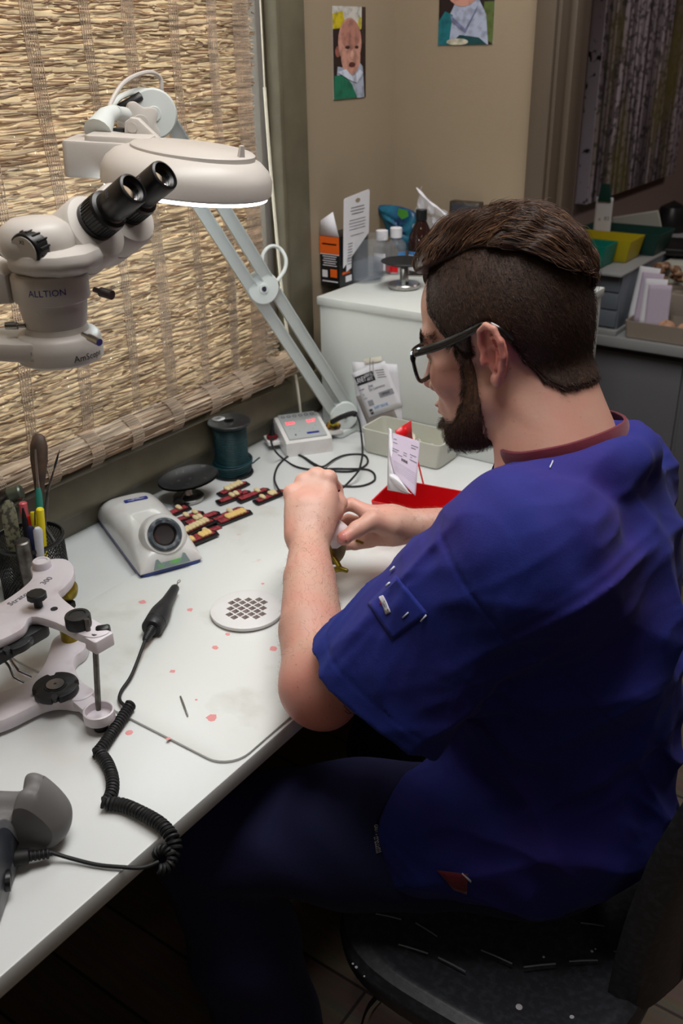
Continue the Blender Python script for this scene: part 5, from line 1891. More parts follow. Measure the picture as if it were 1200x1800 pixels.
baby2 = [((40, 30, 30), [(0, 0), (1, 0), (1, 1), (0, 1)]), ((84, 100, 50), [(.78, .1), (1, .0), (1, .42), (.82, .42)]), ((168, 176, 200), [(.2, .02), (.92, .0), (.86, .3), (.72, .45), (.3, .42), (.2, .3)]),
         ((30, 110, 120), [(0, .0), (.2, 0), (.26, .3), (.12, .34), (0, .24)]), ((24, 70, 74), [(.2, 0), (.9, 0), (.75, .07), (.4, .1)]), ((206, 200, 180), el(.36, .03, .2, .035)),
         (skin, el(.44, .62, .34, .24)), ((112, 52, 50), el(.54, .54, .16, .05)), ((60, 40, 38), el(.3, .74, .05, .025)), ((60, 40, 38), el(.6, .74, .05, .025)),
         ((120, 126, 160), [(.22, .30), (.5, .16), (.72, .40), (.68, .33), (.5, .12), (.24, .24)])]
picture('wall_photograph', 'colour photo of a smiling baby in a grey bib on the beige back wall', frame((.108, YB - .0006, 1.482), (1, 0, 0), (0, 0, 1)), .128, .185, baby2)

# ---------------------------------------------------------------- plaster tray, red bin, lab slips
def tray(name, label, cat, M, w, d, h, taper, wall, m, r=.006, lip=0, extra=None, floor=.003):
    t = thing(name, label, cat, M @ Vector((0, 0, 0)))
    def ring(k, off, z):
        return [M @ Vector((x, y, z)) for x, y in rrect(w * k - 2 * off, d * k - 2 * off if 1 else 0, max(r - off, .001), 4)]
    b = MB(m)
    rings = [ring(taper, .003, 0), ring(taper, .0, .003), ring(1, 0, h), ring(1, wall, h), ring(taper, wall, floor + .002), ring(taper, wall + .004, floor)]
    n = len(rings[0])
    b.add([p for q in rings for p in q], [(i * n + k, i * n + (k + 1) % n, (i + 1) * n + (k + 1) % n, (i + 1) * n + k) for i in range(5) for k in range(n)])
    b.add(rings[0], [tuple(range(n))[::-1]])
    b.add(rings[5], [tuple(range(n))])
    b.build('tray_shell' if 'tray' in name else 'bin_shell', t)
    return t


mat('tray_white', (196, 196, 184), .4)
Mt = frame(((Z(765, 827, D) + Z(635, 795, D)) / 2)[:3] + np.array([-.018, .052, 0]), Z(765, 827, D) - Z(635, 795, D), (-.1, 1, 0))
Mt = frame((.311, 1.5115, D + .0006), (1, .0, 0), (0, 1, 0))
t = tray('plaster_tray', 'off-white plastic tray holding gauze at the foot of the white cabinet', 'tray', Mt, .186, .086, .052, .94, .003, 'tray_white', r=.012)
b = MB('ink_black')
Ml = frame(Mt @ Vector((.0915, -.004, .030)), (0, 1, 0), (.0, 0, 1))
b.text('1A', .014, Ml)
b.build('tray_marking', t)
rnd = random.Random(9)
for k, (dx, dy) in enumerate(((-.01, .005), (.018, -.006), (.045, .004))):
    t = thing('gauze_pad', ('crumpled cream gauze at the left in the plaster tray', 'crumpled cream gauze in the middle of the plaster tray', 'flat cream gauze at the right in the plaster tray')[k], 'gauze', Mt @ Vector((dx, dy, .004)), 'gauze in the plaster tray')
    def fn(u, v, k=k, dx=dx, dy=dy):
        a = 2 * PI * v
        r = .021 * u * (1 + .2 * math.sin(3 * a + k))
        return Mt @ Vector((dx + r * math.cos(a) * 1.2, dy + r * math.sin(a), .006 + (.034 - .008 * k) * (1 - u ** 2) * (1 + .3 * math.sin(5 * a + u * 9)) + .004 * math.sin(9 * a + 14 * u)))
    MB('gauze').surf(fn, 12, 28, closed_v=True).build('folds', t)

mat('red_bin', (212, 18, 28), .35, coat=.2)
mat('red_bin_inside', (176, 8, 14), .4)
fl, frt = Z(694, 893, D), Z(846, 893, D)
zr = .826
tl, tr, br = Z(693, 860, zr), Z(846, 851, zr), Z(733, 829, zr)
cb = (tl + tr) / 2
Mr = frame((.487, 1.243, D + .0006), (1, .16, 0), (-.16, 1, 0))
t = tray('red_bin', 'small bright red storage bin on the bench behind the right forearm', 'bin', Mr, .128, .100, .060, .86, .0022, 'red_bin', r=.003)
# raised back flap of the bin
tb = thing('red_divider', 'red triangular plastic corner standing up behind the lab slips', 'divider', W(710, 780, 1.62))
MB('red_bin').add([W(694, 757, 1.625), W(722, 739, 1.65), W(724, 772, 1.65), W(703, 775, 1.63)], [(0, 1, 2, 3)]).build('corner', tb, solid=.002)
MB('red_bin').tube([W(724, 770, 1.65), np.array([.470, 1.292, D + .06])], .0015, 5).build('stem', tb)


def slips():
    t = thing('lab_slips', 'curled lilac and white lab slips standing in the red bin', 'paper', np.array([.44, 1.22, D + .02]))
    # corners of the lilac front sheet
    A, B_, C_, D_ = W(688, 760, 1.60), W(738, 776, 1.56), W(730, 872, 1.50), W(693, 835, 1.535)
    def fn(u, v):
        p = (A * (1 - u) + B_ * u) * (1 - v) + (D_ * (1 - u) + C_ * u) * v
        return p + CR[:, 2] * (.010 * math.sin(PI * u) * v) + CR[:, 0] * (-.006 * math.sin(PI * v) * (1 - u))
    b = MB('paper_lilac').surf(fn, 12, 16)
    b.build('front_slip', t, solid=.0004)
    q = MB('ink_black')
    nrm = CR[:, 2] * .0012
    def line(v, u0, u1, th, m):
        q.use(m)
        n = 6
        vs = []
        for i in range(n + 1):
            u = u0 + (u1 - u0) * i / n
            vs += [fn(u, v) + nrm, fn(u, v + th) + nrm]
        q.add(vs, [(2 * i, 2 * i + 1, 2 * i + 3, 2 * i + 2) for i in range(n)], False)
    for v in (.62, .655, .70, .74, .78, .82):
        line(v, .12, .95, .004, 'ink_grey')
    for v, u0, u1 in ((.12, .72, .95), (.17, .72, .88), (.12, .1, .22), (.2, .1, .25), (.34, .1, .33), (.39, .1, .28), (.33, .48, .6), (.38, .48, .6), (.31, .7, .92), (.36, .72, .78), (.41, .7, .95), (.43, .3, .45)):
        line(v, u0, u1, .014, 'ink_grey')
    for k in range(9):
        line(.475, .42 + .025 * k, .42 + .025 * k + (.016 if k % 3 else .021), .055, 'ink_black')
    q.build('slip_print', t)
    # white sheets rolled round behind and curling in front of it
    E0, E1, F0, F1 = W(683, 752, 1.605), W(689, 757, 1.60), W(681, 838, 1.55), W(722, 874, 1.50)
    def g(u, v):
        s = v
        l = np.array(E0) * (1 - s) + np.array(F0) * s
        r = np.array(E1) * (1 - s) + np.array(W(694, 845, 1.53)) * s
        p = l + (r - l) * u
        if v > .75:
            p = p + CR[:, 0] * .022 * ((v - .75) / .25) ** 2 * u + CR[:, 1] * -.022 * ((v - .75) / .25) ** 2 
        return p + CR[:, 2] * .006 * math.sin(PI * u)
    MB('paper_white').surf(g, 6, 20).build('white_slip', t, solid=.0012)
    b = MB('paper_white')
    b.surf(lambda u, v: W(684 + 40 * u, 842 + 26 * u + 6 * math.sin(PI * u) - 20 * v * math.sin(PI * min(u + .12, 1)) ** .8, 1.54 - .035 * u - .012 * math.sin(PI * v)), 14, 6)
    b.build('curled_slip', t, solid=.0006)


slips()

# ---------------------------------------------------------------- the next room through the doorway
NY = 2.53
t = thing('side_counter', 'light grey counter along the wall of the next room', 'counter', (.6, 2.9, 0))
mat('counter_grey', (150, 152, 152), .4)
MB('counter_grey').box((.62, NY + .30, .727), (1.24, .60, .028), bev=.002).build('worktop', t)
MB('panel_grey').box((.62, NY + .32, .357), (1.22, .54, .712), bev=.002).build('base_panel', t)
for k in range(4):
    MB('panel_grey').box((.10 + k * .30, NY + .044, .36), (.29, .012, .66), bev=.003).build('door_panel', t)
CZ2 = .741
mat('drawer_grey', (104, 112, 122), .5)
t = thing('drawer_unit', 'grey drawer unit on the counter of the next room', 'drawer unit', (.15, 2.9, CZ2))
x1 = .352
MB('drawer_grey').box(((0.02 + x1) / 2, NY + .43, CZ2 + .015 + .075), (x1 - .02, .80, .150), bev=.002).build('carcass', t)
for k in range(3):
    MB('drawer_grey').box(((0.02 + x1) / 2, NY + .026, CZ2 + .018 + .026 + k * .0485), (x1 - .03, .008, .045), bev=.002).build('drawer_front', t)
MB('counter_grey').box(((0.02 + x1) / 2, NY + .42, CZ2 + .169), (x1 - .01, .84, .006), bev=.001).build('top_sheet', t)
MB('counter_grey').box(((0.02 + x1) / 2, NY + .4, CZ2 + .0075), (x1 - .01, .78, .014), bev=.001).build('plinth', t)
ZT = CZ2 + .173


def bin_(label, m, c, w, d, h, g='coloured bins in the next room', rot=0.0):
    M = Matrix.Translation((c[0], c[1], c[2] + .0005)) @ RZ(rot)
    t = tray('storage_bin', label, 'bin', M, w, d, h, .88, .0025, m, r=.003)
    t['group'] = g
    return t


bin_('small teal bin, nearest on the drawer unit of the next room', 'bin_teal', (.215, 2.62, ZT), .15, .10, .060)
bin_('yellow bin just behind the small teal one in the next room', 'bin_yellow', (.225, 2.735, ZT), .20, .12, .062)
bin_('dark green bin behind the yellow one in the next room', 'bin_green', (.24, 2.875, ZT), .25, .14, .062)
# document card clipped up, standing in the yellow bin
note('clipped_card', 'white printed card held by a dark clip standing in the yellow bin', 'card', frame((.190, 2.80, ZT + .095), (1, .0, 0), (0, 0, 1)), .052, .125, 'paper_white',
     lambda q, P: q.use('ink_grey').text('x', .018, P(-.010, .0)).text('83', .016, P(.012, .002)))
t = thing('binder_clip', 'dark binder clip above the white printed card in the next room', 'clip', (.19, 2.795, ZT + .15))
MB('bin_green').prism([(-.02, -.02), (.02, -.02), (.012, .03), (-.012, .03)], -.004, .004, frame((.190, 2.797, ZT + .165), (1, 0, 0), (0, 0, 1)), bev=.001).build('clip_body', t)
# white lid leaning behind, dark case
t = thing('container_lid', 'pale plastic lid leaning against the wall behind the green bin', 'lid', (.16, 3.12, ZT))
MB('tray_white').box(tuple(YP(1122, 405, 3.12)), (.15, .010, .115), RY(-.22) @ RX(.3), bev=.004).build('panel', t)
t = thing('black_case', 'black case lying open on the counter beyond the bins', 'case', (.45, 3.15, ZT - .07))
MB('black_plastic').box(tuple(YP(1168, 432, 3.0)), (.19, .20, .02), RZ(.2), bev=.004).build('case_base', t)
MB('black_plastic').lathe([(0, 0), (.05, .0), (.06, .05), (.04, .10), (0, .12)], YP(1176, 418, 3.25), (0, 0, 1), 20).build('case_lid', t)
MB('panel_grey').box((.56, 3.05, .86), (.40, .50, .22), bev=.003)
t = thing('white_shelf_box', 'pale flat-topped box under the black case in the next room', 'box', (.55, 3.02, CZ2))
MB('tray_white').box((.545, 3.04, CZ2 + .075), (.36, .38, .148), bev=.003).build('box_body', t)
# slip tray with casts and a teal bin of slips
Mq = frame((.50, 2.60, CZ2 + .0006), (1, .0, 0), (0, 1, 0))
mat('tray_tan', (150, 138, 126), .5)
tray('cast_tray', 'tan tray at the front edge of the counter holding plaster casts and slips', 'tray', Mq, .245, .12, .048, .96, .004, 'tray_tan', r=.008)
mat('cast_pink', (196, 150, 120), .6, bump=(80, .4, .003))
for k, (x, y, s) in enumerate(((.48, 2.585, .026), (.535, 2.58, .028), (.585, 2.59, .026))):
    t = thing('plaster_cast', ('pinkish plaster cast nearest the white slips in the tan tray', 'pinkish plaster cast in the middle of the tan tray', 'pinkish plaster cast at the right end of the tan tray')[k], 'cast', (x, y, CZ2 + .004), 'casts in the tan tray')
    def fn(u, v, x=x, y=y, s=s):
        a = 2 * PI * v
        return (x + s * 1.1 * (1 - u ** 3) ** .5 * math.cos(a) if u < 1 else x, y + s * (1 - u ** 3) ** .5 * math.sin(a) if u < 1 else y, CZ2 + .005 + .048 * u + .003 * math.sin(7 * a))
    MB('cast_pink').surf(fn, 10, 20, closed_v=True).build('cast_body', t)
rnd = random.Random(21)
for k in range(4):
    M = frame((.395 + .018 * k, 2.625 - .012 * k, CZ2 + .105 - .006 * k), (1, .1 * k - .15, .02 * k), (-.03 * (k - 2), .25, 1))
    note('lab_slip', ('white lab slip at the back left of the tan tray', 'white lab slip second from the left in the tan tray', 'white lab slip third from the left in the tan tray', 'frontmost white lab slip in the tan tray, blank side out')[k], 'paper', M, .062, .15 - .012 * k, 'paper_lilac' if k % 2 else 'paper_white',
         (lambda q, P: q.use('ink_grey').text('LAB', .012, P(0, .03)).text('No', .01, P(0, -.02))) if k < 2 else None, group='slips in the tan tray')
t = thing('cast_pile', 'heap of small brown and cream casts on the counter behind the slips', 'casts', (.42, 2.8, CZ2))
mat('cast_brown', (120, 84, 60), .6, vary=(60, (200, 170, 140), .5, .65), bump=(60, .5, .004))
b = MB('cast_brown')
for k in range(26):
    x, y = rnd.uniform(.37, .50), rnd.uniform(2.74, 2.92)
    b.sphere((x, y, CZ2 + .10 + rnd.uniform(0, .055)), (rnd.uniform(.012, .024), rnd.uniform(.012, .02), rnd.uniform(.008, .014)), 10, 7)
b.build('cast_heap', t)['kind'] = 'stuff'
MB('tray_tan').box((.435, 2.83, CZ2 + .047), (.16, .22, .093), bev=.004).build('supporting_box', t)
t = bin_('teal bin at the right with white slips standing in it, in the next room', 'bin_teal', (.60, 2.66, CZ2 + .03), .17, .10, .13)
MB('panel_grey').box((.60, 2.66, CZ2 + .0155), (.15, .08, .028)).build('foot_block', t, world=False) if 0 else None
for k in range(3):
    M = frame((.545 + .04 * k, 2.60 - .006 * k, CZ2 + .11 + .02 * k), (1, -.3, .1 * k - .1), (.1, .2, 1))
    note('lab_slip', ('narrow white slip leaning at the left edge of the right teal bin', 'middle white slip on the right teal bin', 'largest grey-white slip on the right teal bin')[k], 'paper', M, (.03, .06, .07)[k], .13, 'paper_white', None, group='slips on the right teal bin')


# birch canvas on the long wall: deep canvas with side faces
def canvas():
    m = bpy.data.materials.new('birch_print')
    m.use_nodes = True
    nt = m.node_tree
    p = nt.nodes['Principled BSDF']
    p.inputs['Roughness'].default_value = .8
    tc = nt.nodes.new('ShaderNodeTexCoord')
    def noise(scale, vec, det=4):
        mp = nt.nodes.new('ShaderNodeMapping')
        mp.inputs['Scale'].default_value = vec
        n = nt.nodes.new('ShaderNodeTexNoise')
        n.inputs['Scale'].default_value = scale
        n.inputs['Detail'].default_value = det
        nt.links.new(tc.outputs['Object'], mp.inputs['Vector'])
        nt.links.new(mp.outputs['Vector'], n.inputs['Vector'])
        return n
    n1 = noise(1, (34, 34, .8), 3)
    r1 = nt.nodes.new('ShaderNodeValToRGB')
    e = r1.color_ramp.elements
    e[0].position, e[0].color = .36, (*lin((52, 44, 46)), 1)
    e[1].position, e[1].color = .64, (*lin((196, 188, 200)), 1)
    x = e.new(.5)
    x.color = (*lin((112, 102, 108)), 1)
    nt.links.new(n1.outputs['Fac'], r1.inputs['Fac'])
    n2 = noise(1, (30, 30, 60), 4)
    r2 = nt.nodes.new('ShaderNodeValToRGB')
    r2.color_ramp.elements[0].position, r2.color_ramp.elements[0].color = .40, (.03, .025, .03, 1)
    r2.color_ramp.elements[1].position, r2.color_ramp.elements[1].color = .50, (1, 1, 1, 1)
    nt.links.new(n2.outputs['Fac'], r2.inputs['Fac'])
    m1 = nt.nodes.new('ShaderNodeMix')
    m1.data_type = 'RGBA'
    m1.blend_type = 'MULTIPLY'
    m1.inputs['Factor'].default_value = .75
    nt.links.new(r1.outputs['Color'], m1.inputs['A'])
    nt.links.new(r2.outputs['Color'], m1.inputs['B'])
    # yellow foliage blotches
    n3 = noise(1, (4, 4, 1.6), 3)
    r3 = nt.nodes.new('ShaderNodeMapRange')
    r3.inputs['From Min'].default_value = .52
    r3.inputs['From Max'].default_value = .66
    r3.inputs['To Max'].default_value = .7
    nt.links.new(n3.outputs['Fac'], r3.inputs['Value'])
    m2 = nt.nodes.new('ShaderNodeMix')
    m2.data_type = 'RGBA'
    m2.inputs['B'].default_value = (*lin((110, 104, 40)), 1)
    nt.links.new(m1.outputs['Result'], m2.inputs['A'])
    nt.links.new(r3.outputs['Result'], m2.inputs['Factor'])
    nt.links.new(m2.outputs['Result'], p.inputs['Base Color'])
    MATS['birch_print'] = m
    mat('birch_edge', (196, 190, 206), .8, vary=(38, (30, 28, 32), .60, .66))
    t = thing('birch_canvas', 'tall dark canvas print of birch trunks hanging in the next room', 'canvas picture', (.02, 3.45, 1.0))
    MB('birch_print').box((.021, 3.50, 1.50), (.040, .90, .985), bev=.001).build('printed_front', t)
    MB('birch_edge').box((.021, 3.0485, 1.50), (.040, .003, .985)).build('canvas_side', t)


canvas()
# ================================================================ the technician
A3 = lambda *p: np.array(p, float)


def caps(P, a, b, ra, rb=None, flat=None):
    rb = ra if rb is None else rb
    a, b = np.asarray(a, float), np.asarray(b, float)
    ba = b - a
    t = np.clip(((P - a) @ ba) / max(ba @ ba, 1e-12), 0, 1)
    d = P - a - t[:, None] * ba
    if flat is not None:        # (direction, factor): squeeze along a direction
        n = np.asarray(flat[0], float)
        n = n / np.linalg.norm(n)
        k = d @ n
        d = d + n * (k * (flat[1] - 1))[:, None]
    return np.sqrt((d * d).sum(1)) - (ra + (rb - ra) * t)


def ell(P, c, r, R=None):
    q = P - np.asarray(c, float)
    if R is not None:
        q = q @ R
    r = np.asarray(r, float)
    k0 = np.sqrt(((q / r) ** 2).sum(1))
    k1 = np.sqrt(((q / (r * r)) ** 2).sum(1)) + 1e-9
    return k0 * (k0 - 1) / k1


def smin(a, b, k):
    h = np.clip(.5 + .5 * (b - a) / k, 0, 1)
    return b + (a - b) * h - k * h * (1 - h)


def smax(a, b, k):
    return -smin(-a, -b, k)


def chain(P, pts, rs, k=.004, flat=None):
    d = None
    for i in range(len(pts) - 1):
        e = caps(P, pts[i], pts[i + 1], rs[i], rs[i + 1], flat)
        d = e if d is None else smin(d, e, k)
    return d


def poly2(x, z, poly):
    """signed distance to a polygon in a plane, negative inside"""
    p = np.array(poly, float)
    n = len(p)
    d = np.full(x.shape, 1e9)
    ins = np.zeros(x.shape, bool)
    for i in range(n):
        a, b = p[i], p[(i + 1) % n]
        ex, ez = b - a
        wx, wz = x - a[0], z - a[1]
        t = np.clip((wx * ex + wz * ez) / (ex * ex + ez * ez), 0, 1)
        d = np.minimum(d, (wx - ex * t) ** 2 + (wz - ez * t) ** 2)
        c = ((a[1] > z) != (b[1] > z))
        with np.errstate(divide='ignore', invalid='ignore'):
            xi = (b[0] - a[0]) * (z - a[1]) / (b[1] - a[1] + 1e-15) + a[0]
        ins ^= (c & (x < xi))
    d = np.sqrt(d)
    return np.where(ins, -d, d)


def near(P, c, r, fn):
    q = np.sqrt(((P - c) ** 2).sum(1))
    o = q - r * .72
    m = q < r
    if m.any():
        o[m] = fn(P[m])
    return o


def nets(f, lo, hi, h, nb=16):
    """block-sparse surface nets of the implicit function f"""
    lo, hi = np.array(lo, float), np.array(hi, float)
    S = nb * h
    nbk = np.ceil((hi - lo) / S).astype(int)
    gi = np.stack(np.meshgrid(*[np.arange(n) for n in nbk], indexing='ij'), -1).reshape(-1, 3)
    cen = lo + (gi + .5) * S
    dc = f(cen)
    gi = gi[np.abs(dc) < S * .87 * 1.08 + .010]
    N = (nbk * nb + 4).astype(np.int64)
    key = lambda I: (I[..., 0] * N[1] + I[..., 1]) * N[2] + I[..., 2]
    loc = np.stack(np.meshgrid(*[np.arange(nb + 2)] * 3, indexing='ij'), -1)
    m = nb + 2
    KEYS, VERT, QK, QF = [], [], [], []
    corners = np.array([[i, j, k] for i in (0, 1) for j in (0, 1) for k in (0, 1)])
    edges = [(a, b) for a in range(8) for b in range(a + 1, 8) if np.abs(corners[a] - corners[b]).sum() == 1]
    bs = 96
    for s in range(0, len(gi), bs):
        g = gi[s:s + bs]
        base = g * nb
        I = base[:, None, None, None, :] + loc[None]
        F = f((lo + I.reshape(-1, 3) * h)).reshape(len(g), m, m, m)
        c = [F[:, a:a + m - 1, b:b + m - 1, d:d + m - 1] for a, b, d in corners]
        neg = sum((x < 0).astype(np.int8) for x in c)
        act = (neg > 0) & (neg < 8)
        own = act.copy()
        idx = np.argwhere(act & True)
        if len(idx) == 0:
            continue
        acc = np.zeros((len(idx), 3))
        cnt = np.zeros(len(idx))
        cv = [x[act] for x in c]
        for a, b in edges:
            fa, fb = cv[a], cv[b]
            x = (fa < 0) != (fb < 0)
            t = np.where(x, fa / np.where(x, fa - fb, 1), 0)
            p = corners[a] + t[:, None] * (corners[b] - corners[a])
            acc += np.where(x[:, None], p, 0)
            cnt += x
        pos = acc / cnt[:, None]
        gidx = base[idx[:, 0]] + idx[:, 1:]
        KEYS.append(key(gidx))
        VERT.append(lo + (gidx + pos) * h)
        # quads for edges starting at points 1..nb (global ownership)
        for ax in range(3):
            o = [0, 0, 0]
            o[ax] = 1
            A = F[:, 1:nb + 1, 1:nb + 1, 1:nb + 1]
            B = F[:, 1 + o[0]:nb + 1 + o[0], 1 + o[1]:nb + 1 + o[1], 1 + o[2]:nb + 1 + o[2]]
            x = (A < 0) != (B < 0)
            ii = np.argwhere(x)
            if len(ii) == 0:
                continue
            fl = A[x] < 0
            G = base[ii[:, 0]] + ii[:, 1:] + 1
            u, v = [(1, 2), (2, 0), (0, 1)][ax]
            e1 = np.zeros(3, int)
            e2 = np.zeros(3, int)
            e1[u] = 1
            e2[v] = 1
            q = np.stack([key(G - e1 - e2), key(G - e2), key(G), key(G - e1)], 1)
            q[~fl] = q[~fl][:, ::-1]
            QK.append(q)
    K = np.concatenate(KEYS)
    V = np.concatenate(VERT)
    K, ui = np.unique(K, return_index=True)
    V = V[ui]
    Q = np.concatenate(QK)
    J = np.searchsorted(K, Q)
    J = np.clip(J, 0, len(K) - 1)
    ok = (K[J] == Q).all(1)
    J = J[ok]
    J = np.unique(J, axis=0) if False else J
    return V, J


def laplace(V, F, it=2, w=.5):
    E = np.concatenate([F[:, [0, 1]], F[:, [1, 2]], F[:, [2, 3]], F[:, [3, 0]]])
    for _ in range(it):
        S = np.zeros_like(V)
        c = np.zeros(len(V))
        for a, b in ((0, 1), (1, 0)):
            np.add.at(S, E[:, a], V[E[:, b]])
            np.add.at(c, E[:, a], 1)
        V = V + w * (S / np.maximum(c, 1)[:, None] - V)
    return V


def np_mesh(name, V, F, m, parent, smooth=True):
    root = parent
    while root is not None and root.parent is not None:
        root = root.parent
    org = np.array(root.location) if root is not None else 0
    me = bpy.data.meshes.new(name)
    me.vertices.add(len(V))
    me.vertices.foreach_set('co', (V - org).astype(np.float32).ravel())
    n = F.shape[1]
    me.loops.add(len(F) * n)
    me.loops.foreach_set('vertex_index', F.astype(np.int32).ravel())
    me.polygons.add(len(F))
    me.polygons.foreach_set('loop_start', np.arange(0, len(F) * n, n, dtype=np.int32))
    me.polygons.foreach_set('use_smooth', np.full(len(F), smooth))
    me.materials.append(MATS[m] if isinstance(m, str) else m)
    me.update(calc_edges=True)
    me.validate()
    o = bpy.data.objects.new(name, me)
    COL.objects.link(o)
    if parent is not None:
        o.parent = parent
    return o


def grad(fn, P, e=.0006):
    g = np.stack([(fn(P + np.eye(3)[k] * e) - fn(P - np.eye(3)[k] * e)) for k in range(3)], 1)
    return g / (np.linalg.norm(g, axis=1, keepdims=True) + 1e-12)


def project(fn, P, it=5):
    for _ in range(it):
        P = P - grad(fn, P) * fn(P)[:, None]
    return P


def ribbons(paths, rad, sides=3):
    """paths (n, k, 3) -> thin tapering prisms"""
    n, k, _ = paths.shape
    T = np.gradient(paths, axis=1)
    T /= np.linalg.norm(T, axis=2, keepdims=True) + 1e-12
    ref = np.where(np.abs(T[..., 2:3]) < .9, A3(0, 0, 1), A3(1, 0, 0))
    U = np.cross(T, ref)
    U /= np.linalg.norm(U, axis=2, keepdims=True) + 1e-12
    Wv = np.cross(T, U)
    taper = np.linspace(1, .25, k)[None, :, None]
    vs = []
    for s in range(sides):
        a = 2 * PI * s / sides
        vs.append(paths + (U * math.cos(a) + Wv * math.sin(a)) * rad[:, None, None] * taper)
    Vv = np.stack(vs, 2).reshape(-1, 3)
    base = (np.arange(n)[:, None] * k + np.arange(k - 1)[None]).reshape(-1)
    F_ = []
    for s in range(sides):
        s2 = (s + 1) % sides
        F_.append(np.stack([base * sides + s, base * sides + s2, (base + 1) * sides + s2, (base + 1) * sides + s], 1))
    return Vv, np.concatenate(F_)


# ---------------------------------------------------------------- head frame
HM = np.array([[-0.9633, 0.0364, -0.2658], [-0.0494, -0.9979, 0.0423], [-0.2637, 0.0539, 0.9631]])
HC = A3(0.7709, 0.9691, 1.1779)
hw = lambda *p: HC + HM @ A3(*p)


def skull_f(Q):
    return ell(Q, (-.002, 0, .044), (.0905, .0745, .087))


def face_local(Q):
    """the bare head, local axes x forward, y left, z up, origin between the ears"""
    Y = np.abs(Q[:, 1])
    S = np.stack([Q[:, 0], Y, Q[:, 2]], 1)
    d = skull_f(Q)
    d = smin(d, ell(Q, (.046, 0, .050), (.056, .059, .058)), .02)
    d = smin(d, ell(Q, (.047, 0, -.028), (.051, .055, .074)), .03)
    d = smin(d, caps(S, (.010, .050, -.050), (.078, .014, -.094), .019, .0165), .030)
    d = smin(d, caps(Q, (.064, 0, -.090), (.088, 0, -.095), .019, .0135), .018)
    d = smin(d, caps(S, (.091, .008, .026), (.079, .044, .026), .009, .011), .016)       # brow
    d = smin(d, ell(S, (.066, .043, -.022), (.021, .019, .022)), .022)                    # cheek
    d = smax(d, -ell(S, (.105, .031, .005), (.018, .017, .013)), .012)                    # sockets
    d = smin(d, ell(S, (.0825, .031, .006), (.013, .014, .012)), .004)                    # lids over eyeball
    d = smin(d, caps(Q, (.093, 0, .016), (.116, 0, -.030), .0075, .0085), .012)           # nose
    d = smin(d, caps(Q, (.104, 0, -.034), (.1165, 0, -.031), .009, .0082), .006)
    d = smin(d, ell(S, (.103, .0125, -.035), (.009, .0075, .007)), .005)
    d = smin(d, ell(Q, (.088, 0, -.060), (.016, .028, .020)), .014)                       # muzzle
    d = smin(d, ell(Q, (.1035, 0, -.058), (.006, .022, .0042)), .004)
    d = smin(d, ell(Q, (.1025, 0, -.067), (.006, .019, .0052)), .004)
    d = smax(d, -ell(Q, (.110, 0, -.0625), (.007, .021, .0010)), .002)
    return d


def ear_local(Q):
    S = np.stack([Q[:, 0], np.abs(Q[:, 1]), Q[:, 2]], 1)
    # ears
    ax = A3(.30, .95, .0)      # ear plate looks out and slightly forward
    ax /= np.linalg.norm(ax)
    e = S - A3(-.008, .0755, .003)
    # in-plane axes of the pinna, leaning back and away from the skull
    back = A3(-.93, .37, 0)
    back /= np.linalg.norm(back)
    up = A3(-.12, .06, .99)
    up -= back * (up @ back)
    up /= np.linalg.norm(up)
    out = np.cross(up, back)
    out = out * np.sign(out[1])
    L = np.stack([e @ back, e @ out, e @ up], 1)
    pl = ell(L, (.006, -.001, .003), (.0175, .0036, .0300))
    pts = [(-.0085, .004, -.001), (-.011, .0045, .012), (-.006, .0062, .0265), (.006, .0072, .0325), (.0175, .0076, .028), (.0235, .0072, .014), (.0225, .0062, -.003), (.0165, .0050, -.0170), (.006, .003, -.0285)]
    hel = chain(L, pts, [.0028, .0033, .0036, .0037, .0037, .0036, .0034, .0036, .0052], .002)
    anti = chain(L, [(.003, .0030, .0225), (.0125, .0050, .0155), (.0150, .0052, .001), (.0105, .0042, -.012), (.004, .0030, -.0150)], [.0022, .0027, .0028, .0030, .0026], .002)
    lob = ell(L, (.001, .0022, -.0285), (.0078, .0042, .0080))
    tra = ell(L, (-.0100, .0052, -.006), (.0036, .0042, .0062))
    ear = smin(smin(smin(pl, hel, .0018), anti, .0025), smin(lob, tra, .003), .0035)
    ear = smax(ear, -ell(L, (.0015, .0040, -.003), (.0088, .0090, .0105)), .0018)
    ear = smax(ear, -ell(L, (.0155, .0070, .012), (.0028, .0036, .0160)), .0015)
    ear = smax(ear, -ell(L, (.004, .0065, .0235), (.0080, .0036, .0034)), .0015)
    root = ell(L, (-.004, -.009, -.002), (.012, .010, .024))
    return smin(ear, root, .004)


def head_local(Q):
    return smin(face_local(Q), ear_local(Q), .003)


# ---------------------------------------------------------------- joints
SHL, SHR = A3(.865, .785, 1.012), A3(.800, 1.125, .960)
ELL_, ELR = A3(.664, .720, .806), A3(.73, 1.24, .80)
WRL = W(543, 950, 1.335)
WRR = W(700, 924, 1.42)
NK0, NK1 = W(942, 650, 1.075), W(972, 805, 1.065)


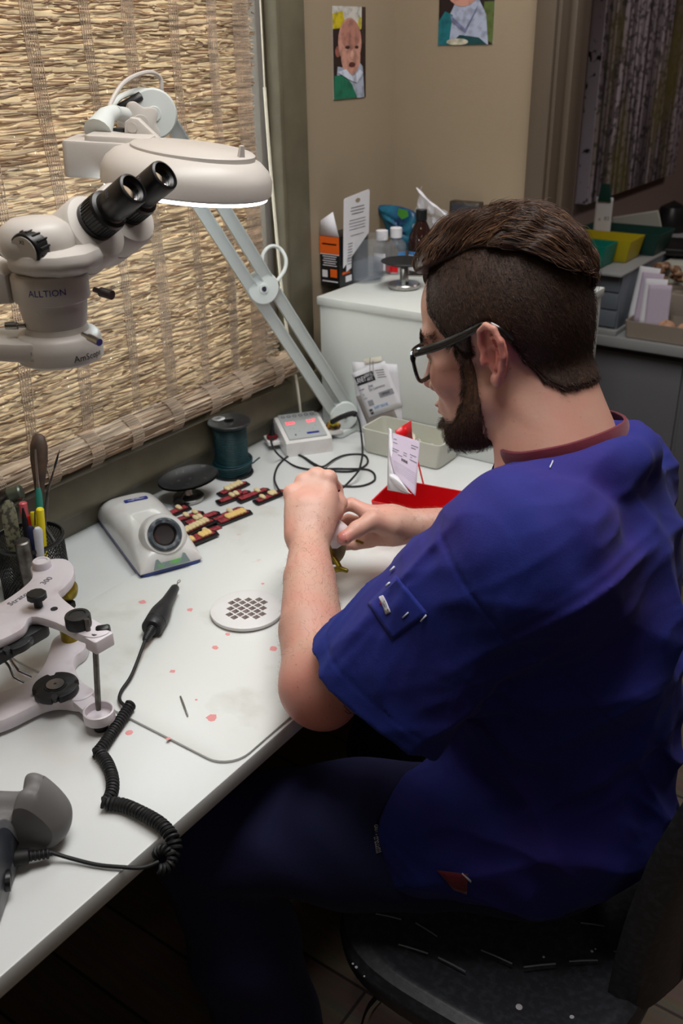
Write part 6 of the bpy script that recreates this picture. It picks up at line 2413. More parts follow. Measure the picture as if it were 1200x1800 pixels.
def left_hand(P):
    # metacarpals from wrist to knuckles, fingers folded away from the lens round the work
    K = dict(i=W(578, 842, 1.375), m=W(556, 837, 1.385), r=W(533, 848, 1.385), p=W(512, 868, 1.375))
    d = None
    w = {'i': W(562, 935, 1.338), 'm': W(549, 935, 1.342), 'r': W(535, 938, 1.342), 'p': W(522, 940, 1.336)}
    for k in 'imrp':
        e = caps(P, w[k], K[k], .0165, .0105 if k != 'm' else .0112)
        d = e if d is None else smin(d, e, .020)
    d = smin(d, caps(P, WRL, W(545, 900, 1.352), .024, .026, (CR[:, 2], 1.35)), .02)
    d = smin(d, caps(P, W(556, 920, 1.350), W(578, 880, 1.372), .018, .013), .02)      # thenar mass
    fingers = {
        'i': [K['i'], W(590, 858, 1.418), W(588, 884, 1.425), W(586, 900, 1.410)],
        'm': [K['m'], W(566, 850, 1.432), W(572, 880, 1.440), W(576, 900, 1.425)],
        'r': [K['r'], W(541, 862, 1.430), W(552, 890, 1.438), W(562, 908, 1.420)],
        'p': [K['p'], W(522, 884, 1.412), W(536, 906, 1.420), W(548, 918, 1.405)]}
    for k, pts in fingers.items():
        s = .88 if k == 'p' else 1
        d = smin(d, chain(P, pts, [.0108 * s, .0098 * s, .0088 * s, .0076 * s], .004), .005)
    th = [W(566, 925, 1.352), W(587, 898, 1.372), W(597, 884, 1.395), W(594, 872, 1.415)]
    d = smin(d, chain(P, th, [.0150, .0122, .0106, .0088], .006), .008)
    # knuckle bumps
    for k in 'imrp':
        d = smin(d, ell(P, K[k] + CR[:, 1] * .002 + CR[:, 2] * .002, (.0098, .0098, .0098)), .008)
    return d


def right_hand(P):
    d = caps(P, WRR, W(665, 922, 1.43), .0255, .0225, (CR[:, 2], 1.0))
    d = smin(d, caps(P, W(686, 905, 1.42), W(648, 904, 1.420), .0150, .0125), .018)
    d = smin(d, caps(P, W(686, 940, 1.42), W(640, 944, 1.430), .0160, .0130), .018)
    d = smin(d, caps(P, W(690, 922, 1.425), W(650, 925, 1.440), .020, .016), .015)
    f = {
        'index': ([W(650, 902, 1.420), W(617, 886, 1.428), W(598, 893, 1.418), W(590, 912, 1.405)], [.0118, .0098, .0088, .0076]),
        'middle': ([W(648, 925, 1.440), W(612, 915, 1.455), W(592, 922, 1.448), W(588, 938, 1.435)], [.0118, .0100, .0088, .0076]),
        'ring': ([W(645, 942, 1.440), W(614, 945, 1.452), W(598, 948, 1.442), W(590, 955, 1.430)], [.0112, .0096, .0086, .0074]),
        'little': ([W(650, 952, 1.430), W(624, 957, 1.440), W(608, 958, 1.435), W(600, 957, 1.425)], [.0100, .0084, .0076, .0066])}
    for k, (p, r) in f.items():
        d = smin(d, chain(P, p, r, .004), .005)
    # thumb reaching down and towards the lens, nail side out
    th = [W(688, 925, 1.400), W(655, 915, 1.388), W(628, 930, 1.372), W(607, 944, 1.362)]
    d = smin(d, chain(P, th, [.0185, .0145, .0112, .0098], .008), .009)
    d = smin(d, ell(P, W(603, 947, 1.362), (.0098, .0095, .0090)), .006)
    # nail bed
    n = W(601, 946, 1.3545)
    return smax(d, -(ell(P, n, (.0062, .0062, .0022), np.stack([CR[:, 0], CR[:, 1], CR[:, 2]], 1)) * 1.0), .0012) if False else d


def body_f(P):
    d = near(P, hw(0, 0, .02), .20, lambda q: head_local((q - HC) @ HM))
    neck = caps(P, NK0, NK1, .0570, .0660)
    # sterno line and nape
    d = smin(d, neck, .022)
    d = smin(d, caps(P, hw(-.030, 0, -.01), W(1010, 795, 1.07), .036, .052), .02)
    tr = caps(P, SHL + A3(0, .02, -.01), SHR + A3(0, -.02, -.01), .052)
    d = smin(d, tr, .05)
    d = smin(d, ell(P, (.865, .955, .88), (.10, .155, .18)), .04)
    d = smin(d, ell(P, (.88, .95, .68), (.09, .14, .13)), .05)
    d = smin(d, caps(P, (.88, .86, .585), (.58, .67, .575), .060, .050), .03)
    d = smin(d, caps(P, (.88, 1.03, .585), (.55, 1.11, .575), .060, .050), .03)
    # arms
    up = caps(P, SHL, ELL_, .055, .044)
    fo = chain(P, [ELL_, ELL_ * .66 + WRL * .34 - CR[:, 0] * .004, ELL_ * .3 + WRL * .7 - CR[:, 0] * .003, WRL], [.0420, .0415, .0345, .0262], .006)
    arm = smin(up, fo, .022)
    arm = smin(arm, ell(P, ELL_ + A3(.012, -.004, -.018), (.030, .028, .026)), .02)
    ur = caps(P, SHR, ELR, .055, .044)
    fr_ = chain(P, [ELR, ELR * .62 + WRR * .38, WRR], [.041, .0385, .0250], .02)
    arm2 = smin(ur, fr_, .02)
    lh = near(P, W(550, 890, 1.37), .13, left_hand)
    rh = near(P, W(640, 925, 1.42), .13, right_hand)
    arm = smin(arm, lh, .010)
    arm2 = smin(arm2, rh, .010)
    return smin(d, np.minimum(arm, arm2), .02)


def skin_material():
    m = bpy.data.materials.new('skin')
    m.use_nodes = True
    nt = m.node_tree
    p = nt.nodes['Principled BSDF']
    p.inputs['Roughness'].default_value = .48
    p.inputs['Subsurface Weight'].default_value = .12
    p.inputs['Subsurface Radius'].default_value = (.010, .0035, .002)
    p.inputs['Subsurface Scale'].default_value = .6
    tc = nt.nodes.new('ShaderNodeTexCoord')
    n = nt.nodes.new('ShaderNodeTexNoise')
    n.inputs['Scale'].default_value = 22
    n.inputs['Detail'].default_value = 5
    r = nt.nodes.new('ShaderNodeValToRGB')
    r.color_ramp.elements[0].position, r.color_ramp.elements[0].color = .35, (*lin((204, 160, 142)), 1)
    r.color_ramp.elements[1].position, r.color_ramp.elements[1].color = .68, (*lin((208, 150, 134)), 1)
    f = nt.nodes.new('ShaderNodeTexNoise')
    f.inputs['Scale'].default_value = 210
    f.inputs['Detail'].default_value = 1
    fr = nt.nodes.new('ShaderNodeMapRange')
    fr.inputs['From Min'].default_value = .72
    fr.inputs['From Max'].default_value = .78
    fr.inputs['To Max'].default_value = .5
    mx = nt.nodes.new('ShaderNodeMix')
    mx.data_type = 'RGBA'
    mx.inputs['B'].default_value = (*lin((150, 92, 76)), 1)
    at = nt.nodes.new('ShaderNodeAttribute')
    at.attribute_name = 'flush'
    mf = nt.nodes.new('ShaderNodeMix')
    mf.data_type = 'RGBA'
    mf.inputs['B'].default_value = (*lin((214, 112, 108)), 1)
    b = nt.nodes.new('ShaderNodeBump')
    b.inputs['Strength'].default_value = .15
    b.inputs['Distance'].default_value = .001
    for s in (n, f):
        nt.links.new(tc.outputs['Object'], s.inputs['Vector'])
    nt.links.new(n.outputs['Fac'], r.inputs['Fac'])
    nt.links.new(f.outputs['Fac'], fr.inputs['Value'])
    nt.links.new(r.outputs['Color'], mf.inputs['A'])
    nt.links.new(at.outputs['Fac'], mf.inputs['Factor'])
    nt.links.new(mf.outputs['Result'], mx.inputs['A'])
    nt.links.new(fr.outputs['Result'], mx.inputs['Factor'])
    nt.links.new(mx.outputs['Result'], p.inputs['Base Color'])
    nt.links.new(f.outputs['Fac'], b.inputs['Height'])
    nt.links.new(b.outputs['Normal'], p.inputs['Normal'])
    MATS['skin'] = m


skin_material()
PERSON = thing('person', 'seated man in navy scrubs and glasses bent over the bench, working with both hands', 'person', (.93, .95, 0))
V, F = nets(body_f, (.33, .55, .44), (1.10, 1.38, 1.38), .0020)
V = laplace(V, F, 1, .4)
body = np_mesh('body', V, F, 'skin', PERSON)
# blood-flushed skin: ears, the forearm's elbow, fingertips
fl = np.zeros(len(V))
for c, r, a in ((hw(-.012, .088, .004), .036, .75), (ELL_ + A3(.02, -.03, -.02), .085, .55), (W(603, 947, 1.36), .016, .45), (hw(.06, .05, -.02), .04, .22), (hw(.11, 0, -.012), .02, .3)):
    fl = np.maximum(fl, a * np.clip(1 - np.linalg.norm(V - c, axis=1) / r, 0, 1) ** .6)
at = body.data.attributes.new('flush', 'FLOAT', 'POINT')
if len(body.data.vertices) == len(V):
    at.data.foreach_set('value', fl.astype(np.float32))

# fine fair hair on the forearms
RG = np.random.default_rng(7)


def arm_hair(a, b_, n):
    P = a + (b_ - a) * RG.uniform(0, 1, (n * 2, 1)) + RG.normal(size=(n * 2, 3)) * .03
    for _ in range(5):
        P = P - grad(body_f, P) * body_f(P)[:, None]
    P = P[np.abs(body_f(P)) < .001][:n]
    N_ = grad(body_f, P)
    D_ = (b_ - a) / np.linalg.norm(b_ - a) * .5 + RG.normal(size=P.shape) * .45 - CR[:, 1] * .3
    D_ -= N_ * (D_ * N_).sum(1, keepdims=True)
    D_ /= np.linalg.norm(D_, axis=1, keepdims=True)
    l = RG.uniform(.004, .008, len(P))[:, None]
    return np.stack([P, P + N_ * .0022 + D_ * l * .45, P + N_ * .0030 + D_ * l], 1)


# thumb nail
mat('nail', (206, 132, 124), .25, coat=.3)

# ---------------------------------------------------------------- hair
PART = [(.115, .088), (.098, .098), (.06, .106), (.04, .109), (.007, .116), (-.02, .113), (-.05, .104), (-.08, .088), (-.105, .070), (-.13, .05)]
pz = lambda x: np.interp(-x, [-a for a, _ in PART], [b for _, b in PART])


def top_f(Q):
    d = ell(Q, (.043, -.004, .096), (.054, .058, .053))
    d = smin(d, ell(Q, (.064, .006, .100), (.033, .050, .031)), .014)
    d = smin(d, ell(Q, (.012, .000, .112), (.040, .050, .037)), .014)
    d = smin(d, ell(Q, (-.028, -.003, .084), (.066, .070, .065)), .022)
    d = smin(d, ell(Q, (-.052, -.003, .058), (.042, .066, .058)), .02)
    # combed grooves
    s = Q[:, 0] * .55 + Q[:, 1] * .25 + Q[:, 2] * .8
    w = s * 190 + 5 * np.sin(Q[:, 0] * 38 + 1.5 * np.sin(Q[:, 1] * 40)) + 3 * np.sin(Q[:, 1] * 55)
    d = d - .0012 * np.sin(w) - .0016 * np.sin(w * .37 + 1)
    side = np.where(Q[:, 1] > 0, pz(Q[:, 0]) - Q[:, 2], .05 - Q[:, 2])
    return smax(d, side - .002, .007)


BUZZ = [(.082, .118), (.074, .100), (.070, .082), (.069, .058), (.055, .034), (.041, .016), (.034, .004), (.020, .004), (.014, .030), (-.010, .038), (-.024, .020), (-.034, -.011), (-.052, -.035), (-.070, -.049), (-.10, -.055), (-.14, -.06), (-.14, .15), (.082, .15)]


NKL0, NKL1 = (NK0 - HC) @ HM, (NK1 - HC) @ HM


def buzz_f(Q):
    d = smin(face_local(Q), caps(Q, NKL0, NKL1, .0570, .0660), .022)
    d = smin(d, caps(Q, (-.030, 0, -.01), (W(1010, 795, 1.07) - HC) @ HM, .036, .052), .02) - .0042
    d = smin(d, ell(Q, (-.042, 0, .018), (.050, .062, .062)) , .012)
    r = poly2(Q[:, 0], Q[:, 2], BUZZ)
    return smax(d, r, .008)


def loc_mesh(fn, lo, hi, h, it=1):
    v, f = nets(fn, lo, hi, h)
    v = laplace(v, f, it, .4)
    return v @ HM.T + HC, f


mat('strand_fair', (150, 112, 84), .45)
for a_, b_ in ((ELL_, W(545, 900, 1.34)), (ELR, W(690, 905, 1.41))):
    hp = arm_hair(a_, b_, 1300)
    V_, F_ = ribbons(hp, RG.uniform(.00008, .00014, len(hp)))
    np_mesh('arm_hair', V_, F_, 'strand_fair', PERSON)['kind'] = 'stuff'
m = mat('hair_brown', (74, 51, 39), .6, vary=(240, (46, 31, 24), .35, .65), bump=(500, .6, .001))
mat('hair_top', (66, 42, 30), .42, vary=(160, (40, 25, 19), .35, .65), bump=(420, .5, .001))
mat('strand_dark', (50, 33, 26), .38)
mat('strand_mid', (72, 49, 37), .36)
mat('strand_light', (112, 82, 60), .36)
mat('beard_brown', (112, 76, 52), .6, vary=(260, (66, 44, 30), .35, .65), bump=(500, .7, .001))
v, f = loc_mesh(buzz_f, (-.125, -.09, -.07), (.115, .09, .16), .0022)
hair = np_mesh('hair', v, f, 'hair_brown', PERSON)
v, f = loc_mesh(top_f, (-.125, -.095, .03), (.13, .095, .175), .0019)
hair_top = np_mesh('hair_top', v, f, 'hair_top', PERSON)


def strands(name, paths, rad, mats, parent):
    paths = paths @ HM.T + HC
    pick = RG.integers(0, len(mats), len(paths))
    V_, F_ = ribbons(paths, rad)
    o = np_mesh(name, V_, F_, mats[0], parent)
    for m_ in mats[1:]:
        o.data.materials.append(MATS[m_])
    per = paths.shape[1] - 1
    mi = np.tile(np.repeat(pick, per), 3)
    if len(mi) == len(o.data.polygons):
        o.data.polygons.foreach_set('material_index', mi.astype(np.int32))
    o['kind'] = 'stuff'
    return o


# long strands combed up and back over the top
def top_strands(n=3600):
    P = RG.normal(size=(n * 3, 3))
    P /= np.linalg.norm(P, axis=1, keepdims=True)
    P = A3(.0, 0, .09) + P * A3(.10, .065, .06)
    P = project(top_f, P, 6)
    ok = (np.abs(top_f(P)) < .002) & (P[:, 2] > pz(P[:, 0]) + .001)
    P = P[ok][:n]
    off = RG.uniform(.0, .0030, len(P)) + (RG.random(len(P)) > .96) * .003
    path = [P]
    L = RG.uniform(.0035, .0075, len(P))
    cur = P.copy()
    j = RG.normal(size=(len(P), 3)) * .10
    for s in range(8):
        x = cur[:, 0]
        t = np.clip((.06 - x) / .14, 0, 1)
        Vd = np.stack([-.55 - .35 * t, -.30 + .0 * t, .95 - 1.75 * t], 1) + j
        N_ = grad(top_f, cur)
        Vd -= N_ * (Vd * N_).sum(1, keepdims=True)
        Vd /= np.linalg.norm(Vd, axis=1, keepdims=True)
        cur = cur + Vd * L[:, None]
        cur = cur - grad(top_f, cur) * (top_f(cur) - off * (1 if s < 6 else 1.6))[:, None]
        path.append(cur)
    return np.stack(path, 1)


pt = top_strands()
strands('hair_strands', pt, RG.uniform(.00035, .0007, len(pt)), ['strand_dark', 'strand_dark', 'strand_mid', 'strand_mid', 'strand_light'], hair_top)


def short(fn, region, n, L, Vdir, lift, box, seed=None):
    P = RG.uniform(box[0], box[1], size=(n * 5, 3))
    P = project(fn, P, 6)
    ok = (np.abs(fn(P)) < .001) & region(P)
    P = P[ok][:n]
    N_ = grad(fn, P)
    D_ = np.array(Vdir) + RG.normal(size=P.shape) * .35
    D_ -= N_ * (D_ * N_).sum(1, keepdims=True)
    D_ /= np.linalg.norm(D_, axis=1, keepdims=True)
    l = RG.uniform(L[0], L[1], len(P))[:, None]
    return np.stack([P - N_ * .001, P + N_ * lift * .6 + D_ * l * .4, P + N_ * lift * (RG.uniform(.6, 1.4, (len(P), 1))) + D_ * l], 1)


inb = lambda P: poly2(P[:, 0], P[:, 2], BUZZ) < .0015
ps = short(buzz_f, inb, 15000, (.004, .009), (-.45, 0, -.85), .0022, ((-.12, -.02, -.06), (.11, .085, .13)))
strands('buzz_strands', ps, RG.uniform(.00018, .0003, len(ps)), ['strand_dark', 'strand_dark', 'strand_dark', 'strand_mid'], hair)

# beard
BEARD = [(.045, .020), (.039, -.004), (.040, -.022), (.046, -.045), (.058, -.064), (.070, -.074), (.084, -.076), (.12, -.078), (.12, -.14), (.03, -.14), (.027, -.100), (.023, -.075), (.018, -.052), (.022, -.020), (.024, .012)]


def beard_f(Q):
    d = head_local(Q) - .0022
    d = smin(d, ell(Q, (.066, 0, -.096), (.027, .030, .021)), .016)
    r = poly2(Q[:, 0], Q[:, 2], BEARD)
    return smax(d, r, .006)


v, f = loc_mesh(beard_f, (.0, -.08, -.13), (.125, .08, .03), .002)
beard = np_mesh('beard', v, f, 'beard_brown', PERSON)
inr = lambda P: poly2(P[:, 0], P[:, 2], BEARD) < .002
bp = short(beard_f, inr, 9000, (.005, .012), (.25, -.1, -.95), .0035, ((.01, -.05, -.125), (.11, .075, .02)))
strands('beard_strands', bp, RG.uniform(.0002, .00034, len(bp)), ['strand_mid', 'strand_mid', 'strand_dark', 'strand_light', 'strand_light'], beard)
# brow
bp = short(lambda Q: head_local(Q), lambda P: (P[:, 2] > .023) & (P[:, 2] < .032) & (P[:, 0] > .070) & (P[:, 1] > .012), 500, (.006, .010), (-.6, .6, .1), .0012, ((.070, .010, .021), (.102, .058, .036)))
strands('eyebrow', bp, np.full(len(bp), .00035), ['strand_dark', 'strand_mid'], beard)
bpy.data.objects['eyebrow'].parent = PERSON

# eye
q = MB(mat('eye_white', (210, 204, 200), .15)).sphere(hw(.0835, .031, .005), .0118, 20, 14)
q.use(mat('iris', (70, 80, 70), .2)).sphere(hw(.0905, .031, .001), .0052, 14, 10)
q.build('eyeball', PERSON)

# ---------------------------------------------------------------- eyeglasses
t = thing('eyeglasses', 'black thick-rimmed rectangular eyeglasses worn by the seated man', 'glasses', hw(.10, 0, .01))
mat('frame_black', (16, 16, 18), .18, coat=.5)
MB_ = MB('frame_black')
for s in (1, -1):
    ring = []
    for a in np.linspace(0, 2 * PI, 33)[:-1]:
        ca, sa = math.cos(a), math.sin(a)
        k = 3.2
        y = .0265 * math.copysign(abs(ca) ** (2 / k), ca)
        z = .0195 * math.copysign(abs(sa) ** (2 / k), sa)
        yy = y * (1.0 + .10 * (z / .02)) + .0355
        ring.append(hw(.104 - .20 * max(0, yy - .03) * .9, s * yy, -.0035 + z))
    MB_.tube(ring, [.0029 + (.0014 if math.sin(a) > .3 else 0) for a in np.linspace(0, 2 * PI, 33)[:-1]], 8, closed=True, flat=(1, .8))
MB_.tube([hw(.104, .012, .006), hw(.108, 0, .009), hw(.104, -.012, .006)], .0028, 8)
MB_.build('front_frame', t)
for s in (1, -1):
    b = MB('frame_black')
    pts = spline([hw(.094, s * .063, .013), hw(.085, s * .0715, .0155), hw(.055, s * .0745, .0195), hw(.02, s * .0775, .0285), hw(-.006, s * .081, .0355), hw(-.022, s * .082, .029), hw(-.036, s * .080, .014)], 6)
    n = len(pts)
    rr = [.0052 - .0028 * max(0, i / n - .35) for i in range(n)]
    b.tube(pts, rr, 8, flat=(.36, 1))
    b.build('temple_arm', t)
    b = MB('lens_glass')
    vs = [hw(.104 - .20 * max(0, yy - .03) * .9, s * yy, -.0035 + z) for yy, z in [(.0355 + .0245 * math.copysign(abs(math.cos(a)) ** .6, math.cos(a)), .018 * math.copysign(abs(math.sin(a)) ** .6, math.sin(a))) for a in np.linspace(0, 2 * PI, 25)[:-1]]]
    b.add(vs, [tuple(range(24))], False)
    b.build('lens', t, solid=.0012)
b = MB('steel').box(hw(.0845, .0748, .0165), (.004, .0012, .0016), Matrix(frame((0, 0, 0), HM[:, 0], HM[:, 1]).to_3x3()).to_4x4())
b.build('hinge_pin', t)

# ---------------------------------------------------------------- clothes
CUF_T, CUF_B = W(580, 1112, 1.10), W(756, 1332, 1.01)
CUF_C = (CUF_T + CUF_B) / 2
CUF_E = (CUF_T - CUF_B) / np.linalg.norm(CUF_T - CUF_B)
CUF_R = np.linalg.norm(CUF_T - CUF_B) / 2
arm_dir = (ELL_ - SHL) / np.linalg.norm(ELL_ - SHL)
CUF_N = arm_dir - CUF_E * (arm_dir @ CUF_E)
CUF_N /= np.linalg.norm(CUF_N)
CUF_W = np.cross(CUF_E, CUF_N)


def rid(w):
    """soft-backed, sharp-crested fold profile"""
    return 1 - 2 * np.abs(np.sin(w * .5)) ** .8


LAT = np.random.default_rng(12).random((24, 24, 24))


def vnoise(q):
    i = np.floor(q).astype(int)
    f = q - i
    f = f * f * (3 - 2 * f)
    o = 0
    for a in (0, 1):
        for b in (0, 1):
            for c in (0, 1):
                w = (f[:, 0] if a else 1 - f[:, 0]) * (f[:, 1] if b else 1 - f[:, 1]) * (f[:, 2] if c else 1 - f[:, 2])
                o = o + w * LAT[(i[:, 0] + a) % 24, (i[:, 1] + b) % 24, (i[:, 2] + c) % 24]
    return o


def wrinkle(P, ang, fl, fc, seed):
    """creases running along a direction of the picture plane: fl along it, fc across"""
    c, s_ = math.cos(math.radians(ang)), math.sin(math.radians(ang))
    B = np.stack([CR[:, 0] * c + CR[:, 1] * s_, -CR[:, 0] * s_ + CR[:, 1] * c, CR[:, 2]], 1)
    q = (P - A3(.8, .8, .8)) @ B * A3(fl, fc, fc * .6) + seed
    w = vnoise(q * .5 + 7.3) * 1.6
    q = q + np.stack([w, w * 1.3, w], 1)
    n = 1 - np.abs(2 * vnoise(q) - 1)
    m_ = 1 - np.abs(2 * vnoise(q * 2.1 + 3.7) - 1)
    return n ** 2.5 + .35 * m_ ** 2


def folds(P, d):
    x, y, z = P[:, 0], P[:, 1], P[:, 2]
    g = lambda c, r: np.exp(-((P - A3(*c)) ** 2).sum(1) / (r * r))
    a = np.arctan2(z - .90, x - .80 + (y - .8) * .6)
    rr = np.sqrt((x - .80) ** 2 + (z - .90) ** 2)
    d = d - .0050 * g((.88, .80, .88), .13) * rid(a * 9 + 2.2 * np.sin(rr * 22) + y * 12) * np.clip(rr / .14, 0, 1) ** 1.6
    back = g((.95, .88, .90), .20)
    slv = g((SHL + CUF_C) / 2 + A3(-.02, 0, -.01), .13)
    low = np.exp(-((z - .64) / .12) ** 2)
    d = d - .0150 * back * (wrinkle(P, 32, 3.2, 15, 1.2) - .45)
    d = d - .0105 * slv * (wrinkle(P, 48, 4.5, 19, 5.1) - .45)
    d = d - .0200 * low * (wrinkle(P, -38, 3.0, 12, 9.4) - .45)
    d = d - .0050 * (wrinkle(P, 15, 4.0, 13, 14.0) - .45)
    s = (P - SHL) @ arm_dir
    d = d - .0030 * slv * rid(s * 58 + 3.5 * np.sin(y * 26 + z * 14) + 1.3 * np.sin(x * 60))
    d = d - .0060 * g((.86, .80, .66), .15) * rid((x * .75 + z * .66) * 62 + 2.6 * np.sin(y * 13 + x * 8))
    d = d - .0011 * np.sin(x * 70 + z * 43 + 3 * np.sin(y * 33))
    # armhole seam and cuff stitching pressed into the cloth
    sm = np.abs((P - SHL) @ arm_dir - .030 - .15 * (y - .78))
    d = d + .0022 * np.exp(-(sm / .0022) ** 2) * (y < .93)
    cs = np.abs((P - CUF_C) @ CUF_N + .024)
    d = d + .0018 * np.exp(-(cs / .0020) ** 2) * g(CUF_C, .16) * (y < .85)
    return d


COLLAR = [W(878, 806, 1.045), W(905, 812, 1.012), W(945, 808, .990), W(1000, 797, .980), W(1050, 781, .985), W(1088, 765, 1.002), W(1110, 750, 1.035), W(1102, 738, 1.075), W(1065, 730, 1.120), W(1000, 742, 1.150), W(930, 772, 1.135), (W(885, 795, 1.09))]
UPC = A3(-.42, 0, .90)
_c = sum(COLLAR) / len(COLLAR)
NLINE = []
for p_ in COLLAR:
    o_ = p_ - _c
    o_ = o_ - UPC * (o_ @ UPC)
    NLINE.append(p_ - UPC * .0270 + o_ / np.linalg.norm(o_) * .002)


def scrub_f(P):
    d = caps(P, A3(.872, .82, 1.014), A3(.862, 1.115, .970), .076)
    d = smin(d, caps(P, A3(.850, .955, 1.040), A3(.868, .955, .98), .074, .09), .045)
    d = smin(d, caps(P, A3(.895, .975, 1.035), A3(.90, .97, .96), .050, .07), .04)
    d = smin(d, ell(P, (.868, .945, .87), (.128, .180, .19)), .05)
    d = smin(d, ell(P, (.880, .945, .72), (.134, .172, .20)), .06)
    d = smin(d, ell(P, (.895, .940, .60), (.140, .180, .125)), .05)
    # shoulder blade bridging the near sleeve and the back, neckline lying against the collar
    d = smin(d, caps(P, A3(.895, .80, .99), A3(.925, .88, .90), .070, .075), .07)
    for i in range(0, 7):
        d = smin(d, caps(P, NLINE[i], NLINE[i + 1], .0145), .026)
    # lap of the tunic over the thigh
    d = smin(d, caps(P, A3(.88, .84, .60), A3(.79, .78, .60), .098, .088), .04)
    # near sleeve, wide at its hem
    sl = caps(P, SHL + A3(-.0, .008, .0), CUF_C + CUF_N * .03, .075, CUF_R, (CUF_W, 1.42))
    sl = smin(sl, caps(P, SHL, CUF_T + CUF_N * .02 - CUF_E * .062, .076, .062), .03)
    pl = (P - CUF_C) @ CUF_N
    sl = smax(sl, pl, .004)
    inner = caps(P, SHL, CUF_C + CUF_N * .04, .055, CUF_R - .006, (CUF_W, 1.50))
    sl = smax(sl, -smax(inner, -(pl + .06), .01), .003)
    d2 = smin(d, sl, .040)
    # far sleeve
    sr = caps(P, SHR + A3(.0, -.01, .0), SHR * .35 + ELR * .65, .072, .076)
    d2 = smin(d2, sr, .03)
    d2 = folds(P, d2)
    # hem: cut at the seat, open towards the knee
    d2 = smax(d2, .487 - P[:, 2], .012)
    cutp = (A3(.782, .75, .60) - P) @ (A3(1, -.1, .28) / 1.04)
    hem = smax(-cutp, P[:, 2] - .73, .02)
    d2 = smax(d2, -hem, .004)
    # neck opening
    nk = caps(P, NK0 + (NK1 - NK0) * .2, NK1, .062, .0700)
    d2 = smax(d2, -nk, .004)
    return d2


def cloth(name, base, hi, sheen=.25, rough=.85):
    m = mat(name, base, rough, sheen=sheen, vary=(5, hi, .35, .7))
    nt = m.node_tree
    p = nt.nodes['Principled BSDF']
    tc = nt.nodes.new('ShaderNodeTexCoord')
    n = nt.nodes.new('ShaderNodeTexNoise')
    n.inputs['Scale'].default_value = 1400
    n.inputs['Detail'].default_value = 1
    n2 = nt.nodes.new('ShaderNodeTexNoise')
    n2.inputs['Scale'].default_value = 24
    n2.inputs['Detail'].default_value = 3
    ad = nt.nodes.new('ShaderNodeMath')
    ad.operation = 'MULTIPLY_ADD'
    ad.inputs[1].default_value = 3.0
    nt.links.new(tc.outputs['Object'], n.inputs['Vector'])
    nt.links.new(tc.outputs['Object'], n2.inputs['Vector'])
    nt.links.new(n2.outputs['Fac'], ad.inputs[0])
    nt.links.new(n.outputs['Fac'], ad.inputs[2])
    b = nt.nodes.new('ShaderNodeBump')
    b.inputs['Strength'].default_value = .35
    b.inputs['Distance'].default_value = .0012
    nt.links.new(ad.outputs[0], b.inputs['Height'])
    nt.links.new(b.outputs['Normal'], p.inputs['Normal'])


cloth('scrub_navy', (16, 36, 124), (42, 28, 118), sheen=.03)
cloth('trouser_navy', (12, 20, 64), (22, 20, 66), sheen=.02)
cloth('undershirt_maroon', (112, 26, 42), (96, 24, 44))
V, F = nets(scrub_f, (.55, .58, .44), (1.12, 1.36, 1.16), .0031)
V = laplace(V, F, 1, .4)
top = np_mesh('scrub_top', V, F, 'scrub_navy', PERSON)

q = MB('undershirt_maroon')
ring = spline(COLLAR, 6, closed=True)
ctr = sum(ring) / len(ring)
n = len(ring)
upc = A3(-.42, 0, .90)


def collar_fn(u, v):
    p = ring[int(round(u * n)) % n]
    out = p - ctr
    out -= upc * (out @ upc)
    out /= np.linalg.norm(out)
    h_ = np.interp(v, [0, .2, .55, .75, 1], [.0085, .0075, -.010, -.020, -.034])
    o_ = np.interp(v, [0, .2, .55, .75, 1], [-.0070, -.0040, -.0020, .0, .006])
    return p + upc * h_ + out * o_


q.surf(collar_fn, n, 13, closed_u=True)
q.build('undershirt', PERSON, solid=.0022)


def trouser_f(P):
    d = ell(P, (.89, .945, .575), (.112, .155, .092))
    d = smin(d, chain(P, [(.90, .86, .573), (.70, .745, .572), (.535, .640, .565)], [.094, .090, .076], .03), .03)
    d = smin(d, chain(P, [(.90, 1.03, .575), (.70, 1.09, .575), (.53, 1.12, .565)], [.092, .090, .074], .03), .04)
    d = smin(d, chain(P, [(.535, .640, .565), (.56, .66, .35), (.60, .68, .10)], [.074, .074, .078], .03), .02)
    d = smin(d, chain(P, [(.53, 1.12, .565), (.52, 1.12, .35), (.53, 1.12, .10)], [.074, .074, .078], .03), .02)
    x, y, z = P[:, 0], P[:, 1], P[:, 2]
    d = d - .0035 * np.sin(x * 26 + 4 * np.sin(y * 11 + z * 9)) * np.sin(z * 17 + y * 24)
    d = d - .004 * np.exp(-((P - A3(.56, .65, .52)) ** 2).sum(1) / .008) * np.sin(z * 70 + x * 30)
    return smax(smax(d, .075 - z, .006), .468 - z - np.clip((.80 - x) * 9, 0, 9), .006)


V, F = nets(trouser_f, (.38, .52, .05), (1.12, 1.26, .72), .0056)
V = laplace(V, F, 1, .4)
trousers = np_mesh('trousers', V, F, 'trouser_navy', PERSON)


def shoe(c, yaw, nm):
    b = MB('black_rubber')
    M = Matrix.Translation(Vector(c)) @ RZ(yaw)
    def fn(u, v):
        x = -.08 + .27 * u
        w = np.interp(u, [0, .12, .4, .72, .9, 1], [.012, .034, .036, .046, .038, .006])
        h = np.interp(u, [0, .1, .3, .55, .8, 1], [.06, .105, .10, .065, .05, .02])
        a = PI * v
        return M @ Vector((x, w * math.cos(a), .012 + h * abs(math.sin(a)) ** .7))
    b.surf(fn, 22, 17)
    b.prism([(-.085, -.02), (-.06, -.036), (.05, -.038), (.12, -.048), (.175, -.038), (.195, 0), (.175, .038), (.12, .048), (.05, .038), (-.06, .036), (-.085, .02)], 0.0006, .016, M, bev=.004)
    b.build(nm, PERSON)


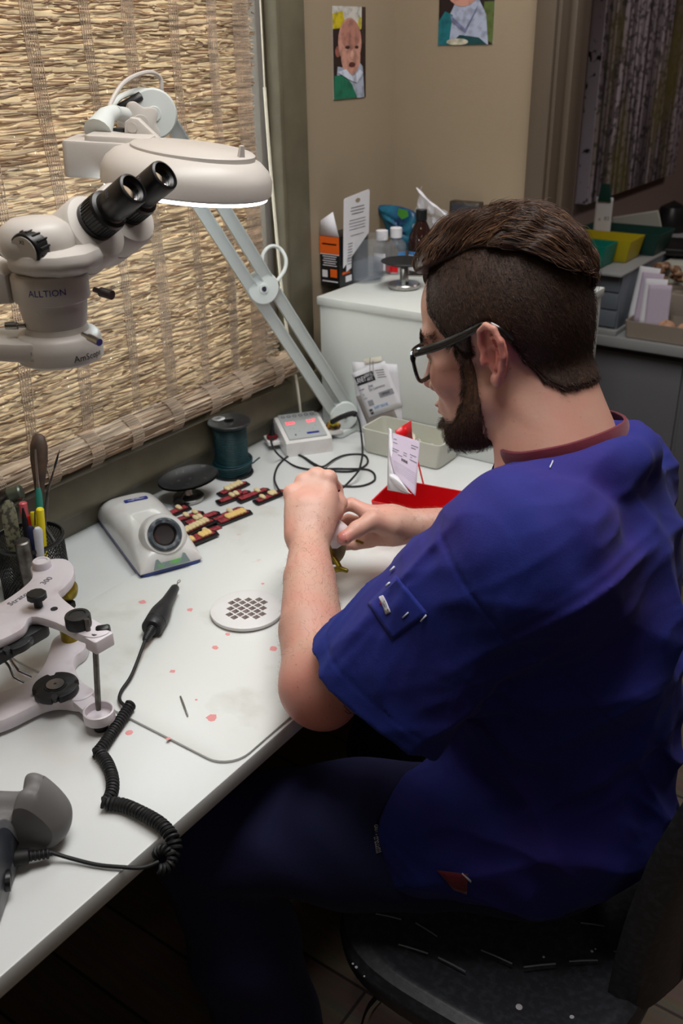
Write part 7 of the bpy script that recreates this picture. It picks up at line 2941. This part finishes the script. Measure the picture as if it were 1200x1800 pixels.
shoe((.60, .68, 0), PI + .1, 'shoe')
shoe((.52, 1.12, 0), PI, 'shoe')


# labels and bar-tacks sewn on the cloth, laid on its surface
def on_surface(fn, u, v, d0, it=26):
    """walk along the sight ray until the cloth is reached"""
    r = W(u, v, 1.0) - CAM
    t = d0
    for _ in range(it):
        f_ = fn((CAM + r * t)[None])[0]
        t += f_ * .8
    return CAM + r * t


def patch(fn, pts, m, name, parent, lift=.0012, n=8, d0=.55, th=.0010):
    (u0, v0), (u1, v1), (u2, v2), (u3, v3) = pts
    b = MB(m)
    def g(a, c):
        u = (u0 * (1 - a) + u1 * a) * (1 - c) + (u3 * (1 - a) + u2 * a) * c
        v = (v0 * (1 - a) + v1 * a) * (1 - c) + (v3 * (1 - a) + v2 * a) * c
        p = on_surface(fn, u, v, d0)
        return p + grad(fn, p[None])[0] * lift
    b.surf(g, n, n)
    return b.build(name, parent, solid=th), g


def surf_text(fn, g, lines, m, name, parent, lift=.0008):
    """lines: (text, centre a, centre c, height, width scale) in patch coordinates"""
    b = MB(m)
    pp = {}
    G = [[g(a, c) for c in np.linspace(0, 1, 7)] for a in np.linspace(0, 1, 7)]
    G = np.array(G)
    nr = np.cross(G[-1, 0] - G[0, 0], G[0, -1] - G[0, 0])
    nr /= np.linalg.norm(nr)
    if nr @ (CAM - G[3, 3]) < 0:
        nr = -nr
    for txt, ca, cc, h, sx in lines:
        k = MB(m)
        k.text(txt, 1.0, Matrix.Identity(4), depth=0)
        xs = [p[0] for p in k.v]
        w = max(xs) - min(xs)
        vs = []
        for x, y, z in k.v:
            a = np.clip(ca + x / w * sx, 0, 1) * 6
            c = np.clip(cc - y * h, 0, 1) * 6
            i, j = min(int(a), 5), min(int(c), 5)
            fa, fc = a - i, c - j
            p = (G[i, j] * (1 - fa) + G[i + 1, j] * fa) * (1 - fc) + (G[i, j + 1] * (1 - fa) + G[i + 1, j + 1] * fa) * fc
            vs.append(p + nr * lift)
        b.add(vs, k.f, False)
    return b.build(name, parent)


mat('label_white', (206, 204, 214), .7)
mat('thread_white', (206, 208, 226), .7)
cloth('pocket_navy', (18, 40, 132), (40, 32, 124), sheen=.03)
pk, g = patch(scrub_f, [(697, 1012), (752, 1078), (690, 1124), (648, 1062)], 'pocket_navy', 'sleeve_pocket', top, lift=.0010, n=12, th=.0016)
lb, g = patch(scrub_f, [(676, 1047), (690, 1076), (681, 1080), (669, 1052)], 'label_white', 'sewn_label', top, lift=.0026, n=5)
surf_text(scrub_f, lambda a, c: g(1 - c, a), [("GREY'S ANATOMY", .5, .45, .8, .94)], 'ink_black', 'label_lettering', lb)
patch(scrub_f, [(669, 1056), (672, 1064), (670.5, 1064.5), (668, 1057)], 'pen_red', 'label_tab', lb, lift=.0032, n=3)
for (a, c, e, f_) in ((681, 1031, 688, 1025), (709, 1084, 719, 1075), (740, 1090, 750, 1079), (688, 1005, 696, 997), (965, 823, 971, 811)):
    patch(scrub_f, [(a, c), (e, f_), (e + 1.3, f_ + 2.0), (a + 1.3, c + 2.0)], 'thread_white', 'bar_tack', top, lift=.0026 if c > 900 and c < 1100 else .0015, n=3)
patch(scrub_f, [(768, 1528), (822, 1536), (820, 1570), (797, 1562)], 'undershirt_maroon', 'vent_lining', top, lift=.0018, n=6)
patch(scrub_f, [(812, 1533), (828, 1546), (827, 1549), (811, 1535)], 'thread_white', 'bar_tack', top, lift=.002, n=4)
lb, g = patch(trouser_f, [(653, 1450), (664, 1448), (672, 1497), (661, 1501)], 'trouser_navy', 'sewn_label', trousers, lift=.0014, n=6, th=.0006)
b = surf_text(trouser_f, lambda a, c: g(1 - c, a), [("GREY'S ANATOMY", .5, .40, .80, .98), ("by BARCO", .70, .88, .42, .55)], 'label_white', 'label_lettering', lb, lift=.0012)

# ---------------------------------------------------------------- what the hands hold
t = thing('brass_articulator', 'small dull-gold hinge articulator held between the hands above the mat', 'articulator', W(590, 975, 1.40))
b = MB('brass')
b.tube(spline([W(577, 955, 1.40), W(584, 975, 1.395), W(593, 990, 1.39), W(598, 1000, 1.385)], 5), .0042, 10, flat=(1, .7))
b.tube(spline([W(572, 1004, 1.40), W(585, 1003, 1.392), W(597, 1000, 1.385), W(611, 1004, 1.38)], 5), [.0048] * 8 + [.0045] * 4 + [.0036] * 3 + [.0026], 10)
b.tube([W(574, 975, 1.405), W(578, 1002, 1.40)], .006, 10)
b.build('hinge_bow', t)
mat('stone_tan', (120, 106, 76), .7, bump=(90, .5, .003))
b = MB('stone_tan')
def fn(u, v):
    a = 2 * PI * v
    r = .019 * math.sin(PI * min(max(u, .02), .98)) ** .5
    p = W(586, 962, 1.415) + CR[:, 0] * (r * 1.0 * math.cos(a)) + CR[:, 2] * (r * math.sin(a)) + CR[:, 1] * (.052 * (u - .5))
    return p
b.surf(fn, 12, 20, closed_v=True)
b.build('stone_model', t)
MB('brass').tube([W(626, 950, 1.385), W(638, 955, 1.38)], .0022, 8).build('pin', t)
mat('wax_white', (214, 202, 206), .35, sss=.1)
t = thing('white_wax_block', 'pinkish-white wax denture base pinched between thumb and left hand', 'denture', W(588, 940, 1.38))
b = MB('wax_white')
def fn(u, v):
    a = 2 * PI * v
    r = .017 * math.sin(PI * min(max(u, .03), .97)) ** .6
    return W(588, 938, 1.383) + CR[:, 0] * (r * .95 * math.cos(a)) + CR[:, 2] * (r * .7 * math.sin(a)) + CR[:, 1] * (.044 * (u - .5)) + CR[:, 0] * .008 * math.sin(u * 3)
b.surf(fn, 12, 20, closed_v=True)
b.build('denture_base', t)
t = thing('red_handled_tool', 'dark red tool edge gripped behind the left index finger', 'tool', W(590, 860, 1.41))
MB('dark_red').tube([W(589, 842, 1.405), W(591, 862, 1.405), W(588, 890, 1.41)], [.004, .006, .005], 10, flat=(1, .8)).build('handle', t)


# ---------------------------------------------------------------- the chair
def chair():
    t = thing('office_chair', 'black moulded office chair under the seated man, its seat scuffed with white specks', 'chair', (.92, .90, 0))
    mat('chair_black', (50, 52, 58), .40, vary=(120, (66, 69, 78), .45, .7), bump=(700, .25, .0006))
    b = MB('chair_black')
    cx, cy = .872, .900
    def seat(u, v):
        a = 2 * PI * u
        k = 3.4
        ca, sa = math.cos(a), math.sin(a)
        rx, ry = .205, .252
        x = rx * math.copysign(abs(ca) ** (2 / k), ca)
        y = ry * math.copysign(abs(sa) ** (2 / k), sa)
        prof = [(0, .452), (.55, .452), (.80, .458), (.92, .464), (.975, .458), (1.0, .440), (.985, .415), (.93, .402), (.5, .398), (0, .398)]
        f_ = v * (len(prof) - 1)
        i = min(int(f_), len(prof) - 2)
        w = f_ - i
        r = prof[i][0] * (1 - w) + prof[i + 1][0] * w
        z = prof[i][1] * (1 - w) + prof[i + 1][1] * w
        return (cx + x * r, cy + y * r, z - .035 * max(0, -x * r - .14) * 2)
    b.surf(seat, 72, 37, closed_u=True)
    o = b.build('seat', t)
    # worn ridges moulded across the seat
    rr = random.Random(3)
    b = MB(mat('scuff_grey', (120, 122, 130), .6))
    for (u0, v0, u1, v1) in ((660, 1606, 705, 1616), (700, 1660, 752, 1676), (770, 1683, 818, 1708), (845, 1670, 900, 1694), (920, 1700, 976, 1694), (1000, 1690, 1050, 1688), (1078, 1672, 1110, 1680), (730, 1622, 768, 1646), (1020, 1622, 1062, 1628)):
        p, q_ = Z(u0, v0, .463), Z(u1, v1, .463)
        b.tube([p, (p + q_) / 2 + A3(0, 0, .0006), q_], .0011, 5)
    b.build('moulded_ridges', o)
    b = MB('label_white')
    for u_, v_, r in ((912, 1770, .0042), (1005, 1788, .003), (626, 1700, .002), (620, 1694, .0015), (955, 1682, .0018), (1040, 1672, .002), (1046, 1668, .0012), (640, 1716, .0013)):
        p = Z(u_, v_, .458)
        b.sphere(p, (r, r, .0008), 10, 6)
    b.build('white_specks', o)
    # back: a curved shell rising from the rear of the seat
    b = MB('chair_black')
    def back(u, v):
        # u across (-1..1) , v up
        s = (u - .5) * 2
        y = .930 + .140 * math.sin(s * 1.15) / math.sin(1.15) * (1 + .05 * v)
        z = .445 + .56 * v - .04 * abs(s) ** 3 * v
        x = float(np.interp(z, [.44, .52, .60, .70, .82, .92, 1.02], [1.010, 1.012, 1.018, 1.032, 1.062, 1.092, 1.12])) + .040 * (1 - abs(s) ** 1.8) + .016
        return A3(x, y, z)
    nu, nv, th = 26, 20, .036
    def full(u, v):
        a = 2 * PI * u
        # walk round the slab: front face then rounded edge then rear face
        k = u * 2
        if k < 1:
            s = k
            off = 0
        else:
            s = 2 - k
            off = th
        e = .035
        p = back(s, v)
        dx = off if 0 < s < 1 else th / 2
        edge = min(s, 1 - s)
        r = math.sqrt(max(0, 1 - (1 - min(edge / e, 1)) ** 2))
        dx = th / 2 + (th / 2) * r * (1 if k >= 1 else -1)
        top = min((1 - v) / .05, 1)
        return p + A3(dx, 0, 0) * 1.0
    b.surf(full, 72, nv, closed_u=True)
    b.add([full(i / 72, 1) for i in range(72)], [tuple(range(72))])
    b.build('backrest', t)
    b = MB('black_plastic')
    b.tube(spline([(cx + .12, cy, .40), (1.06, cy, .395), (1.085, cy, .43), (1.10, cy, .50)], 5), .022, 10, flat=(1.6, .6))
    b.build('back_bracket', t)
    b = MB('black_plastic').cyl((cx, cy, .10), (cx, cy, .40), .028, .022)
    b.build('gas_column', t)
    b = MB('steel').tube(spline([Z(668, 1752, .40), Z(650, 1775, .36), Z(640, 1810, .33), Z(640, 1850, .30)], 5), .006, 8)
    b.build('adjusting_lever', t)
    for k in range(5):
        a = .35 + 2 * PI * k / 5
        e = (cx + .27 * math.cos(a), cy + .27 * math.sin(a))
        b = MB('black_plastic').tube([(cx, cy, .115), ((cx + e[0]) / 2, (cy + e[1]) / 2, .105), (*e, .07)], [.030, .024, .017], 10, flat=(1, .7))
        l = b.build('base_leg', t)
        b = MB('black_rubber')
        for s in (-1, 1):
            ax = A3(-math.sin(a), math.cos(a), 0)
            b.cyl(A3(*e, .0275) + ax * s * .006, A3(*e, .0275) + ax * s * .024, .027, n=20, bev=.004)
        b.build('caster', l)


chair()
patch(body_f, [(593, 941), (605, 936), (610, 950), (598, 956)], 'nail', 'thumb_nail', PERSON, lift=.0006, n=7, d0=1.0, th=.0006)
# small dark tattoo strokes on the upper arm below the sleeve hem
lines = [(604, 1240, 622, 1256), (608, 1237, 628, 1257), (613, 1238, 630, 1252), (606, 1249, 616, 1254)]
mat('tattoo_ink', (70, 62, 84), .6)
tb = MB('tattoo_ink')
for (u0, v0, u1, v1) in lines:
    ps_ = [on_surface(body_f, u0 + (u1 - u0) * k / 3, v0 + (v1 - v0) * k / 3 + (2 if k in (1, 2) else 0), .8) for k in range(4)]
    tb.tube(ps_, .0005, 5)
tb.build('tattoo', PERSON)
# cable on the floor
c = tag(MB('black_rubber').tube(spline([(1.02, 1.50, .005), (1.06, 1.38, .005), (1.15, 1.33, .005), (1.30, 1.36, .005), (1.6, 1.5, .005)], 8), .0045, 7).build('floor_cable'), 'black cable lying on the plank floor behind the chair', 'cable')
c = tag(MB('panel_grey').tube(spline([(.62, .22, .71), (.60, .24, .66), (.56, .24, .60), (.50, .20, .55), (.40, .16, .52)], 8), .004, 7).build('under_bench_cable'), 'grey cable hanging under the near end of the bench', 'cable')
